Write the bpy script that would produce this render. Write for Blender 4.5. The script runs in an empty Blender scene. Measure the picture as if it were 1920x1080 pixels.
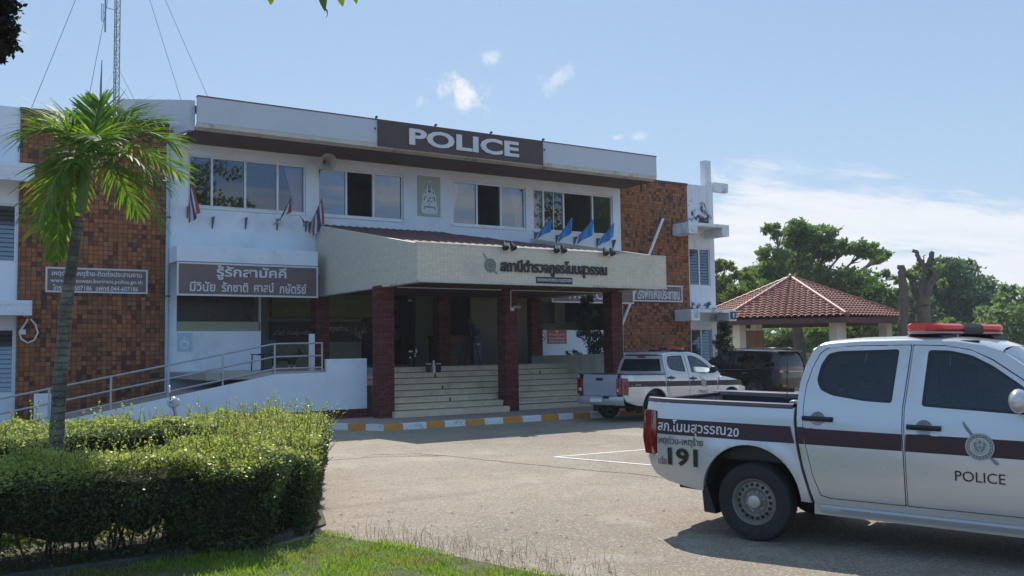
import bpy, bmesh, math, random
from mathutils import Vector, Matrix, noise
from mathutils.geometry import delaunay_2d_cdt
R = math.radians
random.seed(7)
SC = bpy.context.scene
COL = SC.collection

# ------------------------------------------------------------------ camera, sky, sun, exposure
H_CAM = 1.75
F_PX = 1760.0
YAW, PITCH, ROLL = R(33.14), math.atan2(657.49 - 540, F_PX), 0.0151
t_, p_ = YAW, PITCH
Rv = Vector((math.cos(t_), -math.sin(t_), 0))
Fv = Vector((math.sin(t_)*math.cos(p_), math.cos(t_)*math.cos(p_), math.sin(p_)))
Uv = Rv.cross(Fv)
c_, s_ = math.cos(ROLL), math.sin(ROLL)
Rv, Uv = c_*Rv - s_*Uv, c_*Uv + s_*Rv
cam_d = bpy.data.cameras.new('camera')
cam = bpy.data.objects.new('camera', cam_d)
COL.objects.link(cam)
cam.matrix_world = Matrix(((Rv.x, Uv.x, -Fv.x, 0), (Rv.y, Uv.y, -Fv.y, 0), (Rv.z, Uv.z, -Fv.z, H_CAM), (0, 0, 0, 1)))
cam_d.sensor_width = 36
cam_d.lens = 36*F_PX/1920
cam_d.clip_start = 0.05
cam_d.clip_end = 3000
SC.camera = cam

SUN_TO = Vector((0.40, 0.76, 1.0)).normalized()
sun_d = bpy.data.lights.new('sun', 'SUN')
sun_d.energy = 5.0
sun_d.angle = R(0.5)
sun_d.color = (1.0, 0.95, 0.87)
sun = bpy.data.objects.new('sun', sun_d)
COL.objects.link(sun)
sun.rotation_euler = SUN_TO.to_track_quat('Z', 'Y').to_euler()
SC.view_settings.view_transform = 'Standard'
SC.view_settings.look = 'None'
SC.view_settings.exposure = 0.0
SC.view_settings.gamma = 1.0
SC.render.resolution_x, SC.render.resolution_y = 1024, 576
SC.cycles.max_bounces = 8
SC.cycles.transparent_max_bounces = 24
SC.cycles.use_denoising = True


class G:
    """small node-graph writer"""
    def __init__(s, tree):
        s.t = tree
        s.N = tree.nodes
        s.L = tree.links

    def n(s, typ, *args, out=0, **kw):
        nd = s.N.new('ShaderNode' + typ)
        for k, v in kw.items():
            if hasattr(nd, k) and not isinstance(v, bpy.types.NodeSocket):
                setattr(nd, k, v)
            else:
                s.put(nd.inputs[k.replace('_', ' ')], v)
        for i, v in enumerate(args):
            if v is not None:
                s.put(nd.inputs[i], v)
        return nd.outputs[out]

    def put(s, sock, v):
        if isinstance(v, bpy.types.NodeSocket):
            s.L.new(v, sock)
        else:
            if sock.type == 'RGBA' and len(v) == 3:
                v = (*v, 1)
            sock.default_value = v

    def m(s, op, a, b=0.0, c=None):
        nd = s.N.new('ShaderNodeMath')
        nd.operation = op
        s.put(nd.inputs[0], a)
        s.put(nd.inputs[1], b)
        if c is not None:
            s.put(nd.inputs[2], c)
        return nd.outputs[0]

    def mix(s, f, a, b, blend='MIX'):
        nd = s.N.new('ShaderNodeMix')
        nd.data_type = 'RGBA'
        nd.blend_type = blend
        s.put(nd.inputs[0], f)
        s.put(nd.inputs[6], a)
        s.put(nd.inputs[7], b)
        return nd.outputs[2]

    def ramp(s, f, stops, interp='LINEAR'):
        nd = s.N.new('ShaderNodeValToRGB')
        r = nd.color_ramp
        r.interpolation = interp
        while len(r.elements) < len(stops):
            r.elements.new(0.5)
        for e, (p, c) in zip(r.elements, stops):
            e.position = p
            if not hasattr(c, '__len__'):
                c = (c, c, c)
            e.color = (*c[:3], 1)
        s.put(nd.inputs[0], f)
        return nd.outputs[0]

    def sm(s, x, a, b):
        nd = s.N.new('ShaderNodeMapRange')
        nd.interpolation_type = 'SMOOTHSTEP'
        s.put(nd.inputs[0], x)
        s.put(nd.inputs[1], a)
        s.put(nd.inputs[2], b)
        return nd.outputs[0]

    def noise(s, vec, scale, detail=4, rough=0.55, dim='3D'):
        nd = s.N.new('ShaderNodeTexNoise')
        nd.noise_dimensions = dim
        s.put(nd.inputs['Vector'], vec)
        nd.inputs['Scale'].default_value = scale
        nd.inputs['Detail'].default_value = detail
        nd.inputs['Roughness'].default_value = rough
        return nd.outputs[0]


def build_world():
    w = bpy.data.worlds.new('World')
    SC.world = w
    w.use_nodes = True
    g = G(w.node_tree)
    g.N.clear()
    sky = g.N.new('ShaderNodeTexSky')
    sky.sky_type = 'NISHITA'
    sky.sun_disc = False
    sky.sun_elevation = math.asin(SUN_TO.z)
    sky.sun_rotation = math.atan2(SUN_TO.x, SUN_TO.y)
    sky.air_density = 1.0
    sky.dust_density = 0.6
    sky.ozone_density = 2.0
    d = g.n('TexCoord', out=0)
    dn0 = g.n('VectorMath', d, operation='NORMALIZE')
    sp = g.N.new('ShaderNodeSeparateXYZ')
    g.L.new(d, sp.inputs[0])
    x, y, z = sp.outputs
    zz = g.m('MAXIMUM', z, 0.0)
    # flat cloud-deck coordinates
    k = g.m('DIVIDE', 1.0, g.m('ADD', zz, 0.06))
    cv = g.n('CombineXYZ', g.m('MULTIPLY', x, k), g.m('MULTIPLY', y, k), 0.0)
    warp = g.noise(cv, 0.8, 3)
    cv2 = g.n('VectorMath', cv, g.n('CombineXYZ', warp, g.m('MULTIPLY', warp, 0.4), 0.0), operation='ADD')
    st = g.n('VectorMath', cv2, (0.55, 1.5, 1.0), operation='MULTIPLY')
    n1 = g.noise(st, 0.95, 7, 0.62)
    az = g.m('ARCTAN2', x, y)
    # streaky low clouds to the right, thinning upward
    low = g.m('SUBTRACT', 1.0, g.sm(z, 0.10, 0.27))
    right = g.sm(az, 0.60, 0.86)
    dens = g.m('MULTIPLY', low, right)
    thr = g.m('SUBTRACT', 0.74, g.m('MULTIPLY', dens, 0.42))
    streak = g.sm(g.m('SUBTRACT', n1, thr), -0.02, 0.16)
    # small puffs
    dn = dn0
    nz = g.noise(dn, 30.0, 6, 0.6)
    puff = 0.0
    for (px, py, rad, amt) in ((878, 180, 0.038, 1.0), (918, 108, 0.018, 0.6), (1042, 148, 0.026, 0.55), (1156, 258, 0.012, 0.6),
                               (1196, 256, 0.012, 0.5), (70, 75, 0.035, 0.3), (1330, 322, 0.03, 0.5)):
        v = (Fv + Rv*((px - 960)/F_PX) - Uv*((py - 540)/F_PX)).normalized()
        df = g.n('VectorMath', dn, tuple(v), operation='SUBTRACT')
        df = g.n('VectorMath', df, (0.85, 0.85, 1.7), operation='MULTIPLY')
        ln = g.n('VectorMath', df, operation='LENGTH', out=1)
        q = g.m('SUBTRACT', g.m('SUBTRACT', 1.05, g.m('DIVIDE', ln, rad)), g.m('MULTIPLY', g.m('SUBTRACT', nz, 0.42), 4.5))
        q = g.m('MULTIPLY', g.sm(q, 0.0, 1.1), amt)
        puff = q if puff == 0.0 else g.m('MAXIMUM', puff, q)
    mask = g.m('MINIMUM', g.m('ADD', g.m('MULTIPLY', streak, 0.95), puff), 1.0)
    haze = g.m('MULTIPLY', g.m('SUBTRACT', 1.0, g.sm(z, -0.02, 0.42)), 0.40)
    cloud = g.mix(g.noise(st, 2.2, 5), (7.6, 8.1, 9.0), (10.2, 10.4, 10.6))
    c1 = g.mix(0.55, sky.outputs[0], (3.9, 6.0, 8.9))
    c1 = g.mix(haze, c1, (6.2, 7.9, 9.5))
    # unseen sky opposite the sun boosted blue, as fill for shaded walls
    dsun = g.n('VectorMath', dn0, tuple(SUN_TO), operation='DOT_PRODUCT', out=1)
    anti = g.m('SUBTRACT', 1.0, g.sm(dsun, -0.35, 0.45))
    c1 = g.mix(anti, c1, (3.3, 6.3, 11.3))
    col = g.mix(mask, c1, cloud)
    bg = g.n('Background', col, 0.1)
    o = g.N.new('ShaderNodeOutputWorld')
    g.L.new(bg, o.inputs[0])


build_world()


# ------------------------------------------------------------------ materials
def newmat(name):
    m = bpy.data.materials.new(name)
    m.use_nodes = True
    g = G(m.node_tree)
    b = g.N['Principled BSDF']
    return m, g, b


def mat(name, col, rough=0.6, var=0.12, scale=3.0, bump=0.0, bscale=40.0, metallic=0.0, coat=0.0, dirt=None, dscale=1.5, damt=0.5, spec=0.5, rvar=0.0):
    """plain painted / cast surface: large soft variation, optional dirt patches, fine bump"""
    m, g, b = newmat(name)
    co = g.n('TexCoord', out=3)
    n1 = g.noise(co, scale, 5, 0.6)
    f = g.ramp(n1, [(0.3, 0.0), (0.7, 1.0)])
    lo = tuple(c*(1 - var) for c in col)
    hi = tuple(min(1, c*(1 + var)) for c in col)
    c = g.mix(f, lo, hi)
    if dirt:
        n2 = g.noise(co, dscale, 8, 0.68)
        c = g.mix(g.m('MULTIPLY', g.sm(n2, 0.52, 0.72), damt), c, dirt)
    g.put(b.inputs['Base Color'], c)
    if rvar:
        g.put(b.inputs['Roughness'], g.m('ADD', rough - rvar/2, g.m('MULTIPLY', g.noise(co, scale*2.3, 4), rvar)))
    else:
        b.inputs['Roughness'].default_value = rough
    b.inputs['Metallic'].default_value = metallic
    b.inputs['Coat Weight'].default_value = coat
    b.inputs['Coat Roughness'].default_value = 0.04
    b.inputs['Specular IOR Level'].default_value = spec
    if bump:
        bp = g.n('Bump', Strength=bump, Distance=0.01, Height=g.noise(co, bscale, 4))
        g.put(b.inputs['Normal'], bp)
    return m


def cells(g, co, ax, w, h, shift=0.0):
    """(u cell, v cell, u fract, v fract) of a wall grid; ax names the horizontal axis, 'X' or 'Y' or 'S' (x+y)"""
    sp = g.N.new('ShaderNodeSeparateXYZ')
    g.L.new(co, sp.inputs[0])
    u = {'X': sp.outputs[0], 'Y': sp.outputs[1], 'S': g.m('ADD', sp.outputs[0], sp.outputs[1])}[ax]
    v = g.m('DIVIDE', sp.outputs[2], h)
    vc = g.m('FLOOR', v)
    u = g.m('DIVIDE', u, w)
    if shift:
        u = g.m('ADD', u, g.m('MULTIPLY', vc, shift))
    uc = g.m('FLOOR', u)
    return uc, vc, g.m('SUBTRACT', u, uc), g.m('SUBTRACT', v, vc)


def tilemat(name, w, h, stops, grout, gw, ax='S', shift=0.0, rough=0.55, bump=0.6, wild=0.0, dirt=None):
    m, g, b = newmat(name)
    co = g.n('TexCoord', out=3)
    uc, vc, fu, fv = cells(g, co, ax, w, h, shift)
    wn = g.n('TexWhiteNoise', g.n('CombineXYZ', uc, vc, 0.0), noise_dimensions='2D')
    if wild:
        cl = g.noise(co, 1.1, 3)
        wn = g.m('ADD', wn, g.m('MULTIPLY', g.m('SUBTRACT', cl, 0.5), wild))
    c = g.ramp(wn, stops, 'CONSTANT')
    n2 = g.noise(co, 30.0, 4)
    c = g.mix(0.35, c, g.mix(n2, (0.25, 0.25, 0.25), (1.6, 1.6, 1.6)), 'MULTIPLY')
    if dirt:
        n3 = g.noise(co, 0.9, 6, 0.65)
        c = g.mix(g.m('MULTIPLY', g.sm(n3, 0.5, 0.75), 0.5), c, dirt)
    e = g.m('MINIMUM', g.m('MULTIPLY', g.m('MINIMUM', fu, g.m('SUBTRACT', 1.0, fu)), w), g.m('MULTIPLY', g.m('MINIMUM', fv, g.m('SUBTRACT', 1.0, fv)), h))
    k = g.sm(e, gw*0.4, gw)
    c = g.mix(k, grout, c)
    g.put(b.inputs['Base Color'], c)
    b.inputs['Roughness'].default_value = rough + 0.2
    b.inputs['Specular IOR Level'].default_value = 0.2
    hgt = g.m('ADD', k, g.m('MULTIPLY', wn, 0.35))
    g.put(b.inputs['Normal'], g.n('Bump', Strength=bump, Distance=0.008, Height=hgt))
    return m


def glassmat(name, tint, refl=0.12, alpha=0.5, rough=0.01):
    m, g, b = newmat(name)
    g.N.remove(b)
    tr = g.n('BsdfTransparent', tint)
    gl = g.n('BsdfGlossy', (0.9, 0.95, 1.0), Roughness=rough)
    lw = g.n('LayerWeight', Blend=0.35, out=0)
    f = g.m('MINIMUM', g.m('ADD', refl, g.m('MULTIPLY', lw, 0.6)), 1.0)
    mx = g.n('MixShader', f, tr, gl)
    g.L.new(mx, g.N['Material Output'].inputs[0])
    return m


def leafmat(name, a, b_, trans=0.45, rough=0.45, scale=9.0, third=None):
    m, g, b = newmat(name)
    co = g.n('TexCoord', out=3)
    gi = g.n('ObjectInfo', out=5)
    n1 = g.noise(co, scale, 4, 0.7)
    c = g.mix(g.ramp(n1, [(0.35, 0.0), (0.65, 1.0)]), a, b_)
    if third:
        c = g.mix(g.sm(g.noise(co, scale*0.23, 3), 0.55, 0.66), c, third)
    g.put(b.inputs['Base Color'], c)
    b.inputs['Roughness'].default_value = rough
    b.inputs['Specular IOR Level'].default_value = 0.35
    tl = g.n('BsdfTranslucent', g.mix(0.5, c, g.mix(1.0, c, (1.5, 1.7, 0.5), 'MULTIPLY')))
    mx = g.n('MixShader', trans, b.outputs[0], tl)
    g.L.new(mx, g.N['Material Output'].inputs[0])
    return m


MT = {}
MT['white_wall'] = mat('white_wall', (0.73, 0.77, 0.80), 0.8, 0.06, 1.2, 0.15, 30, dirt=(0.42, 0.42, 0.40), dscale=0.8, damt=0.35)
MT['old_white'] = mat('old_white', (0.70, 0.72, 0.73), 0.85, 0.10, 2.0, 0.25, 25, dirt=(0.10, 0.10, 0.10), dscale=1.6, damt=0.85)
def stained():
    m, g, b = newmat('mould_white')
    co = g.n('TexCoord', out=3)
    sp = g.N.new('ShaderNodeSeparateXYZ')
    g.L.new(co, sp.inputs[0])
    z = sp.outputs[2]
    band = g.m('MULTIPLY', g.sm(z, 6.3, 6.45), g.m('SUBTRACT', 1.0, g.sm(z, 6.9, 7.7)))
    low = g.m('MULTIPLY', g.sm(z, 3.1, 3.2), g.m('SUBTRACT', 1.0, g.sm(z, 3.3, 3.7)))
    n1 = g.noise(co, 2.4, 8, 0.72)
    st = g.n('VectorMath', co, (3.0, 3.0, 0.5), operation='MULTIPLY')
    n2 = g.noise(st, 1.6, 5, 0.6)
    f = g.m('MULTIPLY', g.sm(g.m('ADD', n1, g.m('MULTIPLY', g.m('MAXIMUM', band, low), 0.12)), 0.60, 0.68), 0.95)
    c = g.mix(g.m('MULTIPLY', g.sm(n2, 0.5, 0.72), 0.4), (0.70, 0.72, 0.73), (0.40, 0.40, 0.38))
    c = g.mix(f, c, (0.02, 0.022, 0.022))
    g.put(b.inputs['Base Color'], c)
    b.inputs['Roughness'].default_value = 0.85
    return m


MT['mould_white'] = stained()
MT['ledge_white'] = mat('ledge_white', (0.70, 0.73, 0.76), 0.8, 0.08, 2.0, 0.15, 30, dirt=(0.22, 0.22, 0.22), dscale=2.4, damt=0.7)
MT['fascia'] = mat('fascia', (0.52, 0.545, 0.57), 0.6, 0.04, 0.7, 0.05, 20, dirt=(0.48, 0.47, 0.45), dscale=1.0, damt=0.5)
MT['cream_lip'] = mat('cream_lip', (0.55, 0.52, 0.44), 0.8, 0.10, 2.0, 0.2, 30, dirt=(0.16, 0.14, 0.11), dscale=2.2, damt=0.9)
MT['soffit'] = mat('soffit', (0.10, 0.055, 0.040), 0.7, 0.2, 3.0)
MT['brown_beam'] = mat('brown_beam', (0.085, 0.035, 0.028), 0.7, 0.2, 3.0)
MT['olive_wall'] = mat('olive_wall', (0.30, 0.31, 0.22), 0.8, 0.08, 1.5)
MT['dim_wall'] = mat('dim_wall', (0.34, 0.34, 0.24), 0.9, 0.1, 1.5)
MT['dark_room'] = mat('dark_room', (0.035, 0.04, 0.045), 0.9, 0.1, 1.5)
MT['tile_floor'] = mat('tile_floor', (0.36, 0.33, 0.29), 0.35, 0.1, 1.5)
MT['step'] = mat('step', (0.66, 0.53, 0.36), 0.75, 0.12, 2.5, 0.2, 50, dirt=(0.28, 0.25, 0.20), dscale=2.0, damt=0.6)
MT['cheek'] = mat('cheek', (0.62, 0.55, 0.42), 0.8, 0.08, 1.5, 0.1, 40, dirt=(0.30, 0.28, 0.24), dscale=1.3, damt=0.5)
MT['tan_tiles'] = tilemat('tan_tiles', 0.118, 0.118, [(0.0, (0.105, 0.048, 0.032)), (0.12, (0.18, 0.075, 0.040)), (0.24, (0.27, 0.105, 0.048)), (0.38, (0.32, 0.120, 0.048)), (0.58, (0.375, 0.146, 0.056)), (0.72, (0.31, 0.132, 0.066)), (0.84, (0.255, 0.096, 0.042))],
                          (0.085, 0.046, 0.030), 0.008, wild=0.6, bump=0.9, dirt=(0.10, 0.052, 0.034))
MT['red_brick'] = tilemat('red_brick', 0.21, 0.062, [(0.0, (0.12, 0.030, 0.028)), (0.3, (0.15, 0.038, 0.034)), (0.6, (0.175, 0.048, 0.042)), (0.85, (0.10, 0.026, 0.026))],
                          (0.045, 0.016, 0.016), 0.010, shift=0.5, bump=0.9)
MT['cream_tiles'] = tilemat('cream_tiles', 0.10, 0.05, [(0.0, (0.65, 0.59, 0.46)), (0.4, (0.68, 0.62, 0.48)), (0.8, (0.63, 0.57, 0.445))], (0.48, 0.43, 0.33), 0.005, bump=0.3, dirt=(0.40, 0.38, 0.32))
MT['black_glass'] = mat('black_glass', (0.012, 0.014, 0.016), 0.25, 0.1, 3.0)
MT['alu'] = mat('alu', (0.62, 0.64, 0.66), 0.4, 0.05, 4.0, metallic=0.3)
MT['dark_frame'] = mat('dark_frame', (0.10, 0.09, 0.08), 0.5, 0.1, 4.0)
MT['galv'] = mat('galv', (0.42, 0.42, 0.42), 0.42, 0.1, 6.0, metallic=0.6)
MT['glass'] = glassmat('glass', (0.60, 0.64, 0.67), 0.09)
MT['film_glass'] = glassmat('film_glass', (0.50, 0.55, 0.60), 0.15)
MT['louvre_glass'] = glassmat('louvre_glass', (0.25, 0.32, 0.35), 0.2, rough=0.12)
MT['curtain'] = mat('curtain', (0.80, 0.46, 0.52), 0.9, 0.08, 3.0)
MT['sign_brown'] = mat('sign_brown', (0.165, 0.105, 0.096), 0.5, 0.10, 1.5, dirt=(0.13, 0.075, 0.045), dscale=0.9, damt=0.5)
MT['police_brown'] = mat('police_brown', (0.060, 0.030, 0.028), 0.5, 0.12, 1.2)
MT['letter_white'] = mat('letter_white', (0.62, 0.63, 0.63), 0.5, 0.04, 4.0)
MT['letter_black'] = mat('letter_black', (0.012, 0.012, 0.012), 0.5, 0.1, 4.0)
MT['white_trim'] = mat('white_trim', (0.60, 0.60, 0.60), 0.5, 0.04, 4.0)
MT['black'] = mat('black', (0.015, 0.015, 0.016), 0.5, 0.1, 5.0)
MT['white'] = mat('white', (0.72, 0.72, 0.72), 0.5, 0.05, 4.0)
MT['pale_blue'] = mat('pale_blue', (0.42, 0.58, 0.68), 0.5, 0.05, 4.0)
MT['red'] = mat('red', (0.42, 0.05, 0.04), 0.5, 0.08, 4.0)
MT['navy'] = mat('navy', (0.02, 0.03, 0.10), 0.5, 0.08, 4.0)
MT['kerb_white'] = mat('kerb_white', (0.66, 0.66, 0.64), 0.75, 0.08, 3.0, 0.3, 30, dirt=(0.16, 0.15, 0.13), dscale=3.0, damt=0.7)
MT['kerb_orange'] = mat('kerb_orange', (0.60, 0.24, 0.035), 0.75, 0.10, 3.0, 0.3, 30, dirt=(0.20, 0.10, 0.04), dscale=3.0, damt=0.7)
MT['pavement'] = mat('pavement', (0.33, 0.25, 0.21), 0.85, 0.12, 2.0, 0.3, 60)
MT['gold'] = mat('gold', (0.55, 0.42, 0.16), 0.4, 0.1, 4.0, metallic=0.5)


# ------------------------------------------------------------------ mesh builder
class M:
    def __init__(s):
        s.v = []
        s.f = []
        s.mi = []
        s.cur = 0

    def add(s, vs, fs, mi=None):
        o = len(s.v)
        s.v += [tuple(p) for p in vs]
        s.f += [tuple(i + o for i in f) for f in fs]
        s.mi += [s.cur if mi is None else mi]*len(fs)
        return s

    def box(s, x0, x1, y0, y1, z0, z1, mi=None, M4=None):
        vs = [(x, y, z) for z in (z0, z1) for y in (y0, y1) for x in (x0, x1)]
        if M4:
            vs = [M4 @ Vector(p) for p in vs]
        return s.add(vs, [(0, 2, 3, 1), (4, 5, 7, 6), (0, 1, 5, 4), (2, 6, 7, 3), (0, 4, 6, 2), (1, 3, 7, 5)], mi)

    def prism(s, poly, axis, a, b, mi=None):
        """poly: 2D points; axis 'x','y','z' extruded from a to b (poly order gives the two other axes in x,y,z order)"""
        n = len(poly)

        def P(p, t):
            return {'x': (t, p[0], p[1]), 'y': (p[0], t, p[1]), 'z': (p[0], p[1], t)}[axis]
        vs = [P(p, a) for p in poly] + [P(p, b) for p in poly]
        fs = [tuple(range(n)), tuple(range(2*n - 1, n - 1, -1))] + [(i, i + n, (i + 1) % n + n, (i + 1) % n) for i in range(n)]
        return s.add(vs, fs, mi)

    def tube(s, pts, r, n=8, mi=None, cap=True):
        pts = [Vector(p) for p in pts]
        rs = r if hasattr(r, '__len__') else [r]*len(pts)
        vs, fs = [], []
        ref = None
        for i, p in enumerate(pts):
            d = (pts[min(i + 1, len(pts) - 1)] - pts[max(i - 1, 0)]).normalized()
            if ref is None:
                ref = Vector((0, 0, 1)) if abs(d.z) < 0.9 else Vector((1, 0, 0))
            a = d.cross(ref).normalized()
            b = a.cross(d).normalized()
            ref = b
            for k in range(n):
                q = 2*math.pi*k/n
                vs.append(p + (a*math.cos(q) + b*math.sin(q))*rs[i])
        for i in range(len(pts) - 1):
            for k in range(n):
                k2 = (k + 1) % n
                fs.append((i*n + k, i*n + k2, (i + 1)*n + k2, (i + 1)*n + k))
        if cap:
            fs.append(tuple(range(n - 1, -1, -1)))
            fs.append(tuple(range((len(pts) - 1)*n, len(pts)*n)))
        return s.add(vs, fs, mi)

    def lathe(s, prof, n=24, M4=None, mi=None):
        """prof: (r, z) list, turned about z"""
        vs, fs = [], []
        for r, z in prof:
            for k in range(n):
                q = 2*math.pi*k/n
                p = Vector((r*math.cos(q), r*math.sin(q), z))
                vs.append(M4 @ p if M4 else p)
        for i in range(len(prof) - 1):
            for k in range(n):
                k2 = (k + 1) % n
                fs.append((i*n + k, i*n + k2, (i + 1)*n + k2, (i + 1)*n + k))
        return s.add(vs, fs, mi)

    def loft(s, rows, mi=None, close=False):
        n = len(rows[0])
        vs = [p for r in rows for p in r]
        fs = []
        for i in range(len(rows) - 1):
            for k in range(n if close else n - 1):
                k2 = (k + 1) % n
                fs.append((i*n + k, i*n + k2, (i + 1)*n + k2, (i + 1)*n + k))
        return s.add(vs, fs, mi)

    def ball(s, c, r, n=12, mi=None):
        rx, ry, rz = r if hasattr(r, '__len__') else (r, r, r)
        rows = []
        for i in range(n//2 + 1):
            a = math.pi*i/(n//2)
            rr = max(math.sin(a), 0.001)
            rows.append([(c[0] + rx*rr*math.cos(2*math.pi*k/n), c[1] + ry*rr*math.sin(2*math.pi*k/n), c[2] - rz*math.cos(a)) for k in range(n)])
        return s.loft(rows, mi, True)

    def build(s, name, mats, parent=None, world=False, smooth=False, bevel=0.0, seg=2, loc=None, angle=40, vn=None):
        me = bpy.data.meshes.new(name)
        vs = s.v
        if world and parent is not None:
            r = parent
            off = Vector((0, 0, 0))
            while r is not None:
                off += r.location
                r = r.parent
            vs = [(p[0] - off.x, p[1] - off.y, p[2] - off.z) for p in vs]
        if loc is not None:
            vs = [(p[0] - loc[0], p[1] - loc[1], p[2] - loc[2]) for p in vs]
        me.from_pydata(vs, [], s.f)
        for m_ in (mats if isinstance(mats, (list, tuple)) else [mats]):
            me.materials.append(MT[m_] if isinstance(m_, str) else m_)
        if any(s.mi):
            me.polygons.foreach_set('material_index', s.mi)
        if smooth:
            me.polygons.foreach_set('use_smooth', [True]*len(s.f))
            if smooth != 'all':
                me.set_sharp_from_angle(angle=R(angle))
        me.update()
        o = bpy.data.objects.new(name, me)
        COL.objects.link(o)
        if parent is not None:
            o.parent = parent
        if loc is not None:
            o.location = loc
        if bevel:
            b = o.modifiers.new('bevel', 'BEVEL')
            b.width = bevel
            b.segments = seg
            b.limit_method = 'ANGLE'
            b.angle_limit = R(40)
        return o


def tag(o, label=None, cat=None, group=None, kind=None):
    if label:
        o['label'] = label
    if cat:
        o['category'] = cat
    if group:
        o['group'] = group
    if kind:
        o['kind'] = kind
    return o


def thing(name, label, cat, loc=(0, 0, 0), rz=0.0, group=None):
    o = bpy.data.objects.new(name, None)
    o.empty_display_size = 0.3
    COL.objects.link(o)
    o.location = loc
    o.rotation_euler = (0, 0, rz)
    return tag(o, label, cat, group)


def copy_tree(o, parent=None):
    c = o.copy()
    COL.objects.link(c)
    c.parent = parent
    for ch in list(o.children):
        copy_tree(ch, c)
    return c


def ray(px, py):
    return Fv + Rv*((px - 960)/F_PX) - Uv*((py - 540)/F_PX)


def onY(px, py, Y):
    r = ray(px, py)
    p = r*(Y/r.y)
    return Vector((p.x, Y, p.z + H_CAM))


def onZ(px, py, Z=0.0):
    r = ray(px, py)
    p = r*((Z - H_CAM)/r.z)
    return Vector((p.x, p.y, Z))


def at(px, py, depth):
    """the point seen at that pixel of the photograph, that many metres along the view"""
    p = ray(px, py)*depth
    return Vector((p.x, p.y, p.z + H_CAM))


def inside(p, poly):
    c = False
    j = len(poly) - 1
    for i in range(len(poly)):
        a, b = poly[i], poly[j]
        if (a[1] > p[1]) != (b[1] > p[1]) and p[0] < (b[0] - a[0])*(p[1] - a[1])/(b[1] - a[1]) + a[0]:
            c = not c
        j = i
    return c


def panel2d(outline, holes=(), step=0.1):
    """triangulate a 2D outline with holes, with inner grid points; returns (verts, tris)"""
    vs, es = [], []

    def ring(pts):
        o = len(vs)
        vs.extend(Vector((p[0], p[1])) for p in pts)
        es.extend((o + i, o + (i + 1) % len(pts)) for i in range(len(pts)))
    ring(outline)
    for h in holes:
        ring(h)
    if step:
        xs = [p[0] for p in outline]
        ys = [p[1] for p in outline]
        nb = [Vector((p[0], p[1])) for p in outline] + [Vector((p[0], p[1])) for h in holes for p in h]
        y = min(ys) + step*0.5
        while y < max(ys):
            x = min(xs) + step*0.5
            while x < max(xs):
                if inside((x, y), outline) and not any(inside((x, y), h) for h in holes):
                    vs.append(Vector((x, y)))
                x += step
            y += step
    r = delaunay_2d_cdt(vs, es, [], 0, 1e-5)
    V, F = r[0], r[2]
    out = []
    for f in F:
        c = ((V[f[0]].x + V[f[1]].x + V[f[2]].x)/3, (V[f[0]].y + V[f[1]].y + V[f[2]].y)/3)
        if inside(c, outline) and not any(inside(c, h) for h in holes):
            out.append(tuple(f))
    return [(p.x, p.y) for p in V], out


def wall_with_holes(b, x0, x1, z0, z1, holes, y0, y1, mi=None):
    """a wall slab facing -Y, its front at y0 and back at y1, rectangular holes (x0,x1,z0,z1) with reveals"""
    xs = sorted({x0, x1, *[h[0] for h in holes], *[h[1] for h in holes]})
    zs = sorted({z0, z1, *[h[2] for h in holes], *[h[3] for h in holes]})
    for i in range(len(xs) - 1):
        for j in range(len(zs) - 1):
            cx, cz = (xs[i] + xs[i + 1])/2, (zs[j] + zs[j + 1])/2
            if any(h[0] < cx < h[1] and h[2] < cz < h[3] for h in holes):
                continue
            a, c, d, e = xs[i], xs[i + 1], zs[j], zs[j + 1]
            b.add([(a, y0, d), (c, y0, d), (c, y0, e), (a, y0, e)], [(0, 1, 2, 3)], mi)
            b.add([(a, y1, d), (c, y1, d), (c, y1, e), (a, y1, e)], [(3, 2, 1, 0)], mi)
    for (a, c, d, e) in list(holes) + [(x0, x1, z0, z1)]:
        fl = [(0, 1, 5, 4), (1, 2, 6, 5), (2, 3, 7, 6), (3, 0, 4, 7)]
        b.add([(a, y0, d), (c, y0, d), (c, y0, e), (a, y0, e), (a, y1, d), (c, y1, d), (c, y1, e), (a, y1, e)], fl, mi)


# ------------------------------------------------------------------ lettering
def text_mesh(s, bold=0.0, extrude=0.0, space=1.0):
    cu = bpy.data.curves.new('lettering', 'FONT')
    cu.body = s
    cu.size = 1.0
    cu.offset = bold
    cu.extrude = extrude
    cu.space_character = space
    cu.resolution_u = 3
    o = bpy.data.objects.new('lettering', cu)
    COL.objects.link(o)
    bpy.context.view_layer.update()
    me = bpy.data.meshes.new_from_object(o.evaluated_get(bpy.context.evaluated_depsgraph_get()))
    bpy.data.objects.remove(o)
    bpy.data.curves.remove(cu)
    vs = [v.co.copy() for v in me.vertices]
    fs = [tuple(p.vertices) for p in me.polygons]
    bpy.data.meshes.remove(me)
    return vs, fs


def put_text(b, s, fn, box, bold=0.0, mi=None, depth=0.0, space=1.0, keep=False):
    """lettering fitted into box=(u0,u1,v0,v1); fn(u,v,w) gives the 3D point"""
    vs, fs = text_mesh(s, bold, 0.5 if depth else 0.0, space)
    if not vs:
        return
    x0, x1 = min(v.x for v in vs), max(v.x for v in vs)
    y0, y1 = min(v.y for v in vs), max(v.y for v in vs)
    u0, u1, v0, v1 = box
    out = []
    for v in vs:
        u = u0 + (v.x - x0)/(x1 - x0)*(u1 - u0)
        w = v0 + (v.y - y0)/(y1 - y0)*(v1 - v0)
        out.append(fn(u, w, v.z*2*depth*0.5))
    b.add(out, fs, mi)


def onwall(Y):
    return lambda u, v, w: (u, Y - w, v)


def outer(pts, r=0.0):
    return pts
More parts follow.
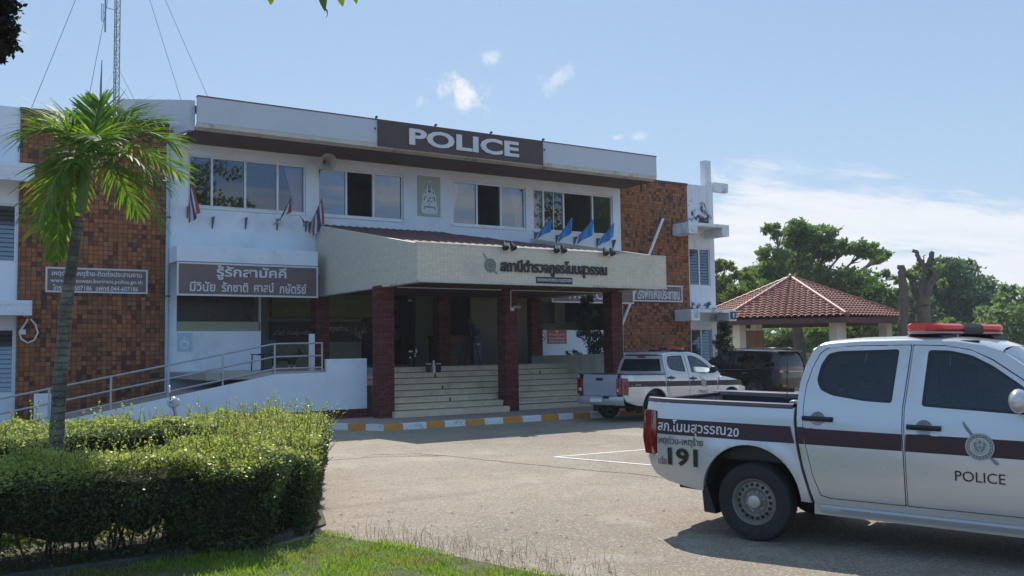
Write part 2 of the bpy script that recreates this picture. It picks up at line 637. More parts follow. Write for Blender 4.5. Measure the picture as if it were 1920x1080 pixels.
# ------------------------------------------------------------------ ground
def concrete_mat():
    m, g, b = newmat('yard_concrete')
    co = g.n('TexCoord', out=3)
    n1 = g.noise(co, 0.22, 7, 0.65)
    n2 = g.noise(co, 2.2, 7, 0.68)
    n3 = g.noise(co, 26.0, 5, 0.7)
    c = g.mix(g.ramp(n1, [(0.3, 0.0), (0.7, 1.0)]), (0.205, 0.160, 0.114), (0.37, 0.295, 0.212))
    c = g.mix(g.m('MULTIPLY', g.sm(n2, 0.50, 0.70), 0.55), c, (0.18, 0.147, 0.108))
    st = g.n('VectorMath', co, (0.5, 2.2, 1.0), operation='MULTIPLY')
    n4 = g.noise(st, 1.6, 6, 0.7)
    c = g.mix(g.m('MULTIPLY', g.sm(n4, 0.60, 0.70), 0.6), c, (0.42, 0.36, 0.30))
    c = g.mix(0.45, c, g.mix(n3, (0.45, 0.45, 0.45), (1.5, 1.5, 1.5)), 'MULTIPLY')
    vo = g.N.new('ShaderNodeTexVoronoi')
    g.put(vo.inputs['Vector'], co)
    vo.inputs['Scale'].default_value = 55.0
    sep = g.N.new('ShaderNodeSeparateColor')
    g.L.new(vo.outputs['Color'], sep.inputs[0])
    c = g.mix(g.m('MULTIPLY', g.m('GREATER_THAN', sep.outputs[0], 0.86), 0.5), c, (0.50, 0.45, 0.38))
    c = g.mix(g.m('MULTIPLY', g.m('GREATER_THAN', sep.outputs[1], 0.88), 0.55), c, (0.10, 0.085, 0.07))
    # oily tyre stains and pale scuffs
    tw = g.n('VectorMath', co, (0.35, 1.0, 1.0), operation='MULTIPLY')
    n5 = g.noise(tw, 0.55, 5, 0.6)
    c = g.mix(g.m('MULTIPLY', g.sm(n5, 0.56, 0.68), 0.40), c, (0.13, 0.108, 0.085))
    c = g.mix(g.m('MULTIPLY', g.sm(g.noise(co, 0.9, 3), 0.60, 0.66), 0.28), c, (0.44, 0.38, 0.31))
    g.put(b.inputs['Base Color'], c)
    b.inputs['Roughness'].default_value = 0.85
    h = g.m('ADD', g.m('MULTIPLY', n3, 0.6), g.m('MULTIPLY', n2, 0.8))
    g.put(b.inputs['Normal'], g.n('Bump', Strength=0.5, Distance=0.012, Height=h))
    return m


MT['yard'] = concrete_mat()
MT['soil'] = mat('soil', (0.10, 0.085, 0.045), 0.95, 0.3, 4.0, 0.6, 30, dirt=(0.05, 0.075, 0.02), dscale=3.0, damt=0.9)
MT['mark_white'] = mat('mark_white', (0.70, 0.70, 0.66), 0.8, 0.1, 4.0, dirt=(0.36, 0.31, 0.26), dscale=5.0, damt=0.6)
MT['crack'] = mat('crack', (0.05, 0.04, 0.03), 0.95)

b = M()
n = 24
rad = [0.0, 10, 30, 60, 120, 300, 900]
b.add([(900*math.cos(2*math.pi*k/48), 900*math.sin(2*math.pi*k/48), 0) for k in range(48)], [tuple(range(48))])
tag(b.build('ground', 'yard'), kind='structure')

# white bay markings and joints
b = M()


def ground_strip(b, pts, w, z):
    for p, q in zip(pts[:-1], pts[1:]):
        p, q = Vector((*p, 0)), Vector((*q, 0))
        d = (q - p).normalized()
        nn = Vector((-d.y, d.x, 0))*w/2
        b.add([(p + nn + Vector((0, 0, z))), (p - nn + Vector((0, 0, z))), (q - nn + Vector((0, 0, z))), (q + nn + Vector((0, 0, z)))], [(0, 1, 2, 3)])


A_ = onZ(1040, 857)
for q in ((1212, 843), (1216, 872)):
    B_ = onZ(*q)
    d = (B_ - A_)
    ground_strip(b, [(A_.x, A_.y), (A_.x + d.x*3, A_.y + d.y*3)], 0.085, 0.004 if q[0] == 1212 else 0.0055)
tag(b.build('parking_marking', 'mark_white'), kind='structure')
b = M()
rr = random.Random(3)
for path in (((700, 852), (838, 855), (1060, 878), (1200, 890), (1330, 905)), ((560, 868), (700, 857), (838, 855)), ((838, 855), (760, 849))):
    pts = []
    w = [onZ(*p) for p in path]
    for p, q in zip(w[:-1], w[1:]):
        for k in range(14):
            t = k/14
            v = p.lerp(q, t)
            pts.append((v.x + rr.uniform(-.03, .03), v.y + rr.uniform(-.03, .03)))
    ground_strip(b, pts, 0.022, 0.003)
tag(b.build('pavement_joint', 'crack'), kind='structure')

# raised pavement in front of the steps, with its painted kerb
KY = 19.27
edges = [(631, 792.6), (654, 798), (677, 803), (706, 806.7)]
kx0 = onZ(706, 806.7).x
seg = [kx0] + [onZ(560 + x/2.8235, 760 + y/2.8235).x for x, y in ((537, 128), (683, 122), (793, 118), (902, 110), (1005, 104), (1110, 98), (1208, 91), (1305, 84), (1397, 78), (1490, 74), (1575, 68))]
while seg[-1] < 21.5:
    seg.append(seg[-1] + 0.98)
kback = (kx0 - 0.95, KY + 1.75)
b = M()
b.add([(kx0, KY + .1, 0.13), (seg[-1], KY + .1, 0.13), (seg[-1], 26.5, 0.13), (kback[0] + .1, 26.5, 0.13), (kback[0] + .1, kback[1], 0.13)], [(0, 1, 2, 3, 4)])
tag(b.build('pavement', 'pavement'), kind='structure')
b = M()
for i in range(len(seg) - 1):
    b.cur = 1 if i % 2 == 0 else 0
    x0, x1 = seg[i] + (0.0 if i else 0.01), seg[i + 1] - 0.012
    b.prism([(KY, 0), (KY + 0.015, 0.125), (KY + 0.03, 0.142), (KY + 0.16, 0.142), (KY + 0.16, 0)], 'x', x0, x1)
d = Vector((kback[0] - kx0, kback[1] - KY, 0))
L = d.length
d.normalize()
nn = Vector((-d.y, d.x, 0))*-0.15
for i in range(4):
    b.cur = 0 if i % 2 == 0 else 1
    p, q = Vector((kx0, KY, 0)) + d*(L*i/4), Vector((kx0, KY, 0)) + d*(L*(i + 1)/4 - 0.01)
    vs = [p, q, q + nn, p + nn]
    b.add([*[(v.x, v.y, 0) for v in vs], *[(v.x, v.y, 0.142) for v in vs]], [(0, 1, 2, 3), (4, 7, 6, 5), (0, 4, 5, 1), (1, 5, 6, 2), (2, 6, 7, 3), (3, 7, 4, 0)])
tag(b.build('kerb', ['kerb_white', 'kerb_orange']), kind='structure')

# ------------------------------------------------------------------ the police station
YW = 25.8
ST = thing('police_station', 'two storey police station with tan tiled walls, white fascia and tiled entrance porch', 'building', (13.65, 25.8, 0))
XL, XR = 5.95, 21.53
WZ0, WZ1 = 5.78, 7.20
wins = [(6.44, 9.77), (10.13, 12.91), (14.64, 17.45), (17.74, 21.19)]
b = M()
wall_with_holes(b, XL, XR, 4.3, 7.72, [(a, c, WZ0, WZ1) for a, c in wins], YW, YW + 0.2)
# lower front walls: left counter wall with its wide dark opening, right the same mirrored
wall_with_holes(b, XL, 8.45, 0.13, 4.3, [(6.17, 8.449, 2.40, 3.95)], YW, YW + 0.2)
wall_with_holes(b, 17.86, XR, 0.13, 4.3, [(17.861, 21.3, 2.42, 3.95)], YW, YW + 0.2)
b.box(8.45, 17.86, YW, YW + 0.2, 3.95, 4.3)
b.build('wall', 'white_wall', ST, world=True)
# upper rooms
b = M()
b.box(XL, XR, YW + 4.8, YW + 5.0, 4.6, 7.7)
b.box(XL - .05, XL + .05, YW + .2, YW + 4.8, 4.6, 7.7)
b.box(XR - .05, XR + .05, YW + .2, YW + 4.8, 4.6, 7.7)
for x in (9.95, 13.8, 17.6):
    b.box(x - .05, x + .05, YW + .25, YW + 4.8, 4.6, 7.7)
b.box(XL, XR, YW + .2, YW + 4.8, 4.45, 4.6)
b.box(XL, XR, YW + .2, YW + 4.8, 7.56, 7.7)
b.build('upper_room', 'dim_wall', ST, world=True)
# tiled wings and white ends
for x0, x1 in ((2.40, XL), (XR, 24.90)):
    M().box(x0, x1, YW + 0.1, YW + 6, 0, 7.9).box(x0 - .02, x1 + .01, YW + 0.06, YW + 6.02, 7.9, 7.98, 1).build('tiled_wall', ['tan_tiles', 'soffit'], ST, world=True)
louvres = []
for sx, x0, x1, wx0, wx1 in ((0, 0.7, 2.40, 1.05, 2.37), (1, 24.90, 26.32, 24.98, 26.07)):
    b = M()
    hs = [(wx0, wx1, 4.10, 5.55), (wx0, wx1, 0.88, 2.48)]
    wall_with_holes(b, x0, x1, 0, 7.98, hs, YW + 0.16, YW + 0.36)
    b.box(x0, x1, YW + 1.6, YW + 6, 0, 7.98)
    b.box(x0 if sx == 0 else x1 - .15, x0 + .15 if sx == 0 else x1, YW + 0.36, YW + 1.6, 0, 7.98)
    b.box(x0, x1, YW + 0.36, YW + 1.6, 7.8, 7.98)
    b.build('end_wall', 'mould_white' if sx else 'white_wall', ST, world=True)
    louvres += hs
# sunshade ledges of the ends
for x0, x1 in ((0.2, 2.64),):
    for z0, z1 in ((5.98, 6.42), (2.76, 3.12)):
        b = M()
        b.box(x0, x1, 25.0, YW + 0.16, z1 - 0.12, z1)
        b.box(x0, x1, 25.0, 25.10, z0, z1 - 0.12)
        b.box(x1 - 0.1, x1, 25.10, YW + 0.155, z0, z1 - 0.12)
        b.build('sunshade', 'ledge_white', ST, world=True, bevel=0.012)
for z0, z1, xe in ((5.93, 6.36, 26.16), (2.74, 3.16, 26.40)):
    b = M()
    b.box(24.06, xe, 25.0, YW + 0.055, z1 - 0.12, z1)
    b.box(24.06, 24.50, 24.98, YW + 0.05, z0, z1 - 0.12)
    b.box(xe - .36, xe, 25.0, YW + 0.15, z0, z1 - 0.12)
    b.build('sunshade', 'old_white', ST, world=True, bevel=0.012)
b = M()
b.box(25.96, 26.27, YW + 0.165, YW + 0.45, 7.985, 9.0)
b.build('parapet_post', 'old_white', ST, world=True, bevel=0.015)
b = M()
b.box(26.325, 27.12, YW + 0.10, YW + 0.35, 7.80, 8.16)
b.build('parapet_beam', 'old_white', ST, world=True, bevel=0.015)


def louvre_window(x0, x1, z0, z1, blue):
    b = M()
    y = YW + 0.20
    for a, c in ((x0, x0 + .05), (x1 - .05, x1), ((x0 + x1)/2 - .03, (x0 + x1)/2 + .03)):
        b.box(a, c, y, y + .08, z0, z1)
    b.box(x0 + .05, x1 - .05, y + .001, y + .079, z0, z0 + .05)
    b.box(x0 + .05, x1 - .05, y + .001, y + .079, z1 - .05, z1)
    f = b.build('window', 'alu' if blue else 'dark_frame', ST, world=True)
    g_ = M()
    nn = int((z1 - z0)/0.12)
    for i in range(nn):
        z = z0 + .06 + (z1 - z0 - .12)*i/nn
        for a, c in ((x0 + .05, (x0 + x1)/2 - .03), ((x0 + x1)/2 + .03, x1 - .05)):
            g_.add([(a, y + .01, z), (c, y + .01, z), (c, y + .05, z + .125), (a, y + .05, z + .125)], [(0, 1, 2, 3)])
    g_.build('pane', 'louvre_glass', f, world=True)
    M().box(x0, x1, YW + 1.0, YW + 1.05, z0 - .1, z1 + .1).build('curtain', 'white' if z0 < 2 and x0 > 20 else 'dim_wall', f, world=True)


for h in louvres:
    louvre_window(*h, True)

# sliding windows of the upper floor: bars, then what each bay shows
bays = [
    (wins[0], [7.09, 8.01, 8.94], ['g', 'g', 'g', 'g'], [(6.45, 6.60, 0), (9.22, 9.76, 1)]),
    (wins[1], [11.04, 11.92], ['g', 'o', 'g'], [(10.14, 10.36, 2)]),
    (wins[2], [15.57, 16.49], ['g', 'o', 'g'], [(14.66, 15.05, 2), (17.0, 17.44, 1)]),
    (wins[3], [18.2, 19.05, 20.31], ['g', 'g', 'o', 'g'], [(17.75, 18.19, 0)]),
]
for (x0, x1), bars, kind, cur in bays:
    b = M()
    y = YW + 0.05
    b.box(x0, x0 + .055, y, y + .09, WZ0, WZ1)
    b.box(x1 - .055, x1, y, y + .09, WZ0, WZ1)
    b.box(x0 + .055, x1 - .055, y + .001, y + .089, WZ0, WZ0 + .06)
    b.box(x0 + .055, x1 - .055, y + .001, y + .089, WZ1 - .055, WZ1)
    for q in bars:
        b.box(q - .03, q + .03, y + .002, y + .088, WZ0 + .06, WZ1 - .055)
    if x0 > 17.5:
        b.box(18.63 - .012, 18.63 + .012, y + .02, y + .05, WZ0 + .06, WZ1 - .055)
    for z in (WZ0 - 0.05,):
        b.box(x0 - .03, x1 + .03, YW - 0.035, y, z, z + .05)
    f = b.build('window', 'alu', ST, world=True)
    xs = [x0 + .055] + bars + [x1 - .055]
    for i, k in enumerate(kind):
        a, c = xs[i] + .02, xs[i + 1] - .02
        if k == 'g':
            p = M()
            p.add([(a, y + .045, WZ0 + .05), (c, y + .045, WZ0 + .05), (c, y + .045, WZ1 - .04), (a, y + .045, WZ1 - .04)], [(0, 1, 2, 3)])
            p.build('pane', 'film_glass' if 10 < x0 < 17 else 'glass', f, world=True)
    for (a, c, kd) in cur:
        p = M()
        rows = []
        nx = 16
        for j in range(13):
            t = j/12
            z = WZ0 + 0.02 + (WZ1 - WZ0 - .06)*t
            pin = {0: 1.0, 1: 0.45 + 0.55*abs(t - .25)*1.33, 2: 0.35 + .65*t}[kd]
            row = []
            for i in range(nx + 1):
                s = i/nx
                xx = (c - (c - a)*(1 - s)*pin) if kd == 1 else (a + (c - a)*s*pin)
                row.append((xx, YW + 0.32 + 0.03*math.sin(s*22), z))
            rows.append(row)
        p.loft(rows)
        p.build('curtain', 'curtain', f, world=True, smooth='all')

# roof: fascia box, soffit, deck rising to the back
FX0, FX1, FY = 6.22, 21.68, 24.0
b = M()
b.box(FX0, FX1, FY, FY + 0.14, 7.66, 8.33)
b.box(FX0 - .01, FX1 + .01, FY - 0.012, FY + 0.16, 8.33, 8.36, 1)
b.build('fascia', ['fascia', 'soffit'], ST, world=True)
b = M()
b.prism([(FY + .002, 7.655), (FY + 0.02, 7.55), (FY + 0.22, 7.50), (FY + 0.22, 7.655)], 'x', FX0, FX1)
b.build('fascia_lip', 'cream_lip', ST, world=True)
M().box(FX0 + .02, FX1 - .02, FY + 0.23, YW - .001, 7.49, 7.62).build('soffit', 'soffit', ST, world=True)
for x0, x1 in ((FX0 - 0.15, FX0 - 0.01), (FX1 - .14, FX1 - 0.005)):
    M().prism([(FY + 0.24, 7.50), (FY + 0.24, 8.27), (34.0, 10.6), (34.0, 9.75), (YW + .1, 7.7)], 'x', x0, x1).build('side_fascia', 'fascia', ST, world=True)
b = M()
b.prism([(FY + 0.15, 8.0), (34.0, 10.4), (34.0, 10.5), (FY + 0.15, 8.12)], 'x', FX0 - .02, FX1 - .15)
b.box(XL + .1, XR - .1, YW + 5.0, YW + 5.2, 0, 8.4)
b.build('roof', 'soffit', ST, world=True)
M().box(21.25, 21.33, FY + .3, FY + .38, 7.15, 7.50).build('downspout', 'soffit', ST, world=True)

# small canopies over the outer ground-floor signs
for x0, x1 in ((5.94, 9.76), (17.8, 21.5)):
    M().box(x0, x1, 24.86, YW - .001, 4.19, 4.60).build('sign_canopy', 'white_wall', ST, world=True, bevel=0.01)

# ground floor hall behind the porch
FLZ = 1.33
b = M()
b.box(XL, XR, 24.15, 31.5, 1.17, FLZ)
b.box(XL, 10.29, 23.5, 24.149, 1.17, FLZ)
b.box(17.64, XR, 23.5, 24.149, 1.17, FLZ)
b.box(5.95, 10.35, 22.1, 23.5, 1.17, FLZ)
b.build('hall_floor', 'tile_floor', ST, world=True)
b = M()
b.box(XL, 12.55, 28.2, 28.3, FLZ, 4.2)
b.box(16.7, XR, 28.2, 28.3, FLZ, 4.2)
b.box(15.3, 16.7, 29.7, 29.8, FLZ, 4.2)
b.build('hall_wall', 'olive_wall', ST, world=True)
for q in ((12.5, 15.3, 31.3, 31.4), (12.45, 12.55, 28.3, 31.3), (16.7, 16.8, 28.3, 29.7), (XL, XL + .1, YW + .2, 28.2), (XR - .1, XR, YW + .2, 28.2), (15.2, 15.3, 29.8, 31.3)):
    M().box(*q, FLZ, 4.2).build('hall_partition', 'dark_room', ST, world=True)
M().box(XL, XR, YW + 0.2, 31.4, 4.0, 4.2).build('hall_ceiling', 'dim_wall', ST, world=True)
M().box(16.0, 16.72, 29.6, 29.7, FLZ, 2.35).build('wainscot', 'pale_blue', ST, world=True)
b = M()
for y in (26.1,):
    b.box(6.0, 8.44, y + .3, y + .35, 2.42, 3.95)
b.build('counter_screen', 'black_glass', ST, world=True)
M().box(6.18, 8.4, YW + .02, YW + .55, 2.402, 2.66).build('counter_ledge', 'olive_wall', ST, world=True)
for x in (9.95, 13.95, 17.42):
    M().box(x, x + .41, 25.5, 25.79 if x > 17 else 25.92, FLZ, 4.0).build('inner_column', 'red_brick', ST, world=True)

# steps
NST, TR = 8, 0.34
MT['riser_foot'] = mat('riser_foot', (0.13, 0.12, 0.095), 0.9, .3, 6)
b = M()
b.box(10.30, 13.66, 21.12, 21.5, 0.13, 0.28)
for i in range(1, NST):
    y0 = 21.12 + TR*i
    b.box(10.30, 17.36, y0, y0 + TR + (0 if i < NST - 1 else 0.3), 0.13, 0.13 + 0.15*(i + 1) + (0.002 if i == NST - 1 else 0))
    b.box(10.30, 17.36, y0 - 0.022, y0, 0.13 + 0.15*(i + 1) - 0.045, 0.13 + 0.15*(i + 1))
    b.box(10.31, 17.355, y0 - 0.004, y0 + .01, 0.13 + 0.15*i - .01, 0.13 + 0.15*i + 0.022, 1)  # dark strip along the foot of each riser
b.build('steps', ['step', 'riser_foot'], ST, world=True, bevel=0.006)
for i, x in ((6, 12.5), (4, 12.35), (2, 12.2), (6, 16.05)):
    y0 = 21.12 + TR*i
    M().box(x, x + .05, y0 - .006, y0 + .01, 0.13 + 0.15*(i + 1) - .13, 0.13 + 0.15*(i + 1) - .04).build('step_drain', 'soffit', ST, world=True)
b = M()
b.prism([(21.6, 0.13), (21.6, 1.62), (25.5, 1.57), (25.5, 0.13)], 'x', 17.37, 17.62)
b.build('cheek_wall', 'cheek', ST, world=True, bevel=0.01)
# ramp front, landing and block
b = M()
yr = 22.0
b.prism([(-2.0, 0.0), (1.2, 0.02), (1.45, 0.13), (7.58, 1.27), (8.87, 1.285), (8.87, 0.0)], 'y', yr, yr + 0.14)
b.box(8.87, 9.94, yr, yr + 0.16, 0.35, 1.61)
b.build('ramp_wall', 'white_wall', ST, world=True, bevel=0.008)
M().box(7.3, 9.94, yr - .01, yr + .12, 0.0, 0.345).build('plinth', 'red_brick', ST, world=True)
b = M()
b.prism([(0.8, 0.0), (1.45, 0.1), (7.58, 1.18), (9.9, 1.18), (9.9, 0.0)], 'y', yr + .14, 24.2)
b.build('ramp_slope', 'pavement', ST, world=True)
M().box(2.45, 2.75, 22.3, 22.6, 0, 0.98).build('ramp_post', 'white_wall', ST, world=True)
M().box(8.9, 9.02, 23.2, 23.32, FLZ, 2.26).build('landing_post', 'white', ST, world=True)

# porch: three brick columns, tiled fascia, lean-to roof
PX0, PX1, PY, PZ0, PZ1 = 10.05, 17.78, 19.4, 3.41, 4.28
PO = bpy.data.objects.new('porch', None)
COL.objects.link(PO)
PO.parent = ST
for x in (9.96, 13.67, 17.36):
    M().box(x, x + .41, 21.3, 21.71, 0.13, 3.42).build('column', 'red_brick', PO, world=True, bevel=0.008)
b = M()
b.box(PX0, PX1, PY, PY + 0.16, PZ0 + 0.02, PZ1)
sidez = lambda y: PZ1 + (5.48 - PZ1)*(y - PY)/(YW - PY)
b.prism([(PY + .16, PZ0 + .02), (PY + .16, sidez(PY + .16)), (YW - .002, sidez(YW)), (YW - .002, PZ0 + .02)], 'x', PX0, PX0 + 0.16)
b.prism([(PY + .16, PZ0 + .02), (PY + .16, sidez(PY + .16)), (YW - .002, sidez(YW)), (YW - .002, PZ0 + .02)], 'x', PX1 - .16, PX1)
b.build('porch_fascia', 'cream_tiles', PO, world=True)
b = M()
b.box(PX0 - .012, PX1 + .012, PY - .015, PY + .17, PZ0 - 0.03, PZ0 + .018)
b.box(PX0 - .012, PX0 + .17, PY + .17, YW - .003, PZ0 - .03, PZ0 + .018)
b.box(PX0 - .01, PX1 + .01, PY - .012, PY + .17, PZ1, PZ1 + .03)
b.build('porch_trim', 'cream_lip', PO, world=True)
M().box(PX0 + .165, PX1 - .165, PY + .172, YW - .005, 3.47, 3.55).build('porch_ceiling', 'brown_beam', PO, world=True)
b = M()
b.box(PX0 + .17, PX1 - .165, 21.34, 21.68, 3.42, 3.468)
b.build('porch_beam', 'brown_beam', PO, world=True)
# corrugated clay-brown sheet roof, ridge line down the right side
b = M()
rows = []
NXC = 220
for j in range(9):
    t = j/8
    y = PY + 0.18 + (YW - 0.02 - PY - .18)*t
    row = []
    for i in range(NXC + 1):
        x = PX0 + .17 + (PX1 - PX0 - .34)*i/NXC
        top = 5.50
        zf = PZ1 - 0.02
        # hip on the right: the sheet falls towards the right-hand end
        hipr = max(0.0, min(1.0, (PX1 - .17 - x)/3.4))
        z = zf + (top - zf)*min(t, hipr) + 0.022*math.sin(x*2*math.pi/0.24) - 0.012*((j*1.0) % 2)
        row.append((x, y, z))
    rows.append(row)
b.loft(rows)
MT['sheet_roof'] = mat('sheet_roof', (0.14, 0.065, 0.055), 0.7, 0.2, 2.0, 0.2, 20, dirt=(0.05, 0.03, 0.03), dscale=1.2, damt=0.7)
b.build('porch_roof', 'sheet_roof', PO, world=True, smooth='all')
# ------------------------------------------------------------------ signs and things fixed to the station
def board(name, label, x0, x1, z0, z1, Y, face, trim='white_trim', tw=0.035, d=0.06):
    t = thing(name, label, 'sign', ((x0 + x1)/2, Y, z0))
    b = M()
    b.box(x0, x1, Y - d, Y, z0, z1)
    b.build('panel', face, t, world=True)
    if trim:
        b = M()
        e = 0.012
        b.box(x0 - e, x1 + e, Y - d - e, Y - d + .01, z1 - tw, z1 + e)
        b.box(x0 - e, x1 + e, Y - d - e, Y - d + .01, z0 - e, z0 + tw)
        b.box(x0 - e, x0 + tw, Y - d - e, Y - d + .01, z0 + tw, z1 - tw)
        b.box(x1 - tw, x1 + e, Y - d - e, Y - d + .01, z0 + tw, z1 - tw)
        b.build('frame', trim, t, world=True)
    return t


def letters(t, lines, Y, m='letter_white', depth=0.006, name='lettering'):
    b = M()
    for s, u0, u1, v0, v1, bold in lines:
        put_text(b, s, onwall(Y - depth), (u0, u1, v0, v1), bold=bold, depth=depth)
    return b.build(name, m, t, world=True)


t = board('police_sign', 'wide dark brown sign reading POLICE along the white roof fascia', 11.20, 16.88, 7.585, 8.335, 24.0, 'police_brown', None)
letters(t, [('POLICE', 12.16, 15.95, 7.715, 8.20, 0.032)], 23.94, depth=0.02)
for x in (11.16, 13.06, 14.98, 16.92):
    M().box(x - .02, x + .02, 23.93, 24.03, 8.372, 8.43).build('bracket', 'black', t, world=True)
for z in (8.05,):
    M().box(11.10, 11.14, 23.96, 23.985, z, z + .05).build('bracket', 'black', t, world=True)
    M().box(16.94, 16.98, 23.96, 23.985, z, z + .05).build('bracket', 'black', t, world=True)

t = board('slogan_sign', 'faded brown two line Thai slogan sign under the left white canopy ledge', 5.95, 9.75, 3.31, 4.16, 24.92, 'sign_brown')
letters(t, [('รู้รักสามัคคี', 6.95, 8.85, 3.73, 4.115, 0.022), ('มีวินัย', 6.27, 6.92, 3.415, 3.68, 0.016), ('รักชาติ', 7.09, 7.79, 3.415, 3.68, 0.016), ('ศาสน์', 7.95, 8.50, 3.425, 3.68, 0.016), ('กษัตริย์', 8.66, 9.42, 3.40, 3.68, 0.016)], 24.86)
t = board('contact_sign', 'brown sign with web address and telephone numbers on the left tiled wall', 3.02, 5.42, 3.39, 4.0, 25.895, 'sign_brown', tw=.03)
letters(t, [('เหตุด่วน-เหตุร้าย-ติดต่อประสานงาน', 3.15, 5.28, 3.765, 3.95, 0.018), ('www.nonsuwan.buriram.police.go.th', 3.12, 5.30, 3.60, 3.73, 0.014), ('โทร.044-607186  แฟกซ์.044-607186', 3.18, 5.20, 3.435, 3.58, 0.016)], 25.835)
t = board('hostel_sign', 'brown one line Thai sign on the right tiled wall beside the porch', 22.10, 24.45, 3.47, 4.06, 25.895, 'sign_brown')
letters(t, [('โรงพักเพื่อประชาชน', 22.24, 24.31, 3.55, 4.0, 0.020)], 25.835)
t = board('welcome_sign', 'brown WELCOME sign half hidden behind the porch columns', 17.78, 21.24, 3.31, 4.16, 24.92, 'sign_brown')
letters(t, [('WELCOME', 18.36, 20.52, 3.42, 3.72, 0.02), ('ยินดีต้อนรับ', 18.5, 20.4, 3.76, 4.11, 0.02)], 24.86)

# raised letters, crest and name plate on the porch fascia
t = thing('station_name', 'raised black Thai station name letters on the cream porch fascia', 'sign', (14.0, PY, 3.7))
letters(t, [('สถานีตำรวจภูธรโนนสุวรรณ', 12.32, 15.66, 3.605, 4.02, 0.030)], PY, 'letter_black', 0.03)
t = thing('name_plate', 'small black plate with white English words under the station name', 'sign', (13.95, PY, 3.45))
M().box(13.39, 14.52, PY - .02, PY - .001, 3.435, 3.60).build('panel', 'letter_black', t, world=True)
letters(t, [('NONSUWAN PROVINCIAL POLICESTATION', 13.42, 14.49, 3.485, 3.56, 0.01)], PY - .02, depth=0.003)
MT['shield'] = mat('shield', (0.19, 0.20, 0.17), 0.5, 0.12, 12.0, 0.3, 40)
MT['shield_light'] = mat('shield_light', (0.36, 0.38, 0.34), 0.5, 0.10, 12.0)
MT['shield_dark'] = mat('shield_dark', (0.13, 0.145, 0.13), 0.5, 0.10, 12.0)


def crest(fn, s, blade, tone):
    """shield crossed by a sabre, unit radius s, drawn through fn(u,v,w); returns two meshes"""
    sw = M()
    c1, c2 = (-0.86, 1.42), (0.98, -1.08)
    top = [(-1.16, 1.86), (-1.20, 1.66), (-0.98, 1.22), (-0.50, 0.62), (0.0, 0.05), (0.10, 0.15), (-0.38, 0.80), (-0.88, 1.46)]
    low = [(0.40, -0.55), (0.52, -0.42), (1.22, -1.10), (1.28, -1.26), (1.02, -1.22)]
    for poly in (top, low):
        vs, fs = panel2d([(p[0]*s, p[1]*s) for p in poly], step=0)
        sw.add([fn(u, v, 0.0) for u, v in vs], fs)
    rings = []
    for r0, r1, w, mi in ((0.0, 0.62, 0.0016, 0), (0.62, 0.66, 0.0019, 1), (0.66, 0.92, 0.0013, 2), (0.92, 1.0, 0.0018, 0)):
        b = M()
        vs, fs = [], []
        nn_ = 40
        for k in range(nn_):
            q = 2*math.pi*k/nn_
            for r in (r0, r1):
                vs.append(fn(r*s*math.cos(q), r*s*math.sin(q), w))
        for k in range(nn_):
            k2 = (k + 1) % nn_
            fs.append((2*k, 2*k + 1, 2*k2 + 1, 2*k2))
        rings.append((vs, fs, mi))
    sh = M()
    for vs, fs, mi in rings:
        sh.add(vs, fs, mi)
    # studs round the rim and a simple worked centre
    for k in range(22):
        q = 2*math.pi*k/22
        u, v = 0.79*s*math.cos(q), 0.79*s*math.sin(q)
        sh.add([fn(u + 0.05*s*math.cos(a), v + 0.07*s*math.sin(a), 0.0021) for a in (0, 1.26, 2.5, 3.8, 5.0)], [(0, 1, 2, 3, 4)], 0)
    for k in range(3):
        for sg in (-1, 1):
            pts = [(sg*(0.08 + 0.1*k), -0.42 + 0.2*k), (sg*(0.34 + 0.06*k), -0.18 + 0.18*k), (sg*(0.30 + 0.05*k), 0.0 + 0.16*k), (sg*(0.05 + 0.08*k), -0.26 + 0.22*k)]
            sh.add([fn(p[0]*s, p[1]*s, 0.0022) for p in pts], [(0, 1, 2, 3) if sg > 0 else (3, 2, 1, 0)], 2)
    for (cx, cy, r) in ((0, 0.34, 0.13), (0, -0.02, 0.10), (-0.26, 0.30, 0.08), (0.26, 0.30, 0.08)):
        sh.add([fn((cx + r*math.cos(q*math.pi/5))*s, (cy + r*math.sin(q*math.pi/5))*s, 0.0024) for q in range(10)], [tuple(range(10))], 2)
    return sw, sh


t = thing('wall_crest', 'grey green round shield with diagonal sabre left of the porch name', 'emblem', (12.04, PY, 3.64))
sw, sh = crest(lambda u, v, w: (12.035 + u*1.0, PY - 0.02 - w*4, 3.835 + v), 0.165, 0, 0)
sw.build('sabre', 'shield', t, world=True)
sh.build('shield', ['shield', 'shield_light', 'shield_dark'], t, world=True)

# royal cypher panel between the upper windows: tall stepped spire over a round device and ribbon
MT['panel_green'] = mat('panel_green', (0.36, 0.40, 0.32), 0.6, 0.08, 3.0)
MT['cypher_light'] = mat('cypher_light', (0.62, 0.64, 0.66), 0.6, 0.05, 6.0)
MT['cypher_dark'] = mat('cypher_dark', (0.10, 0.11, 0.15), 0.6, 0.05, 6.0)
MT['cypher_mid'] = mat('cypher_mid', (0.30, 0.24, 0.30), 0.6, 0.05, 6.0)
t = thing('cypher_panel', 'pale green panel with tall white and grey crest between the upper windows', 'sign', (13.79, YW, 5.98))
M().box(13.39, 14.18, YW - .03, YW - .001, 5.98, 7.24).build('panel', 'panel_green', t, world=True)
b = M()
cx, z0 = 13.79, 6.05
out = [(-.20, 0.0), (-.28, .06), (-.29, .20), (-.25, .36), (-.24, .52), (-.20, .66), (-.13, .74), (-.09, .80), (-.06, .95), (-.015, 1.06)]
poly = out + [(-p[0], p[1]) for p in reversed(out)]
vs, fs = panel2d([(cx + p[0], z0 + p[1]) for p in poly], step=0)
b.add([(u, YW - .034, v) for u, v in vs], fs, 0)
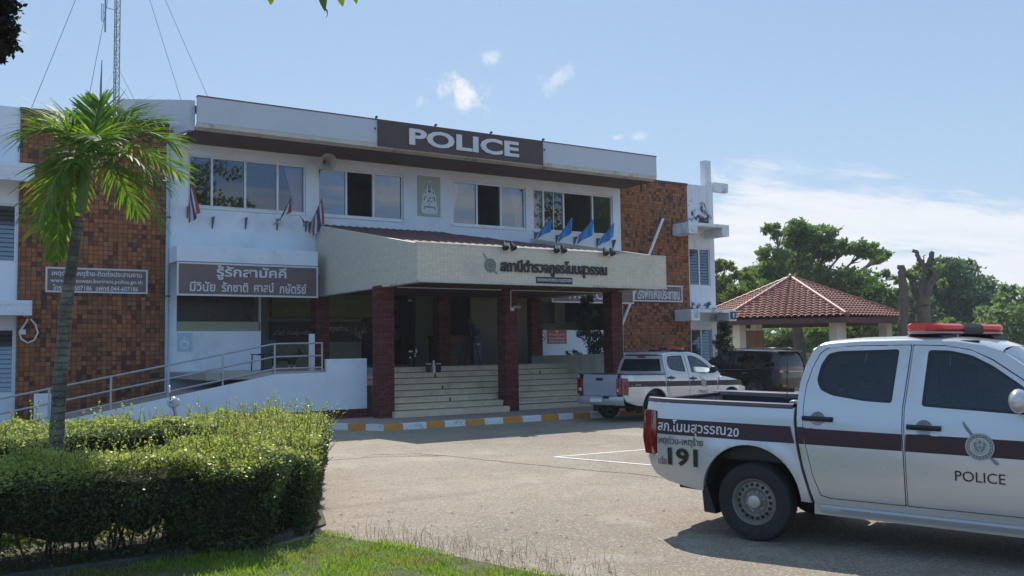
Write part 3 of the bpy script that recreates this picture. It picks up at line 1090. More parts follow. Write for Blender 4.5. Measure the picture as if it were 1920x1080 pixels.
for u0, u1, v0, v1, mi in ((-.045, -.018, .78, 1.0, 1), (.018, .045, .78, 1.0, 1), (-.012, .012, .80, .92, 2), (-.05, .05, .68, .76, 1), (-.17, -.13, .64, .70, 1), (.13, .17, .64, .70, 1), (-.21, -.17, .42, .56, 1), (.17, .21, .42, .56, 1), (-.14, .14, .20, .24, 1), (-.22, -.18, .14, .24, 1), (.18, .22, .14, .24, 1),
                           (-.09, -.05, .36, .42, 1), (.0, .05, .48, .54, 1), (.06, .10, .36, .42, 2), (-.03, 0.0, .38, .48, 1), (-.12, -.08, .50, .54, 2), (.09, .13, .50, .54, 2), (-.02, .02, .30, .33, 1)):
    b.add([(cx + u0, YW - .036, z0 + v0), (cx + u1, YW - .036, z0 + v0), (cx + u1*0.8, YW - .036, z0 + v1), (cx + u0*0.8, YW - .036, z0 + v1)], [(0, 1, 2, 3)], mi)
b.build('crest', ['cypher_light', 'cypher_dark', 'cypher_mid'], t, world=True)

# wheelchair notice, no smoking notice, red notice, navy house sign
MT['notice_blue'] = mat('notice_blue', (0.40, 0.54, 0.66), 0.5, 0.05, 4.0)
t = thing('accessibility_notice', 'faded pale blue wheelchair sign on the lower white wall by the ramp', 'sign', (6.38, YW, 1.86))
M().box(6.18, 6.58, YW - .012, YW - .001, 1.86, 2.36).build('panel', 'notice_blue', t, world=True)
b = M()
b.lathe([(0.085, 0.0), (0.115, 0.0)], 24, Matrix.Translation((6.37, YW - .014, 2.05)) @ Matrix.Rotation(R(90), 4, 'X'))
for u0, u1, v0, v1 in ((6.35, 6.385, 2.09, 2.20), (6.385, 6.45, 2.09, 2.12), (6.44, 6.475, 1.97, 2.09)):
    b.add([(u0, YW - .015, v0), (u1, YW - .015, v0), (u1, YW - .015, v1), (u0, YW - .015, v1)], [(0, 1, 2, 3)])
b.add([(6.368 + .03*math.cos(k), YW - .015, 2.235 + .03*math.sin(k)) for k in (0, 1, 2, 3, 4, 5)], [(0, 1, 2, 3, 4, 5)])
b.build('symbol', 'white', t, world=True)
t = thing('no_smoking_notice', 'white no smoking sign beside the red notice on the right wall', 'sign', (18.02, YW, 1.98))
M().box(17.87, 18.19, YW - .012, YW - .001, 1.98, 2.41).build('panel', 'white', t, world=True)
b = M()
m4 = Matrix.Translation((18.03, YW - .014, 2.20)) @ Matrix.Rotation(R(90), 4, 'X')
b.lathe([(0.115, 0.0), (0.14, 0.0)], 28, m4)
b.add([(18.03 + q[0], YW - .015, 2.20 + q[1]) for q in ((-.09, .075), (-.075, .09), (.09, -.075), (.075, -.09))], [(0, 3, 2, 1)])
b.build('symbol', 'red', t, world=True)
b = M()
b.box(17.96, 18.10, YW - .0135, YW - .0125, 2.17, 2.20)
b.build('cigarette', 'black', t, world=True)
t = thing('rules_notice', 'red notice with white lines and small crest behind the conifer', 'sign', (18.62, YW, 1.97))
M().box(18.22, 19.02, YW - .02, YW - .001, 1.96, 2.43).build('panel', 'red', t, world=True)
letters(t, [('ห้ามสูบบุหรี่', 18.30, 18.95, 2.22, 2.32, .01), ('ในสถานที่ราชการ', 18.30, 18.95, 2.11, 2.20, .01), ('ฝ่าฝืนมีโทษปรับ', 18.30, 18.95, 2.0, 2.09, .01)], YW - .02, depth=.003)
b = M()
b.add([(18.62 + .05*math.cos(k*math.pi/6), YW - .024, 2.37 + .04*math.sin(k*math.pi/6)) for k in range(12)], [tuple(range(12))])
b.build('crest', 'gold', t, world=True)
t = thing('house_sign', 'small navy sign with white mark on the right end ledge', 'sign', (26.2, 24.98, 2.74))
M().box(26.08, 26.34, 24.965, 24.995, 2.80, 3.08).build('panel', 'navy', t, world=True)
b = M()
b.box(26.17, 26.26, 24.958, 24.963, 2.95, 3.03)
b.box(26.19, 26.24, 24.958, 24.963, 2.86, 2.945)
b.build('symbol', 'letter_white', t, world=True)

# horn loudspeaker under the eave
t = thing('horn_loudspeaker', 'grey horn loudspeaker on the wall between the upper left windows', 'loudspeaker', (10.0, YW, 7.2))
MT['horn'] = mat('horn', (0.38, 0.38, 0.35), 0.5, 0.1, 5.0)
hd = (Vector((0, 0, H_CAM)) - Vector((10.26, 25.3, 7.27)))
hd = Vector((0.10, -1.0, -0.22)).normalized()
m4 = Matrix.Translation((10.2, 25.55, 7.31)) @ hd.to_track_quat('Z', 'Y').to_matrix().to_4x4()
b = M()
b.lathe([(0.0, -.12), (.05, -.12), (.05, 0.0), (.07, .05), (.12, .16), (.19, .25), (.265, .31), (.27, .325), (.255, .32), (.18, .255), (.11, .17), (.055, .07), (0.0, .06)], 28, m4)
b.build('horn', 'horn', t, world=True, smooth=True)
b = M()
b.lathe([(0.0, .22), (.03, .22), (.045, .17), (.045, .06), (0, .06)], 16, m4)
b.build('core', 'shield', t, world=True, smooth=True)
b = M()
b.tube([(10.2, YW, 7.33), (10.2, 25.62, 7.33), (10.2, 25.55, 7.30)], 0.018)
b.build('bracket', 'galv', t, world=True)

# flags in wall brackets
def flag_tri_mat():
    m, g, b = newmat('thai_tricolour')
    uv = g.n('UVMap')
    sp = g.N.new('ShaderNodeSeparateXYZ')
    g.L.new(uv, sp.inputs[0])
    c = g.ramp(sp.outputs[1], [(0.0, (0.36, 0.05, 0.05)), (0.167, (0.52, 0.52, 0.52)), (0.333, (0.05, 0.06, 0.18)), (0.667, (0.52, 0.52, 0.52)), (0.833, (0.36, 0.05, 0.05))], 'CONSTANT')
    g.put(b.inputs['Base Color'], c)
    b.inputs['Roughness'].default_value = 0.8
    return m


MT['tricolour'] = flag_tri_mat()
MT['blue_cloth'] = mat('blue_cloth', (0.05, 0.25, 0.52), 0.8, 0.15, 4.0)
MT['bracket_grey'] = mat('bracket_grey', (0.11, 0.11, 0.11), 0.6, 0.1, 4.0)


def bracket(x, z, t):
    b = M()
    b.box(x - .015, x + .015, YW - .03, YW - .001, z - .26, z + .06)
    b.prism([(YW - .03, z - .24), (YW - .03, z + .05), (YW - .20, z + .05)], 'x', x - .012, x + .012)
    return b.build('bracket', 'bracket_grey', t, world=True)


def flag(x, z, tip, label, kind, w, h, group, sway=0.0, seed=0):
    t = thing('wall_flag', label, 'flag', (x, YW, z), group=group)
    bracket(x, z, t)
    base = Vector((x, YW - .12, z - .05))
    tp = Vector(tip)
    M().tube([base, tp], 0.011, 6).build('pole', 'bracket_grey', t, world=True)
    rnd = random.Random(seed)
    b = M()
    rows = []
    n1, n2 = 8, 12
    ph = rnd.uniform(0, 6)
    for i in range(n1 + 1):
        s = i/n1
        a = tp.lerp(base, s*0.75)
        row = []
        for j in range(n2 + 1):
            u = j/n2
            drop = h*u*(1.0 - 0.28*s)
            q = a + Vector((sway*u + w*u*(0.55 - s)*0.55 + 0.05*math.sin(s*9 + ph + 2*u)*u, 0.06*math.sin(s*11 + ph)*u - 0.05*u, -drop))
            row.append(q)
        rows.append(row)
    b.loft(rows)
    o = b.build('cloth', kind, t, world=True, smooth='all')
    uv = o.data.uv_layers.new(name='UVMap')
    nn_ = n2 + 1
    for p in o.data.polygons:
        for li in p.loop_indices:
            vi = o.data.loops[li].vertex_index
            uv.data[li].uv = ((vi % nn_)/n2, (vi//nn_)/n1)
    return t


TG = 'tricolour flags below the upper left windows'
flag(6.42, 5.70, (6.38, 25.2, 6.30), 'long drooping red white and blue flag beside the palm crown', 'tricolour', 0.38, 0.78, TG, 0.10, 1)
flag(8.90, 5.52, (9.15, 25.3, 6.14), 'red white and blue flag furled up its pole, second from the horn loudspeaker', 'tricolour', 0.35, 0.42, TG, -0.18, 2)
flag(9.75, 5.52, (9.38, 25.2, 5.60), 'red white and blue flag hanging sideways left of the porch corner', 'tricolour', 0.4, 0.20, TG, 0.0, 3)
flag(9.86, 5.50, (10.06, 25.3, 6.20), 'red white and blue flag upright directly below the horn loudspeaker', 'tricolour', 0.2, 0.75, TG, 0.02, 4)
for x, z, lb in ((7.09, 5.46, 'empty grey flag bracket under the two leftmost panes of the upper windows'), (8.00, 5.50, 'empty grey flag bracket under the middle bar of the leftmost upper window'), (21.14, 5.56, 'empty grey flag bracket right of the four blue flags')):
    t = thing('flag_bracket', lb, 'bracket', (x, YW, z), group='empty flag brackets on the upper wall')
    bracket(x, z, t)
BG = 'blue flags over the porch roof'
for i, (x, z, tip, lb) in enumerate(((17.78, 5.64, (18.12, 25.3, 6.13), 'narrow blue flag, leftmost of the row over the porch roof'),
                                     (18.66, 5.60, (19.00, 25.3, 6.24), 'blue flag with pale mark, second of the row over the porch'),
                                     (19.42, 5.58, (19.90, 25.3, 6.22), 'blue flag under the dark open sash of the right upper window'),
                                     (20.42, 5.58, (20.82, 25.3, 6.14), 'blue flag nearest the right tiled wall'))):
    f = flag(x, z, tip, lb, 'blue_cloth', 0.36, 0.50 - 0.10*(i == 0), BG, -0.12 - 0.04*(i == 3), 10 + i)

# twin floodlights on the porch edge
for i, (x, lb) in enumerate(((12.52, 'black twin floodlight on the porch edge above the round crest'), (14.06, 'black twin floodlight on the porch edge over the middle of the name'), (15.66, 'black twin floodlight on the porch edge over the last letters'))):
    t = thing('twin_floodlight', lb, 'floodlight', (x, PY, 4.31), group='floodlights on the porch edge')
    M().box(x - .05, x + .05, PY - .08, PY + .04, 4.315, 4.40).box(x - .03, x + .03, PY - .13, PY - .02, 4.22, 4.30).build('junction_box', 'white', t, world=True)
    for dx in (-.12, .10):
        b = M()
        d_ = Vector((dx*0.6, -0.5, -0.75)).normalized()
        m4 = Matrix.Translation((x + dx, PY - .12, 4.33)) @ d_.to_track_quat('Z', 'Y').to_matrix().to_4x4()
        b.lathe([(0, -.10), (.04, -.10), (.055, -.03), (.085, .06), (.09, .09), (.075, .08), (0, .06)], 14, m4)
        b.build('lamp', 'black', t, world=True, smooth=True)

# security camera and conduit on the middle column
t = thing('security_camera', 'white security camera on the middle brick column', 'camera', (13.9, 21.3, 2.8))
b = M()
b.box(13.83, 13.93, 21.24, 21.295, 2.82, 2.92)
b.build('junction_box', 'white', t, world=True)
b = M()
m4 = Matrix.Translation((13.97, 21.16, 2.93)) @ Vector((0.55, -0.7, -0.1)).normalized().to_track_quat('Z', 'Y').to_matrix().to_4x4()
b.lathe([(0, -.1), (.04, -.1), (.045, .1), (.03, .1), (0, .08)], 12, m4)
b.build('body', 'shield_light', t, world=True, smooth=True)
b = M()
b.tube([(13.85, 21.285, 2.92), (13.85, 21.285, 3.36), (13.89, 21.285, 3.385), (17.0, 21.285, 3.385)], 0.014, 6)
b.tube([(13.90, 21.24, 2.88), (13.97, 21.2, 2.92)], 0.012, 6)
b.build('conduit', 'white_trim', t, world=True)
t = thing('porch_conduit', 'thin white cable tube along the left porch beam', 'pipe', (12, 21.3, 3.38))
M().tube([(10.45, 21.285, 3.385), (13.55, 21.285, 3.385)], 0.014, 6).build('conduit', 'white_trim', t, world=True)

# rain pipes
MT['pipe_blue'] = mat('pipe_blue', (0.34, 0.46, 0.56), 0.45, 0.06, 3.0)
t = thing('rain_pipe', 'pale blue rain pipe down the corner of the left tiled wall', 'pipe', (5.9, 25.7, 0))
M().tube([(5.90, 25.72, 0.25), (5.90, 25.72, 7.6)], 0.05, 10).build('pipe', 'pipe_blue', t, world=True, smooth=True)
for z in (3.3, 5.4):
    M().box(5.83, 5.97, 25.66, 25.89, z, z + .04).build('clip', 'dark_frame', t, world=True)
t = thing('slanted_pipe', 'white slanted drain pipe crossing the right tiled wall', 'pipe', (22, 25.8, 3))
a_, b_ = onY(1243, 410, 25.75), onY(1150, 650, 25.75)
M().tube([a_, b_], 0.055, 10).build('pipe', 'white', t, world=True, smooth=True)
M().box(a_.x - .05, a_.x + .1, 25.72, 25.89, a_.z - .04, a_.z + .05).build('clip', 'dark_frame', t, world=True)

# cable loop under the left ledge
t = thing('cable_loop', 'white cable hanging in a loop below the left window ledge', 'cable', (2.7, 25.8, 2.2))
b = M()
pts = [onY(x, y, 25.84) for x, y in ((52, 598), (44, 612), (36, 622), (40, 636), (52, 643), (64, 638), (71, 624), (66, 608), (57, 598))]
sm_ = []
for i in range(len(pts) - 1):
    for k in range(4):
        sm_.append(pts[i].lerp(pts[i + 1], k/4))
b.tube(sm_ + [pts[-1]], 0.022, 8)
b.build('cable', 'ledge_white', t, world=True, smooth='all')
p = onY(42, 623, 25.84)
M().box(p.x - .07, p.x + .07, 25.78, 25.895, p.z - .06, p.z + .07).build('junction_box', 'ledge_white', t, world=True, bevel=.01)

# ramp handrail
t = thing('ramp_handrail', 'galvanised three bar handrail beside the wheelchair ramp', 'handrail', (7.5, 22.07, 1.2))
yh = 22.07
zr = lambda x: 2.0 if x > 7.57 else 2.0 + (x - 7.57)*0.186
for dz in (0.0, -.31, -.60):
    b = M()
    b.tube([(-1.0, yh, zr(-1.0) + dz), (7.50, yh, zr(7.5) + dz), (7.66, yh, 2.0 + dz), (8.78, yh, 2.01 + dz)], 0.021, 8)
    b.build('rail', 'galv', t, world=True, smooth=True)
for x in (1.45, 2.68, 3.90, 5.11, 6.33, 7.57, 8.77):
    zb = 0.02 + (1.27 - 0.13)*(x - 1.45)/(7.58 - 1.45) + .13 if x < 7.58 else 1.27
    M().tube([(x, yh, zb - .05), (x, yh, zr(x) + .01)], 0.024, 8).build('post', 'galv', t, world=True, smooth=True)

# things in the hall and on the steps
def bench(x, y, rz, label):
    t = thing('plastic_chair', label, 'chair', (x, y, FLZ), rz)
    MT.setdefault('chair_blue', mat('chair_blue', (0.03, 0.05, 0.07), 0.4, 0.1, 4.0))
    b = M()
    rows = []
    for i in range(9):
        s = i/8
        prof = [(-.22, .43), (-.1, .415), (.05, .41), (.17, .42), (.205, .47), (.225, .60), (.245, .72), (.26, .82)]
        row = [(-.23 + .46*s, yy, zz - .02*math.sin(math.pi*s)) for yy, zz in prof]
        rows.append(row)
    b.loft(rows)
    o = b.build('seat', 'chair_blue', t, smooth='all')
    so = o.modifiers.new('solid', 'SOLIDIFY')
    so.thickness = 0.02
    for sx in (-.19, .19):
        for sy in (-.18, .17):
            M().tube([(sx, sy, .42), (sx*1.08, sy*1.08, 0)], .017, 8).build('leg', 'black', t)
    return t


bench(8.02, 24.35, R(-70), 'dark plastic chair on the landing beside the white counter wall')

# dog on the ramp landing, standing, looking right
MT['dog_fur'] = mat('dog_fur', (0.012, 0.012, 0.014), 0.8, 0.2, 8.0)
def dog():
    m, g, bb = newmat('dog_coat')
    co = g.n('TexCoord', out=3)
    sp = g.N.new('ShaderNodeSeparateXYZ')
    g.L.new(co, sp.inputs[0])
    low = g.m('SUBTRACT', 1.0, g.sm(g.m('ADD', sp.outputs[2], g.m('MULTIPLY', g.noise(co, 9.0, 3), 0.12)), 0.15, 0.22))
    chest = g.m('MULTIPLY', g.sm(sp.outputs[0], 0.36, 0.42), g.m('SUBTRACT', 1.0, g.sm(sp.outputs[2], 0.36, 0.42)))
    c = g.mix(g.m('MAXIMUM', low, chest), (0.014, 0.013, 0.014), (0.42, 0.40, 0.37))
    g.put(bb.inputs['Base Color'], c)
    bb.inputs['Roughness'].default_value = 0.8
    t = thing('dog', 'black dog with white feet standing on the ramp landing behind the handrail', 'dog', (8.12, 22.95, FLZ), R(3))
    J = []
    E_ = []

    def j(p, r, par=None):
        J.append((p, r))
        if par is not None:
            E_.append((par, len(J) - 1))
        return len(J) - 1
    pel = j((-.24, 0, .335), .095)
    mid = j((-.02, 0, .325), .088, pel)
    ch = j((.20, 0, .325), .108, mid)
    nk = j((.33, 0, .39), .072, ch)
    hd_ = j((.41, 0, .45), .068, nk)
    mz = j((.49, 0, .425), .040, hd_)
    j((.545, 0, .41), .026, mz)
    ta = j((-.34, 0, .39), .030, pel)
    tb = j((-.38, 0, .46), .026, ta)
    tc = j((-.33, 0, .53), .024, tb)
    j((-.27, 0, .51), .018, tc)
    for s in (-1, 1):
        off = .05 if s > 0 else -.03
        a = j((-.26 + off*.5, .07*s, .24), .058, pel)
        k = j((-.21 + off, .075*s, .17), .036, a)
        h = j((-.30 + off, .075*s, .105), .022, k)
        f = j((-.275 + off, .075*s, .025), .020, h)
        j((-.235 + off, .075*s, .016), .018, f)
        a = j((.20 - off*.5, .065*s, .22), .045, ch)
        k = j((.21 - off, .07*s, .12), .026, a)
        f = j((.20 - off, .07*s, .025), .021, k)
        j((.24 - off, .07*s, .016), .018, f)
    me = bpy.data.meshes.new('body')
    me.from_pydata([p for p, r in J], E_, [])
    o = bpy.data.objects.new('body', me)
    COL.objects.link(o)
    sk = o.modifiers.new('skin', 'SKIN')
    for i, (p, r) in enumerate(J):
        me.skin_vertices[0].data[i].radius = (r, r)
    me.skin_vertices[0].data[0].use_root = True
    o.modifiers.new('sub', 'SUBSURF').levels = 2
    o.modifiers['sub'].render_levels = 2
    bpy.context.view_layer.update()
    m2 = bpy.data.meshes.new_from_object(o.evaluated_get(bpy.context.evaluated_depsgraph_get()))
    bpy.data.objects.remove(o)
    # ears, joined into the same surface object
    bm = bmesh.new()
    bm.from_mesh(m2)
    for s in (-1, 1):
        vs = [bm.verts.new(q) for q in ((.37, .028*s, .50), (.42, .050*s, .49), (.385, .066*s, .47), (.385, .05*s, .575))]
        for f in ((0, 1, 3), (1, 2, 3), (2, 0, 3), (0, 2, 1)):
            bm.faces.new([vs[i] for i in f])
    bm.to_mesh(m2)
    bm.free()
    m2.materials.append(m)
    m2.polygons.foreach_set('use_smooth', [True]*len(m2.polygons))
    ob = bpy.data.objects.new('body', m2)
    COL.objects.link(ob)
    ob.parent = t


dog()

# three vases and a flowering pot at the head of the steps
for i, (x, k, lb) in enumerate(((12.40, 0, 'dark pot with pale rim, left of the three vases on the steps'), (12.565, 1, 'slim white vase between two dark pots on the steps'), (12.72, 0, 'dark pot with pale rim, right of the three vases on the steps'))):
    t = thing('vase', lb, 'vase', (x, 23.32, 1.18), group='vases on the steps')
    m4 = Matrix.Identity(4)
    b = M()
    if k:
        b.lathe([(0, 0), (.045, 0), (.05, .10), (.03, .22), (.028, .30), (.04, .33), (.0, .30)], 16)
        b.build('body', 'white', t, smooth=True)
    else:
        b.lathe([(0, 0), (.06, 0), (.075, .12), (.07, .22), (.05, .22), (0, .18)], 16)
        b.build('body', 'black', t, smooth=True)
        M().lathe([(.074, .222), (.085, .225), (.085, .25), (.06, .25), (.05, .222)], 16).build('rim', 'cheek', t, smooth=True)
t = thing('flower_pot', 'dark pot plant with small white flowers beside the hall column', 'pot plant', (12.1, 23.75, FLZ))
M().lathe([(0, 0), (.07, 0), (.09, .16), (.0, .15)], 14).build('pot', 'black', t, smooth=True)
b = M()
rr = random.Random(5)
for i in range(9):
    p = Vector((rr.uniform(-.13, .13), rr.uniform(-.1, .1), rr.uniform(.2, .5)))
    b.tube([(0, 0, .13), (p.x*.5, p.y*.5, p.z*.7), p], .006, 5)
    for k in range(4):
        a = rr.uniform(0, 6.28)
        b.add([p*0.8, p*0.8 + Vector((.05*math.cos(a), .05*math.sin(a), .02)), p*0.8 + Vector((.10*math.cos(a), .10*math.sin(a), -.03)), p*.8 + Vector((.05*math.cos(a + .5), .05*math.sin(a + .5), .0))], [(0, 1, 2, 3)])
MT['dark_leaf'] = leafmat('dark_leaf', (0.02, 0.05, 0.018), (0.035, 0.075, 0.025), 0.3)
b.build('stems', 'dark_leaf', t)
b = M()
for i in range(7):
    c = Vector((rr.uniform(-.11, .11), rr.uniform(-.12, -.02), rr.uniform(.22, .50)))
    b.ball(c, (.035, .03, .028), 8)
b.build('flowers', 'white', t, smooth=True)

t = thing('water_cooler', 'blue topped water cooler against the hall wall', 'water cooler', (15.9, 26.6, FLZ))
M().box(-.17, .17, -.16, .16, 0, .92).build('cabinet', mat('cooler_blue', (0.05, 0.09, 0.12), 0.4, .1, 4), t, bevel=.02)
b = M()
b.lathe([(0, .93), (.07, .93), (.13, 1.0), (.135, 1.28), (.12, 1.32), (0, 1.32)], 18)
b.build('bottle', mat('bottle_blue', (0.03, 0.10, 0.20), 0.15, .1, 4), t, smooth=True)
M().box(-.06, .06, -.19, -.16, .62, .68).build('tap', 'white', t)
t = thing('reception_desk', 'dark wooden reception desk inside the porch hall', 'desk', (15.1, 26.9, FLZ))
MT['dark_wood'] = mat('dark_wood', (0.055, 0.040, 0.032), 0.5, .2, 3)
M().box(-.62, .62, -.3, .3, .0, .90).build('front', 'dark_wood', t)
M().box(-.66, .66, -.34, .34, .905, .94).build('top', 'dark_wood', t)
t = thing('desk_notice', 'white sheet and red card fixed to the reception desk front', 'notice', (15.0, 26.59, 2.05))
M().box(14.56, 14.80, 26.585, 26.598, 2.03, 2.26).build('paper', 'white', t, world=True)
M().box(14.82, 15.40, 26.585, 26.597, 2.06, 2.26).build('card', mat('dull_red', (0.22, 0.04, 0.035), .6, .1, 4), t, world=True)
t = thing('easel', 'dark tripod easel in front of the reception desk', 'easel', (15.45, 26.2, FLZ))
for a, c in (((-.42, 0, 0), (-.02, 0, 1.35)), ((.40, 0, 0), (.02, 0, 1.35)), ((0, .35, 0), (0, .03, 1.30))):
    M().tube([a, c], .02, 6).build('leg', 'black', t)
M().box(-.09, .09, -.05, .05, 1.28, 1.46).build('head', 'black', t)
t = thing('display_cabinet', 'dark display cabinet with framed pictures at the back of the hall', 'cabinet', (14.6, 30.9, FLZ))
M().box(-.75, .75, -.2, .2, 0, 2.55).build('carcass', 'black', t)
rr = random.Random(8)
for i in range(9):
    x, z = -.6 + .42*(i % 3), .9 + .52*(i//3)
    M().box(x, x + .3, -.225, -.205, z, z + .38).build('picture', mat('picture_tone', (rr.uniform(.04, .12), rr.uniform(.05, .10), rr.uniform(.05, .12)), .5, .4, 9), t)
for x, z0, lb in ((14.34, 2.95, 'pale gold hanging ornament between the two hall columns'), (13.25, 3.32, 'small gold ornament hanging near the left hall column')):
    t = thing('hanging_ornament', lb, 'ornament', (x, 26.1, z0), group='ornaments hanging in the hall')
    b = M()
    b.lathe([(0, 0), (.09, .01), (.07, .05), (.05, .10), (.075, .25), (.05, .34), (.02, .40), (0.01, .42)] if z0 < 3.2 else [(0, 0), (.07, 0), (.06, .05), (.02, .08)], 12)
    b.build('body', 'cheek', t, smooth=True)
    M().tube([(0, 0, .08 if z0 > 3.2 else .42), (0, 0, 3.99 - z0)], .006, 5).build('cord', 'gold', t)
# notice boards on the back wall
MT['lime_board'] = mat('lime_board', (0.17, 0.20, 0.045), .6, .12, 1.5)
t = board('lime_board', 'yellow green Thai notice board on the left hall wall', 9.5, 13.0, 2.86, 3.9, 28.19, 'lime_board', 'dark_wood', .05)
letters(t, [('ข้อมูลท้องถิ่น', 9.9, 11.6, 3.62, 3.82, 0), ('สถานีตำรวจภูธร โนนสุวรรณ', 9.7, 12.4, 3.32, 3.52, 0), ('จังหวัดบุรีรัมย์', 9.9, 12.0, 3.02, 3.20, 0)], 28.13, 'olive_wall', .003)
t = board('welcome_banner', 'black banner with white Thai words under the yellow green board', 9.48, 12.95, 2.12, 2.76, 28.19, 'black', None)
letters(t, [('สวัสดี ท่านผู้มาเยือน', 9.6, 10.9, 2.3, 2.5, 0), ('ฝน ทุกท่าน', 11.10, 12.05, 2.40, 2.66, .015)], 28.13, 'cheek', .003)
b = M()
rr = random.Random(2)
for k in range(14):
    x = 12.3 + rr.uniform(-.25, .4)
    b.tube([(12.5, 28.12, 2.2), (x*.5 + 6.2, 28.12, 2.35 + rr.uniform(0, .1)), (x, 28.12, 2.4 + rr.uniform(0, .28))], .008, 4)
b.build('grass_picture', 'cheek', t, world=True)
t = board('dark_board', 'dark framed board on the right hall wall behind the conifer', 20.75, 21.42, 2.8, 3.6, 28.19, 'black_glass', 'dark_wood', .05)
t = board('counter_notice', 'dark framed picture on the right hall wall, left of the conifer tip', 19.55, 20.2, 2.75, 3.5, 28.19, 'black_glass', 'dark_wood', .04)

# radio mast behind the roof, with its aerials and stays
t = thing('lattice_mast', 'grey guyed lattice radio mast rising behind the left roof', 'mast', (5.87, 33, 0))
MT['mast_grey'] = mat('mast_grey', (0.20, 0.23, 0.27), .5, .1, 3, metallic=.3)
b = M()
zb, zt = 8.0, 21.0
mx = lambda z: 5.87
cr = [(-.085, -.05), (.085, -.05), (0, .095)]
for cx_, cy_ in cr:
    b.tube([(5.87 + cx_, 33 + cy_, zb), (5.87 + cx_, 33 + cy_, zt)], .017, 6)
z = zb
k = 0
while z < zt - .25:
    for i in range(3):
        a, c = cr[i], cr[(i + 1) % 3]
        if k % 2:
            a, c = c, a
        b.tube([(5.87 + a[0], 33 + a[1], z), (5.87 + c[0], 33 + c[1], z + .24)], .008, 4)
        b.tube([(5.87 + a[0], 33 + a[1], z), (5.87 + c[0], 33 + c[1], z)], .008, 4)
    z += .24
    k += 1
b.build('lattice', 'mast_grey', t, world=True)
for top, px, py, dep in (((5.87, 33, 17.2), 337, 180, 31.0), ((5.87, 33, 17.4), 388, 178, 31.0), ((5.87, 33, 17.4), 58, 205, 31.0), ((5.87, 33, 11.5), 250, 183, 30), ((5.87, 33, 10.9), 240, 183, 30), ((5.87, 33, 15.5), 164, 195, 30.0), ((5.87, 33, 11.5), 185, 195, 30.0)):
    q = onY(px, py, dep)
    v = Vector(top)
    e = v + (q - v)*1.12
    M().tube([v, e], .009, 4).build('stay', 'mast_grey', t, world=True)
b = M()
b.tube([(5.5, 33, 12.55), (5.5, 33, 15.5)], .028, 6)
b.build('aerial', 'mast_grey', t, world=True)
b = M()
b.tube([(5.38, 33, 12.9), (5.38, 33, 13.5), (5.43, 33, 13.5), (5.43, 33, 12.9), (5.38, 33, 12.9)], .012, 5)
b.tube([(5.42, 33, 13.2), (5.5, 33, 13.2)], .012, 5)
b.tube([(5.5, 33, 13.4), (5.8, 33, 13.35)], .012, 5)
b.build('dipole', 'mast_grey', t, world=True)
t = thing('whip_aerial', 'dark tapering whip aerial beside the lattice mast', 'aerial', (5.37, 31.5, 8))
M().tube([(5.15, 31.5, 8.0), (5.15, 31.5, 10.3), (5.17, 31.5, 11.15)], [.05, .035, .012], 6).build('rod', 'mast_grey', t, world=True)
# ------------------------------------------------------------------ vehicles
def paint(name, col, rough=0.28, coat=0.6, met=0.0, dust=(0.42, 0.38, 0.30), damt=0.35):
    m, g, b = newmat(name)
    co = g.n('TexCoord', out=3)
    sp = g.N.new('ShaderNodeSeparateXYZ')
    g.L.new(co, sp.inputs[0])
    n1 = g.noise(co, 2.0, 6, 0.65)
    low = g.m('SUBTRACT', 1.0, g.sm(g.m('ADD', sp.outputs[2], g.m('MULTIPLY', n1, 0.3)), 0.35, 0.95))
    f = g.m('MULTIPLY', low, damt)
    c = g.mix(f, col, dust)
    g.put(b.inputs['Base Color'], c)
    g.put(b.inputs['Roughness'], g.m('ADD', rough, g.m('MULTIPLY', f, 0.6)))
    b.inputs['Metallic'].default_value = met
    b.inputs['Coat Weight'].default_value = coat
    b.inputs['Coat Roughness'].default_value = 0.05
    return m


MT['car_white'] = paint('car_white', (0.58, 0.58, 0.57), 0.27, 0.8, 0.40)
MT['car_silver_shade'] = paint('car_silver_shade', (0.42, 0.43, 0.45), 0.32, 0.6, 0.35)
MT['car_black'] = paint('car_black', (0.006, 0.006, 0.008), 0.25, 0.35, damt=0.04)
MT['maroon'] = paint('maroon', (0.040, 0.009, 0.013), 0.55, 0.0, damt=0.1)
MT['rail_maroon'] = paint('rail_maroon', (0.075, 0.02, 0.032), 0.3, 0.8, damt=0.0)
MT['stripe_edge'] = mat('stripe_edge', (0.01, 0.01, 0.01), 0.4)
MT['trim_black'] = mat('trim_black', (0.012, 0.013, 0.014), 0.45, 0.1, 6)
MT['liner'] = mat('liner', (0.010, 0.010, 0.010), 0.9, 0.2, 6)
MT['tyre'] = mat('tyre', (0.022, 0.021, 0.020), 0.85, 0.2, 6, 0.3, 60, dirt=(0.075, 0.065, 0.05), dscale=4.0, damt=0.5)
MT['steel_rim'] = mat('steel_rim', (0.24, 0.225, 0.18), 0.5, 0.15, 8, metallic=0.4, dirt=(0.09, 0.075, 0.055), dscale=5, damt=0.6)
MT['hubcap'] = mat('hubcap', (0.50, 0.49, 0.46), 0.4, 0.1, 8, metallic=0.6)
MT['alloy'] = mat('alloy', (0.35, 0.35, 0.36), 0.3, 0.1, 8, metallic=0.8)
MT['car_glass'] = glassmat('car_glass', (0.07, 0.08, 0.095), 0.035)
MT['screen_glass'] = glassmat('screen_glass', (0.45, 0.50, 0.52), 0.30)
MT['clear_glass'] = glassmat('clear_glass', (0.55, 0.60, 0.62), 0.08)
MT['cabin'] = mat('cabin', (0.045, 0.045, 0.05), 0.8, .1, 4)
m_, g_, b_ = newmat('lamp_red')
b_.inputs['Base Color'].default_value = (0.20, 0.008, 0.012, 1)
b_.inputs['Roughness'].default_value = 0.12
b_.inputs['Coat Weight'].default_value = 1.0
MT['lamp_red'] = m_
m_, g_, b_ = newmat('lamp_clear')
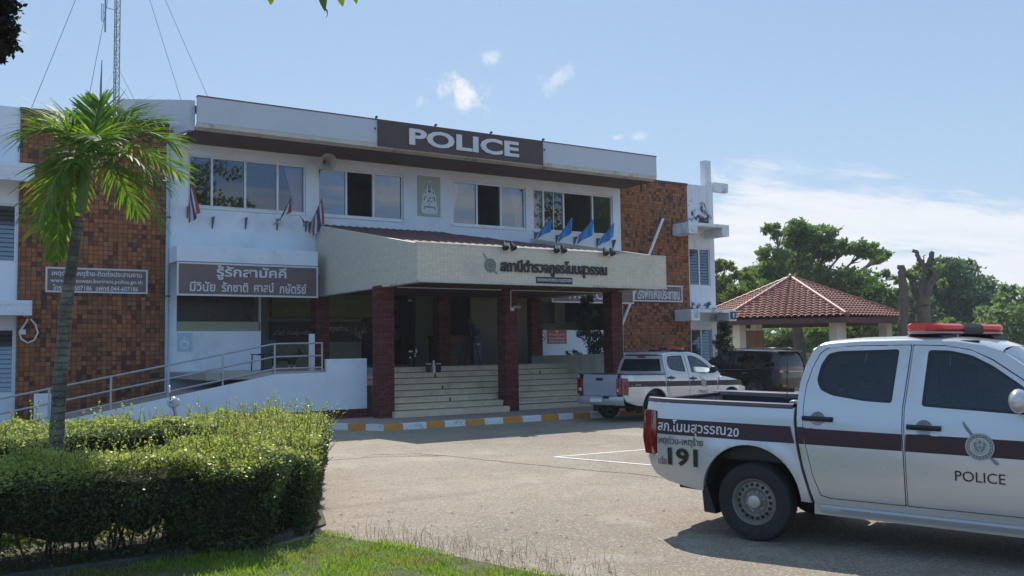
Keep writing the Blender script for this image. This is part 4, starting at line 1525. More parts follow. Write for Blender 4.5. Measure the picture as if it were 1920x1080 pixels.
b_.inputs['Base Color'].default_value = (0.55, 0.55, 0.55, 1)
b_.inputs['Roughness'].default_value = 0.1
MT['lamp_clear'] = m_
m_, g_, b_ = newmat('beacon_red')
co_ = g_.n('TexCoord', out=3)
rib = g_.n('TexWave', co_, Scale=26.0, Distortion=0.0, bands_direction='Y')
spx = g_.N.new('ShaderNodeSeparateXYZ')
g_.L.new(co_, spx.inputs[0])
cc = g_.mix(g_.n('TexWave', co_, Scale=26.0, Distortion=0.0, bands_direction='Y', out=1), (0.60, 0.028, 0.020), (0.70, 0.06, 0.035))
g_.put(b_.inputs['Base Color'], cc)
b_.inputs['Roughness'].default_value = 0.32
b_.inputs['Transmission Weight'].default_value = 0.0
b_.inputs['Subsurface Weight'].default_value = 0.3
b_.inputs['Subsurface Radius'].default_value = (0.08, 0.02, 0.02)
b_.inputs['Coat Weight'].default_value = 0.15
MT['beacon_red'] = m_
MT['beacon_pale'] = mat('beacon_pale', (0.50, 0.27, 0.24), 0.3, .08, 12)


def interp(tab, x):
    if x <= tab[0][0]:
        return tab[0][1]
    for (a, p), (c, q) in zip(tab[:-1], tab[1:]):
        if x <= c:
            t = (x - a)/(c - a)
            t2 = t*t*(3 - 2*t)*0.35 + t*0.65
            return p + (q - p)*t2
    return tab[-1][1]


def arc(cx, cz, r, a0, a1, n):
    return [(cx + r*math.cos(R(a0 + (a1 - a0)*k/n)), cz + r*math.sin(R(a0 + (a1 - a0)*k/n))) for k in range(n + 1)]


def rounded(poly, r, n=4):
    """round the corners of a 2D polygon"""
    out = []
    N = len(poly)
    for i in range(N):
        p0, p1, p2 = Vector(poly[i - 1]), Vector(poly[i]), Vector(poly[(i + 1) % N])
        d0, d2 = (p0 - p1), (p2 - p1)
        rr_ = min(r, d0.length*0.45, d2.length*0.45)
        a, c = p1 + d0.normalized()*rr_, p1 + d2.normalized()*rr_
        for k in range(n + 1):
            t = k/n
            q = (1 - t)**2*a + 2*t*(1 - t)*p1 + t*t*c
            out.append((q.x, q.y))
    return out


def bezier_chain(pts, n=6):
    """smooth closed outline through the points (Catmull-Rom)"""
    out = []
    N = len(pts)
    for i in range(N):
        p0, p1, p2, p3 = [Vector(pts[(i + k - 1) % N]) for k in range(4)]
        for k in range(n):
            t = k/n
            q = 0.5*((2*p1) + (p2 - p0)*t + (2*p0 - 5*p1 + 4*p2 - p3)*t*t + (3*p1 - p0 - 3*p2 + p3)*t**3)
            out.append((q.x, q.y))
    return out


def wheel(parent, x, y, r, w, s, style, tm='tyre', full=True):
    """wheel as tyre with rim and hub below it; s = -1 right side"""
    m4 = Matrix.Translation((x, y, r)) @ Matrix.Rotation(R(90)*(1 if s < 0 else -1), 4, 'X')
    wh = bpy.data.objects.new('wheel', None)
    COL.objects.link(wh)
    wh.parent = parent
    rr_ = r*0.60 if style == 'steel' else r*0.70
    b = M()
    b.lathe([(rr_*0.98, -w*.42), (rr_*1.08, -w*.46), (r*.86, -w*.5), (r*.96, -w*.44), (r*.995, -w*.30), (r, -w*.1), (r, w*.1), (r*.995, w*.30), (r*.96, w*.44), (r*.86, w*.5), (r*.74, w*.485), (rr_*1.06, w*.46), (rr_*0.985, w*.40)], 40, m4)
    # tread blocks
    for k in range(46):
        q = 2*math.pi*k/46
        for (z0, z1, dq) in ((-w*.28, -w*.05, 0), (w*.05, w*.28, .06)):
            vs = []
            for rad in (r*.99, r*1.008):
                for (aa, zz) in ((q + dq - .045, z0), (q + dq + .045, z0), (q + dq + .045, z1), (q + dq - .045, z1)):
                    vs.append(m4 @ Vector((rad*math.cos(aa), rad*math.sin(aa), zz)))
            b.add(vs, [(4, 5, 6, 7), (0, 1, 5, 4), (1, 2, 6, 5), (2, 3, 7, 6), (3, 0, 4, 7)])
    b.build('tyre', tm, wh, smooth=True, angle=30)
    b = M()
    R0 = rr_
    if style == 'steel':
        b.lathe([(R0, w*.40), (R0*.97, w*.43), (R0*.93, w*.40), (R0*.90, w*.30), (R0*.84, w*.22), (R0*.76, w*.24), (R0*.66, w*.30), (R0*.60, w*.31), (R0*.54, w*.26), (R0*.48, w*.18), (R0*.40, w*.17), (0, w*.17)], 40, m4)
        b.lathe([(R0*.9, -w*.4), (R0*.9, w*.3)], 40, m4)
        for k in range(18):
            q = 2*math.pi*k/18
            c = m4 @ Vector((R0*.715*math.cos(q), R0*.715*math.sin(q), w*.278))
            ex = (m4.to_3x3() @ Vector((-math.sin(q), math.cos(q), 0)))
            ey = (m4.to_3x3() @ Vector((math.cos(q), math.sin(q), -0.45))).normalized()
            ez = (m4.to_3x3() @ Vector((0.0, 0, 1)))*0.004
            b.add([c + ez + ex*.0165*math.cos(a*math.pi/5) + ey*.0165*math.sin(a*math.pi/5) for a in range(10)], [tuple(range(10))], 1)
        b.build('rim', ['steel_rim', 'liner'], wh, smooth=True)
        b = M()
        b.lathe([(R0*.30, w*.17), (R0*.30, w*.36), (R0*.27, w*.42), (R0*.18, w*.45), (0, w*.455)], 24, m4)
        for k in range(6):
            q = 2*math.pi*k/6 + .3
            cm = m4 @ Matrix.Translation((R0*.40*math.cos(q), R0*.40*math.sin(q), w*.17))
            b.lathe([(R0*.05, 0), (R0*.05, w*.09), (R0*.035, w*.11), (0, w*.11)], 6, cm)
        b.build('hub', 'hubcap', wh, smooth=True)
    else:
        b.lathe([(R0, w*.40), (R0*.97, w*.44), (R0*.92, w*.40), (R0*.90, w*.0), (R0*.9, -w*.4)], 40, m4)
        for k in range(6):
            q = 2*math.pi*k/6
            for dq in (-.17, .17):
                a0 = [m4 @ Vector((R0*.2*math.cos(q + dq + o), R0*.2*math.sin(q + dq + o), w*.36)) for o in (-.25, .25)]
                a1 = [m4 @ Vector((R0*.92*math.cos(q + dq*1.6 + o), R0*.92*math.sin(q + dq*1.6 + o), w*.40)) for o in (-.07, .07)]
                a2 = [m4 @ Vector((R0*.92*math.cos(q + dq*1.6 + o), R0*.92*math.sin(q + dq*1.6 + o), w*.2)) for o in (-.07, .07)]
                a3 = [m4 @ Vector((R0*.2*math.cos(q + dq + o), R0*.2*math.sin(q + dq + o), w*.2)) for o in (-.25, .25)]
                b.add([a0[0], a0[1], a1[1], a1[0], a3[0], a3[1], a2[1], a2[0]], [(0, 1, 2, 3), (0, 3, 7, 4), (1, 5, 6, 2)])
        b.lathe([(R0*.28, w*.2), (R0*.28, w*.38), (R0*.15, w*.42), (0, w*.42)], 20, m4)
        b.build('rim', 'alloy', wh, smooth=True)
        b = M()
        b.lathe([(R0*.9, w*.05), (0, w*.05)], 30, m4)
        b.build('hub', 'liner', wh)
    return wh


class Skin:
    """side panels of a vehicle: 2D outlines in (x, z) laid on the half-width surface, mirrored to both sides"""
    def __init__(s, hw, root):
        s.hw = hw
        s.root = root

    def side(s, name, outline, m, sides=(-1, 1), holes=(), off=0.0, step=0.07, thick=0.02, parent=None, smooth=True):
        vs, fs = panel2d(outline, holes, step)
        objs = []
        for sd in sides:
            b = M()
            b.add([(x, sd*(s.hw(x, z) + off), z) for x, z in vs], fs if sd > 0 else [f[::-1] for f in fs])
            # flip so that faces look outwards
            b.f = [f[::-1] for f in b.f]
            if thick:
                for ring in (outline, *holes):
                    n = len(ring)
                    o = [(x, sd*(s.hw(x, z) + off), z) for x, z in ring] + [(x, sd*(s.hw(x, z) + off - thick), z) for x, z in ring]
                    b.add(o, [(i, i + n, (i + 1) % n + n, (i + 1) % n) for i in range(n)])
            ob = b.build(name, m, parent or s.root, smooth=smooth, angle=50)
            objs.append(ob)
        return objs


def make_pickup(loc, heading, label, opts):
    """crew-cab police pickup; local x forward, rear axle at x=0"""
    T = thing('police_pickup', label, 'pickup', loc, heading, 'police pickups')
    W = [(0.20, .80), (0.30, .855), (0.40, .885), (0.52, .908), (0.68, .922), (0.85, .930), (0.97, .926), (1.06, .915), (1.16, .905), (1.24, .890), (1.32, .868), (1.45, .822), (1.60, .765), (1.72, .712), (1.80, .66)]

    def hw(x, z):
        v = interp(W, z)
        # crisp shoulder crease
        v += 0.006*math.exp(-((z - 1.085)/0.018)**2)
        if x < -0.80:
            v -= 0.10*((-0.80 - x)/0.36)**2
        if x > 3.15:
            v -= 0.30*((x - 3.15)/0.80)**2
        for cx in (-0.06, 3.02):
            d = math.hypot(x - cx, z - 0.41)
            if d < 0.75:
                v += 0.022*math.exp(-((d - 0.47)/0.07)**2)
        return v
    S = Skin(hw, T)
    P = 'car_white'
    # --- bed sides
    archR = arc(-0.06, 0.40, 0.465, 4, 176, 22)
    bed = [(0.345, 1.215), (0.345, 1.10), (0.375, 0.86), (0.42, 0.66), (0.475, 0.46), (0.49, 0.40)] + [(0.405, 0.405)] + archR + [(-0.53, 0.405), (-0.72, 0.425), (-0.90, 0.462), (-1.04, 0.515), (-1.11, 0.59), (-1.145, 0.69), (-1.02, 0.69), (-1.015, 0.90), (-1.02, 1.12), (-1.17, 1.13), (-1.16, 1.215)]
    S.side('bed_side', bed, P, thick=0.05, step=0.06)
    for sd in (-1, 1):
        b = M()
        outl = [(-1.21, .695), (-1.03, .695), (-1.022, .90), (-1.03, 1.115), (-1.215, 1.125), (-1.24, 1.08), (-1.25, .85)]
        vs, fs = panel2d(rounded(outl, .02, 2), step=.05)
        b.add([(x, sd*(hw(x, z) + 0.006 - (0.03 if x < -1.12 else 0)), z) for x, z in vs], fs if sd < 0 else [f[::-1] for f in fs])
        b.box(-1.19, -1.10, *(sorted((sd*.62, sd*.80))), .70, 1.115)
        b.box(-1.18, -1.05, *(sorted((sd*.78, sd*.825))), .70, 1.115)
        lamp = b.build('tail_lamp', 'lamp_red', T, smooth=True, angle=30)
        M().box(-1.198, -1.18, *(sorted((sd*.65, sd*.76))), .78, .86).build('reverse_lens', 'lamp_clear', lamp)
    # inner bed, floor, front wall
    b = M()
    for sd in (-1, 1):
        a, c = sorted((sd*0.76, sd*0.80))
        b.box(-1.08, 0.33, a, c, 0.72, 1.20)
        a, c = sorted((sd*0.56, sd*0.76))
        b.box(-0.45, 0.34, a, c, 0.72, 0.95)
    b.box(-1.08, 0.33, -0.76, 0.76, 0.70, 0.74)
    b.box(0.29, 0.335, -0.76, 0.76, 0.74, 1.20)
    b.build('bed_liner', 'trim_black', T)
    for sd in (-1, 1):
        rows = []
        for i in range(15):
            x = -1.16 + (0.335 + 1.16)*i/14
            o = hw(x, 1.22)
            prof = [(o + .004, 1.205), (o + .006, 1.225), (o - .004, 1.243), (o - .03, 1.252), (o - .07, 1.250), (o - .10, 1.238), (o - .105, 1.20)]
            rows.append([(x, sd*p, z) for p, z in prof])
        if sd > 0:
            rows = rows[::-1]
        M().loft(rows).build('rail_cap', 'rail_maroon', T, smooth=True)
    # tailgate, handle, bumper, plate
    b = M()
    b.prism([(-1.16, .66), (-1.175, 1.0), (-1.155, 1.215), (-1.12, 1.225), (-1.10, 1.215), (-1.12, .66)], 'y', -.615, .615)
    tg = b.build('tailgate', 'car_silver_shade', T, bevel=.012)  # shade on the white tailgate put into a greyer silver colour
    M().box(-1.188, -1.165, -.12, .12, 1.06, 1.135).build('handle', 'trim_black', tg, bevel=.01)
    b = M()
    b.box(-1.125, -1.09, -.78, .78, 1.19, 1.235)
    b.build('tailgate_cap', 'rail_maroon', T, bevel=.01)
    b = M()
    rows = []
    for i in range(21):
        s = -1 + 2*i/20
        xb = -1.30 + 0.13*abs(s)**4
        y = s*0.86
        rows.append([(xb + .13, y, .66), (xb + .02, y, .655), (xb, y, .62), (xb + .01, y, .50), (xb + .05, y, .43), (xb + .16, y, .42)])
    if opts.get('slim'):
        rows = [[(max(p[0], -1.14) + .012*k, p[1]*.70, p[2] + .02) for k, p in enumerate(r)] for r in rows]
    b.loft(rows)
    bp = b.build('rear_bumper', 'car_silver_shade', T, smooth=True, angle=35)
    xp = 0.15 if opts.get('slim') else 0.0
    M().box(-1.315 + xp, -1.285 + xp, -.20, .20, .50, .60).build('number_plate', 'white', bp, bevel=.004)
    M().box(-1.305 + xp, -1.10, -.45, -.25, .60, .662).build('step_pad', 'trim_black', bp)
    # --- cab side frame with two door openings
    rdoor = [(0.575, 0.47), (0.515, 0.62), (0.455, 0.88), (0.425, 1.06), (0.425, 1.24), (0.435, 1.42), (0.475, 1.58), (0.525, 1.70), (0.58, 1.745), (0.80, 1.768), (1.295, 1.782), (1.262, 1.25), (1.262, 1.08), (1.275, 0.80), (1.28, 0.455), (0.66, 0.452)]
    fdoor = [(1.288, 0.455), (1.283, 0.80), (1.270, 1.08), (1.270, 1.25), (1.303, 1.782), (1.55, 1.778), (1.75, 1.745), (1.92, 1.67), (2.14, 1.52), (2.33, 1.36), (2.42, 1.25), (2.43, 1.14), (2.42, 0.80), (2.38, 0.50), (2.33, 0.46)]
    cabo = [(0.52, 0.40), (0.485, 0.52), (0.43, 0.72), (0.385, 0.95), (0.372, 1.12), (0.372, 1.26), (0.38, 1.44), (0.415, 1.60), (0.46, 1.72), (0.50, 1.765), (0.60, 1.783), (0.85, 1.803), (1.30, 1.815), (1.62, 1.808), (1.84, 1.778), (2.00, 1.722), (2.22, 1.575), (2.44, 1.395), (2.62, 1.22), (2.52, 1.14), (2.45, 1.0), (2.44, 0.7), (2.42, 0.40)]
    S.side('cab_frame', cabo, P, holes=[rdoor, fdoor], thick=0.05, step=0.07)
    gl = dict(r=rounded([(0.68, 1.335), (0.565, 1.38), (0.528, 1.46), (0.545, 1.59), (0.60, 1.695), (0.70, 1.72), (1.20, 1.742), (1.172, 1.292), (0.95, 1.30)], .03, 3),
              f=rounded([(1.405, 1.278), (1.43, 1.738), (1.60, 1.735), (1.76, 1.70), (1.92, 1.62), (2.12, 1.48), (2.30, 1.32), (2.34, 1.245), (2.05, 1.252)], .03, 3))
    inset = lambda ring, d: [(cx_ + (x - cx_)*(1 - d/abs(x - cx_) if abs(x - cx_) > d*2 else .5), cz_ + (z - cz_)*(1 - d/abs(z - cz_) if abs(z - cz_) > d*2 else .5)) for cx_, cz_ in [(sum(p[0] for p in ring)/len(ring), sum(p[1] for p in ring)/len(ring))] for x, z in ring]
    for nm, ol, gk, hx, hz in (('r', rdoor, 'r', 0.56, 1.135), ('f', fdoor, 'f', 1.43, 1.11)):
        doors = S.side('door', inset(rounded(ol, .012, 2), .007), P, holes=[gl[gk], [(hx + .0625*math.cos(q*math.pi/12), hz + .0595*math.sin(q*math.pi/12)) for q in range(24)]], off=0.004, thick=0.03, step=0.06)
        for sd, d in zip((-1, 1), doors):
            # rubber seal and glass
            ring = gl[gk]
            inn = inset(ring, .022)
            n = len(ring)
            b = M()
            vs = [(x, sd*(hw(x, z) - .004), z) for x, z in ring] + [(x, sd*(hw(x, z) - .010), z) for x, z in inn]
            fs = [(i, i + n, (i + 1) % n + n, (i + 1) % n) for i in range(n)]
            b.add(vs, fs if sd < 0 else [f[::-1] for f in fs])
            b.build('seal', 'trim_black', d)
            vs, fs = panel2d(inset(ring, .012), step=.1)
            b = M()
            b.add([(x, sd*(hw(x, z) - .014), z) for x, z in vs], fs if sd < 0 else [f[::-1] for f in fs])
            b.build('window', opts.get('glass', 'car_glass'), d, smooth='all')
            # handle bar over a round recess
            b = M()
            rows = []
            for k in range(6):
                rad = .0625*math.cos(math.pi*.5*k/5)
                rows.append([(hx + rad*math.cos(q*math.pi/12), sd*(hw(hx, hz) + .004 - 0.034*math.sin(math.pi*.5*k/5)), hz + rad*0.95*math.sin(q*math.pi/12)) for q in range(24)])
            b.loft(rows, close=True)
            b.build('handle_recess', P, d, smooth='all')
            b = M()
            rows = []
            for k in range(9):
                s = k/8
                x = hx - .13 + .26*s
                bulge = .030 + .012*math.sin(math.pi*s)
                o = hw(x, hz)
                rows.append([(x, sd*(o + bulge), hz + .020), (x, sd*(o + bulge + .012), hz), (x, sd*(o + bulge), hz - .022), (x, sd*(o + bulge - .022), hz - .020), (x, sd*(o + bulge - .022), hz + .018)])
            b.loft(rows, close=True)
            for s in (-.12, .12):
                b.box(hx + s - .012, hx + s + .012, *sorted((sd*(hw(hx, hz) - .01), sd*(hw(hx, hz) + .025))), hz - .018, hz + .018)
            b.build('handle', 'trim_black', d, smooth=True)
    # dark gap filler between bed and cab, and behind the door seams
    b = M()
    for sd in (-1, 1):
        for poly in ([(0.33, 1.21), (0.36, 0.86), (0.47, 0.42), (0.53, 0.42), (0.42, 0.80), (0.385, 1.21)],):
            b.prism(poly, 'y', *sorted((sd*.70, sd*.86)))
    b.build('cab_gap', 'liner', T)
    b = M()
    for sd in (-1, 1):
        b.prism([(0.50, 0.42), (0.42, 1.0), (0.45, 1.24), (2.42, 1.22), (2.44, .9), (2.38, 0.42)], 'y', *sorted((sd*.78, sd*.835)))
    b.build('door_inner', 'cabin', T)
    # cabin inside: seats, dash, roof lining
    b = M()
    b.box(.55, 2.5, -.76, .76, .42, .50)
    for x in (0.72, 1.62):
        for y in (-.38, .38):
            b.box(x, x + .5, y - .25, y + .25, .5, .82)
            b.box(x - .12, x + .06, y - .24, y + .24, .80, 1.38)
            b.box(x - .14, x - .04, y - .12, y + .12, 1.40, 1.60)
    b.box(2.20, 2.62, -.74, .74, .8, 1.16)
    b.build('seats', 'cabin', T, bevel=.03)
    b = M()
    M4 = Matrix.Translation((2.10, -.38, 1.12)) @ Matrix.Rotation(R(65), 4, 'Y')
    rows = []
    for i in range(17):
        q = 2*math.pi*i/16
        rows.append([M4 @ Vector(((.185 + .014*math.cos(a))*math.cos(q), (.185 + .014*math.cos(a))*math.sin(q), .014*math.sin(a))) for a in (0, 1.57, 3.14, 4.71)])
    b.loft(rows, close=True)
    b.build('steering_wheel', 'trim_black', T)
    # roof
    zr_ = [(0.46, 1.722), (0.50, 1.765), (0.60, 1.783), (0.85, 1.803), (1.30, 1.815), (1.62, 1.808), (1.84, 1.778), (1.99, 1.728)]
    rows = []
    for i in range(22):
        x = 0.46 + (1.99 - .46)*i/21
        z = interp(zr_, x)
        e = hw(x, z)
        rows.append([(x, e*math.sin(math.pi/2*k/8), z + 0.045*(1 - abs(k/8)**2.4) + (-.0)) for k in range(-8, 9)])
    M().loft([r[::-1] for r in rows]).build('roof', P, T, smooth='all')
    b = M()
    ro = lambda x, y, z: (x, y, z)
    # windscreen with black border, rear screen
    rows = []
    for i in range(9):
        t = i/8
        x = 1.99 + (2.62 - 1.99)*t
        z = 1.728 + (1.205 - 1.728)*t
        e = hw(x, z) - .03
        rows.append([(x + 0.12*(1 - (k/6)**2)*t, e*k/6, z + .045*(1 - (k/6)**2)*(1 - t)) for k in range(-6, 7)])
    M().loft([r[::-1] for r in rows]).build('windscreen', 'screen_glass', T, smooth='all')
    rows = []
    for i in range(5):
        t = i/4
        x = 0.46 - .085*math.sin(t*math.pi/2) + .0
        z = 1.722 + (1.22 - 1.722)*t
        e = hw(.45, z) - .012
        rows.append([(x - .035*(1 - (k/6)**2), e*k/6, z) for k in range(-6, 7)])
    M().loft(rows).build('cab_rear', P, T, smooth='all')
    rows = []
    for i in range(5):
        t = i/4
        z = 1.64 + (1.31 - 1.64)*t
        tt = (1.722 - z)/(1.722 - 1.22)
        x = 0.46 - .085*math.sin(tt*math.pi/2) - .012
        e = (hw(.45, z) - .012)
        rows.append([(x - .035*(1 - (k/6*.86)**2), e*k/6*.86, z) for k in range(-6, 7)])
    M().loft(rows).build('rear_window', 'black_glass', T, smooth='all')
    M().box(0.405, 0.47, -.15, .15, 1.665, 1.715).build('stop_lamp', 'lamp_red', T, bevel=.01)
    # fenders, bonnet, nose
    archF = arc(3.02, 0.40, 0.465, 4, 176, 22)
    fend = [(2.455, 0.40), (2.465, 0.7), (2.475, 1.0), (2.55, 1.135), (2.70, 1.165), (3.0, 1.125), (3.3, 1.065), (3.55, 0.985), (3.74, 0.89), (3.86, 0.76), (3.885, 0.60), (3.86, 0.46), (3.78, 0.40), (3.50, 0.395)] + archF[0:] + [(2.54, 0.40)]
    S.side('fender', fend, P, thick=0.03, step=0.06)
    zb_ = [(2.52, 1.20), (2.75, 1.20), (3.0, 1.165), (3.3, 1.105), (3.55, 1.02), (3.74, .92), (3.86, .78), (3.92, .62), (3.93, .46)]
    rows = []
    for i in range(20):
        x = 2.52 + (3.93 - 2.52)*(i/19)**0.85
        z = interp(zb_, x)
        zf = interp([(2.52, 1.13), (2.70, 1.165), (3.0, 1.125), (3.3, 1.065), (3.55, .985), (3.74, .89), (3.86, .76), (3.885, .6)], x)
        e = hw(min(x, 3.88), min(zf, z)) - .002
        rows.append([(x + (.10*(1 - (k/8)**2) if x > 3.5 else 0)*min(1, (x - 3.5)/.3), e*k/8, zf - .006 + (z - zf + .03)*(1 - abs(k/8)**3)) for k in range(-8, 9)])
    M().loft([r[::-1] for r in rows]).build('bonnet', P, T, smooth='all')
    b = M()
    b.box(3.60, 4.02, -.40, .40, .56, .80)
    b.build('grille', 'trim_black', T, bevel=.02)
    for sd in (-1, 1):
        b = M()
        b.box(3.52, 3.90, *sorted((sd*.50, sd*.765)), .68, .86)
        b.build('headlight', 'lamp_clear', T, bevel=.05, seg=3)
        # mirror
        b = M()
        b.ball((2.14, sd*1.03, 1.36), (.072, .13, .095), 16)
        mr = b.build('door_mirror', P if opts.get('white_mirror') else 'trim_black', T, smooth='all')
        b = M()
        b.box(2.20, 2.30, *sorted((sd*.80, sd*.96)), 1.27, 1.31)
        b.build('mirror_arm', 'trim_black', mr, bevel=.01)
        # sill step and mud flaps
        b = M()
        rows = []
        for i in range(20):
            x = 0.57 + (2.50 - 0.57)*i/19
            e = interp(W, .42)
            en = min(1.0, min(i, 19 - i)/1.5 + .5)
            rows.append([(x, sd*(e - .03), .405), (x, sd*(e + .012*en), .395), (x, sd*(e + .022*en), .375), (x, sd*(e + .010*en), .335), (x, sd*(e - .05), .325)])
        b.loft(rows if sd < 0 else [r[::-1] for r in rows])
        b.build('side_step', 'car_silver_shade', T, smooth=True)
        b = M()
        b.box(0.50, 2.48, *sorted((sd*.76, sd*.845)), .30, .41)
        b.build('sill', P, T)
        b = M()
        b.prism([(-.545, .44), (-.52, .21), (-.40, .205), (-.50, .46)], 'y', *sorted((sd*.64, sd*.90)))
        b.build('mud_flap', 'trim_black', T)
        for cx in (-.06, 3.02):
            b = M()
            rows = []
            for k in range(15):
                q = R(-5 + 190*k/14)
                rows.append([(cx + .455*math.cos(q), sd*yy, .40 + .455*math.sin(q)) for yy in (.885, .60)])
            b.loft(rows)
            b.add([(cx - .46, sd*.60, .3), (cx + .46, sd*.60, .3), (cx + .46, sd*.60, .9), (cx - .46, sd*.60, .9)], [(0, 1, 2, 3)])
            b.build('wheel_liner', 'liner', T)
    # chassis, axles, fuel tank, exhaust
    b = M()
    b.box(-1.05, 3.7, -.45, -.35, .40, .54)
    b.box(-1.05, 3.7, .35, .45, .40, .54)
    b.tube([(-.04, -.75, .33), (-.04, .75, .33)], .045, 10)
    b.ball((-.04, 0.02, .33), (.14, .15, .14), 12)
    b.tube([(3.02, -.75, .33), (3.02, .75, .33)], .045, 10)
    b.box(.6, 1.5, -.2, .32, .30, .50)
    b.box(2.2, 3.6, -.35, .35, .28, .55)
    b.box(.48, 2.5, -.78, .78, .385, .42)
    b.tube([(-.9, -.62, .40), (-.5, -.60, .38), (.4, -.5, .36), (2.2, -.3, .36)], .035, 8)
    b.tube([(.38, -.66, .36), (.62, -.70, .30), (.80, -.62, .32)], .03, 8)
    b.build('chassis', 'liner', T)
    for x, dz in ((-.04, 0.0), (3.02, opts.get('drop', 0.0))):
        for sd in (-1, 1):
            w_ = wheel(T, x, sd*.80, .350, .215, sd, 'steel')
            w_.location.z = dz
    # maroon band with black edges, split at the panel gaps
    zA, zB = 0.915, 1.045
    for x0, x1 in ((-1.014, .355), (.392, .445), (.452, 1.258), (1.287, 2.428), (2.478, 3.62)):
        ex0 = lambda z: x0 + (0.0)
        xa = [x0 + (x1 - x0)*k/20 for k in range(21)]
        slope = {.355: 0.10, .392: 0.06, .445: .04, .452: .04}
        for nm, m, za, zb, off in (('band_edge', 'stripe_edge', zA - .008, zB + .008, .0055), ('band', 'maroon', zA, zB, .0075)):
            for sd in (-1, 1):
                rows = []
                for x in xa:
                    sh0 = -slope.get(x0, 0.0)
                    sh1 = -slope.get(x1, 0.0)
                    t = (x - x0)/(x1 - x0)
                    row = []
                    for k in range(5):
                        z = za + (zb - za)*k/4
                        xx = x + ((1 - t)*sh0 + t*sh1)*(z - zA)/(zB - zA)*.35
                        zz = z
                        if x > 3.3:
                            zz = z - .16*(x - 3.3)**2*1.3
                        row.append((xx, sd*(hw(xx, zz) + off), zz))
                    rows.append(row)
                M().loft(rows if sd < 0 else [r[::-1] for r in rows]).build(nm, m, T, smooth='all')
    # lettering and crest on both flanks
    for sd in (-1, 1):
        fl = 1 if sd < 0 else -1

        def fn(u, v, w, sd=sd):
            return (u, sd*(hw(u, v) + .0095 + w), v)

        def txt(s, u0, u1, v0, v1, bold, m, nm='lettering', sd=sd):
            b = M()
            if sd < 0:
                put_text(b, s, lambda u, v, w: fn(u, v, w), (u0, u1, v0, v1), bold)
            else:
                put_text(b, s, lambda u, v, w: fn(u0 + u1 - u, v, w), (u0, u1, v0, v1), bold)
            return b.build(nm, m, T)
        if not opts.get('text', True):
            txt('. ••', -.95, -.62, .935, .965, .03, 'letter_white')
        else:
            txt('สภ.โนนสุวรรณ', -1.0, -.285, .905, 1.05, .012, 'letter_white')
            txt('20', -.27, -.155, .93, 1.008, .012, 'letter_white')
            txt('เหตุด่วน-เหตุร้าย', -1.0, -.515, .795, .895, .006, 'letter_black')
            txt('แจ้ง', -1.0, -.90, .615, .695, .006, 'letter_black')
            txt('191', -.885, -.57, .615, .785, .035, 'letter_black')
        txt('POLICE', 1.66, 2.02, .705, .785, .0, 'letter_black')
        sw, sh = crest(lambda u, v, w: fn(1.845 + fl*u*1.0, .985 + v, w*1.0 + .002), .105, 0, 0)
        sw.build('crest_sabre', 'shield', T)
        sh.build('crest', ['shield_light', 'cypher_light', 'shield'], T)
    # beacon bar on the roof
    bar = bpy.data.objects.new('beacon_bar', None)
    COL.objects.link(bar)
    bar.parent = T
    xb, zb0 = 0.0, opts.get('barz', 1.905)
    bar.location = (opts.get('barx', 1.40), 0, 0)
    bar.rotation_euler = (0, 0, R(opts.get('skew', 0)))
    hb, lb, wb = opts.get('bar', (0.10, .62, .16))

    def capsule(y0, y1, r0=0.0, r1=0.0, tap=0.0, z0=0.0, z1=1.0, m='beacon_red', nm='lens'):
        b = M()
        rows = []
        n = 10
        for i in range(n + 1):
            y = y0 + (y1 - y0)*i/n
            k = 1.0
            if r0 and y - y0 < r0:
                k = math.sqrt(max(0.02, 1 - ((r0 - (y - y0))/r0)**2))
            if r1 and y1 - y < r1:
                k = math.sqrt(max(0.02, 1 - ((r1 - (y1 - y))/r1)**2))
            w_ = wb*(.35 + .65*k)
            za, zc = zb0 + hb*z0, zb0 + hb*z1
            rows.append([(xb - w_*.9, y, za), (xb - w_, y, za + .25*(zc - za)), (xb - w_, y, za + .7*(zc - za)), (xb - w_*.8, y, zc), (xb + w_*.8, y, zc), (xb + w_, y, za + .7*(zc - za)), (xb + w_, y, za + .25*(zc - za)), (xb + w_*.9, y, za)])
        b.loft(rows, close=True)
        b.add(rows[0], [tuple(range(8))])
        b.add(rows[-1], [tuple(range(7, -1, -1))])
        return b.build(nm, m, bar, smooth=True, angle=35)
    capsule(-lb, -.16, r0=.16, z0=.34)
    capsule(.16, lb, r1=.16, z0=.34)
    capsule(-lb + .004, -.162, r0=.16, z1=.33, m='beacon_pale', nm='lens_base')
    capsule(.162, lb - .004, r1=.16, z1=.33, m='beacon_pale', nm='lens_base')
    capsule(-.158, .158, m='trim_black', nm='centre_unit')
    for y in (-.40, .40):
        b = M()
        z0 = 1.832
        b.add([(xb - .20, y - .12, z0), (xb + .20, y - .12, z0), (xb + .20, y + .12, z0), (xb - .20, y + .12, z0), (xb - .13, y - .09, zb0 + .012), (xb + .13, y - .09, zb0 + .012), (xb + .13, y + .09, zb0 + .012), (xb - .13, y + .09, zb0 + .012)],
              [(0, 3, 2, 1), (4, 5, 6, 7), (0, 1, 5, 4), (1, 2, 6, 5), (2, 3, 7, 6), (3, 0, 4, 7)])
        b.build('foot', 'trim_black', bar, bevel=.01)
    if opts.get('whip'):
        b = M()
        x, y = opts['whip']
        b.tube([(x, y, 1.05), (x, y, 1.26)], .016, 8)
        b.tube([(x, y, 1.26), (x, y, 1.30), (x + .01, y, 2.0)], [.006, .0035, .002], 6)
        b.build('whip_aerial', 'trim_black', T)
        M().ball((x + .06, y + .05, 1.22), (.06, .03, .025), 10).build('bed_clip', 'lamp_clear', T, smooth='all')
    if opts.get('drain'):
        M().box(1.66, 1.80, -.64, -.58, 1.800, 1.822).build('roof_cap', 'trim_black', T, bevel=.006)
    return T


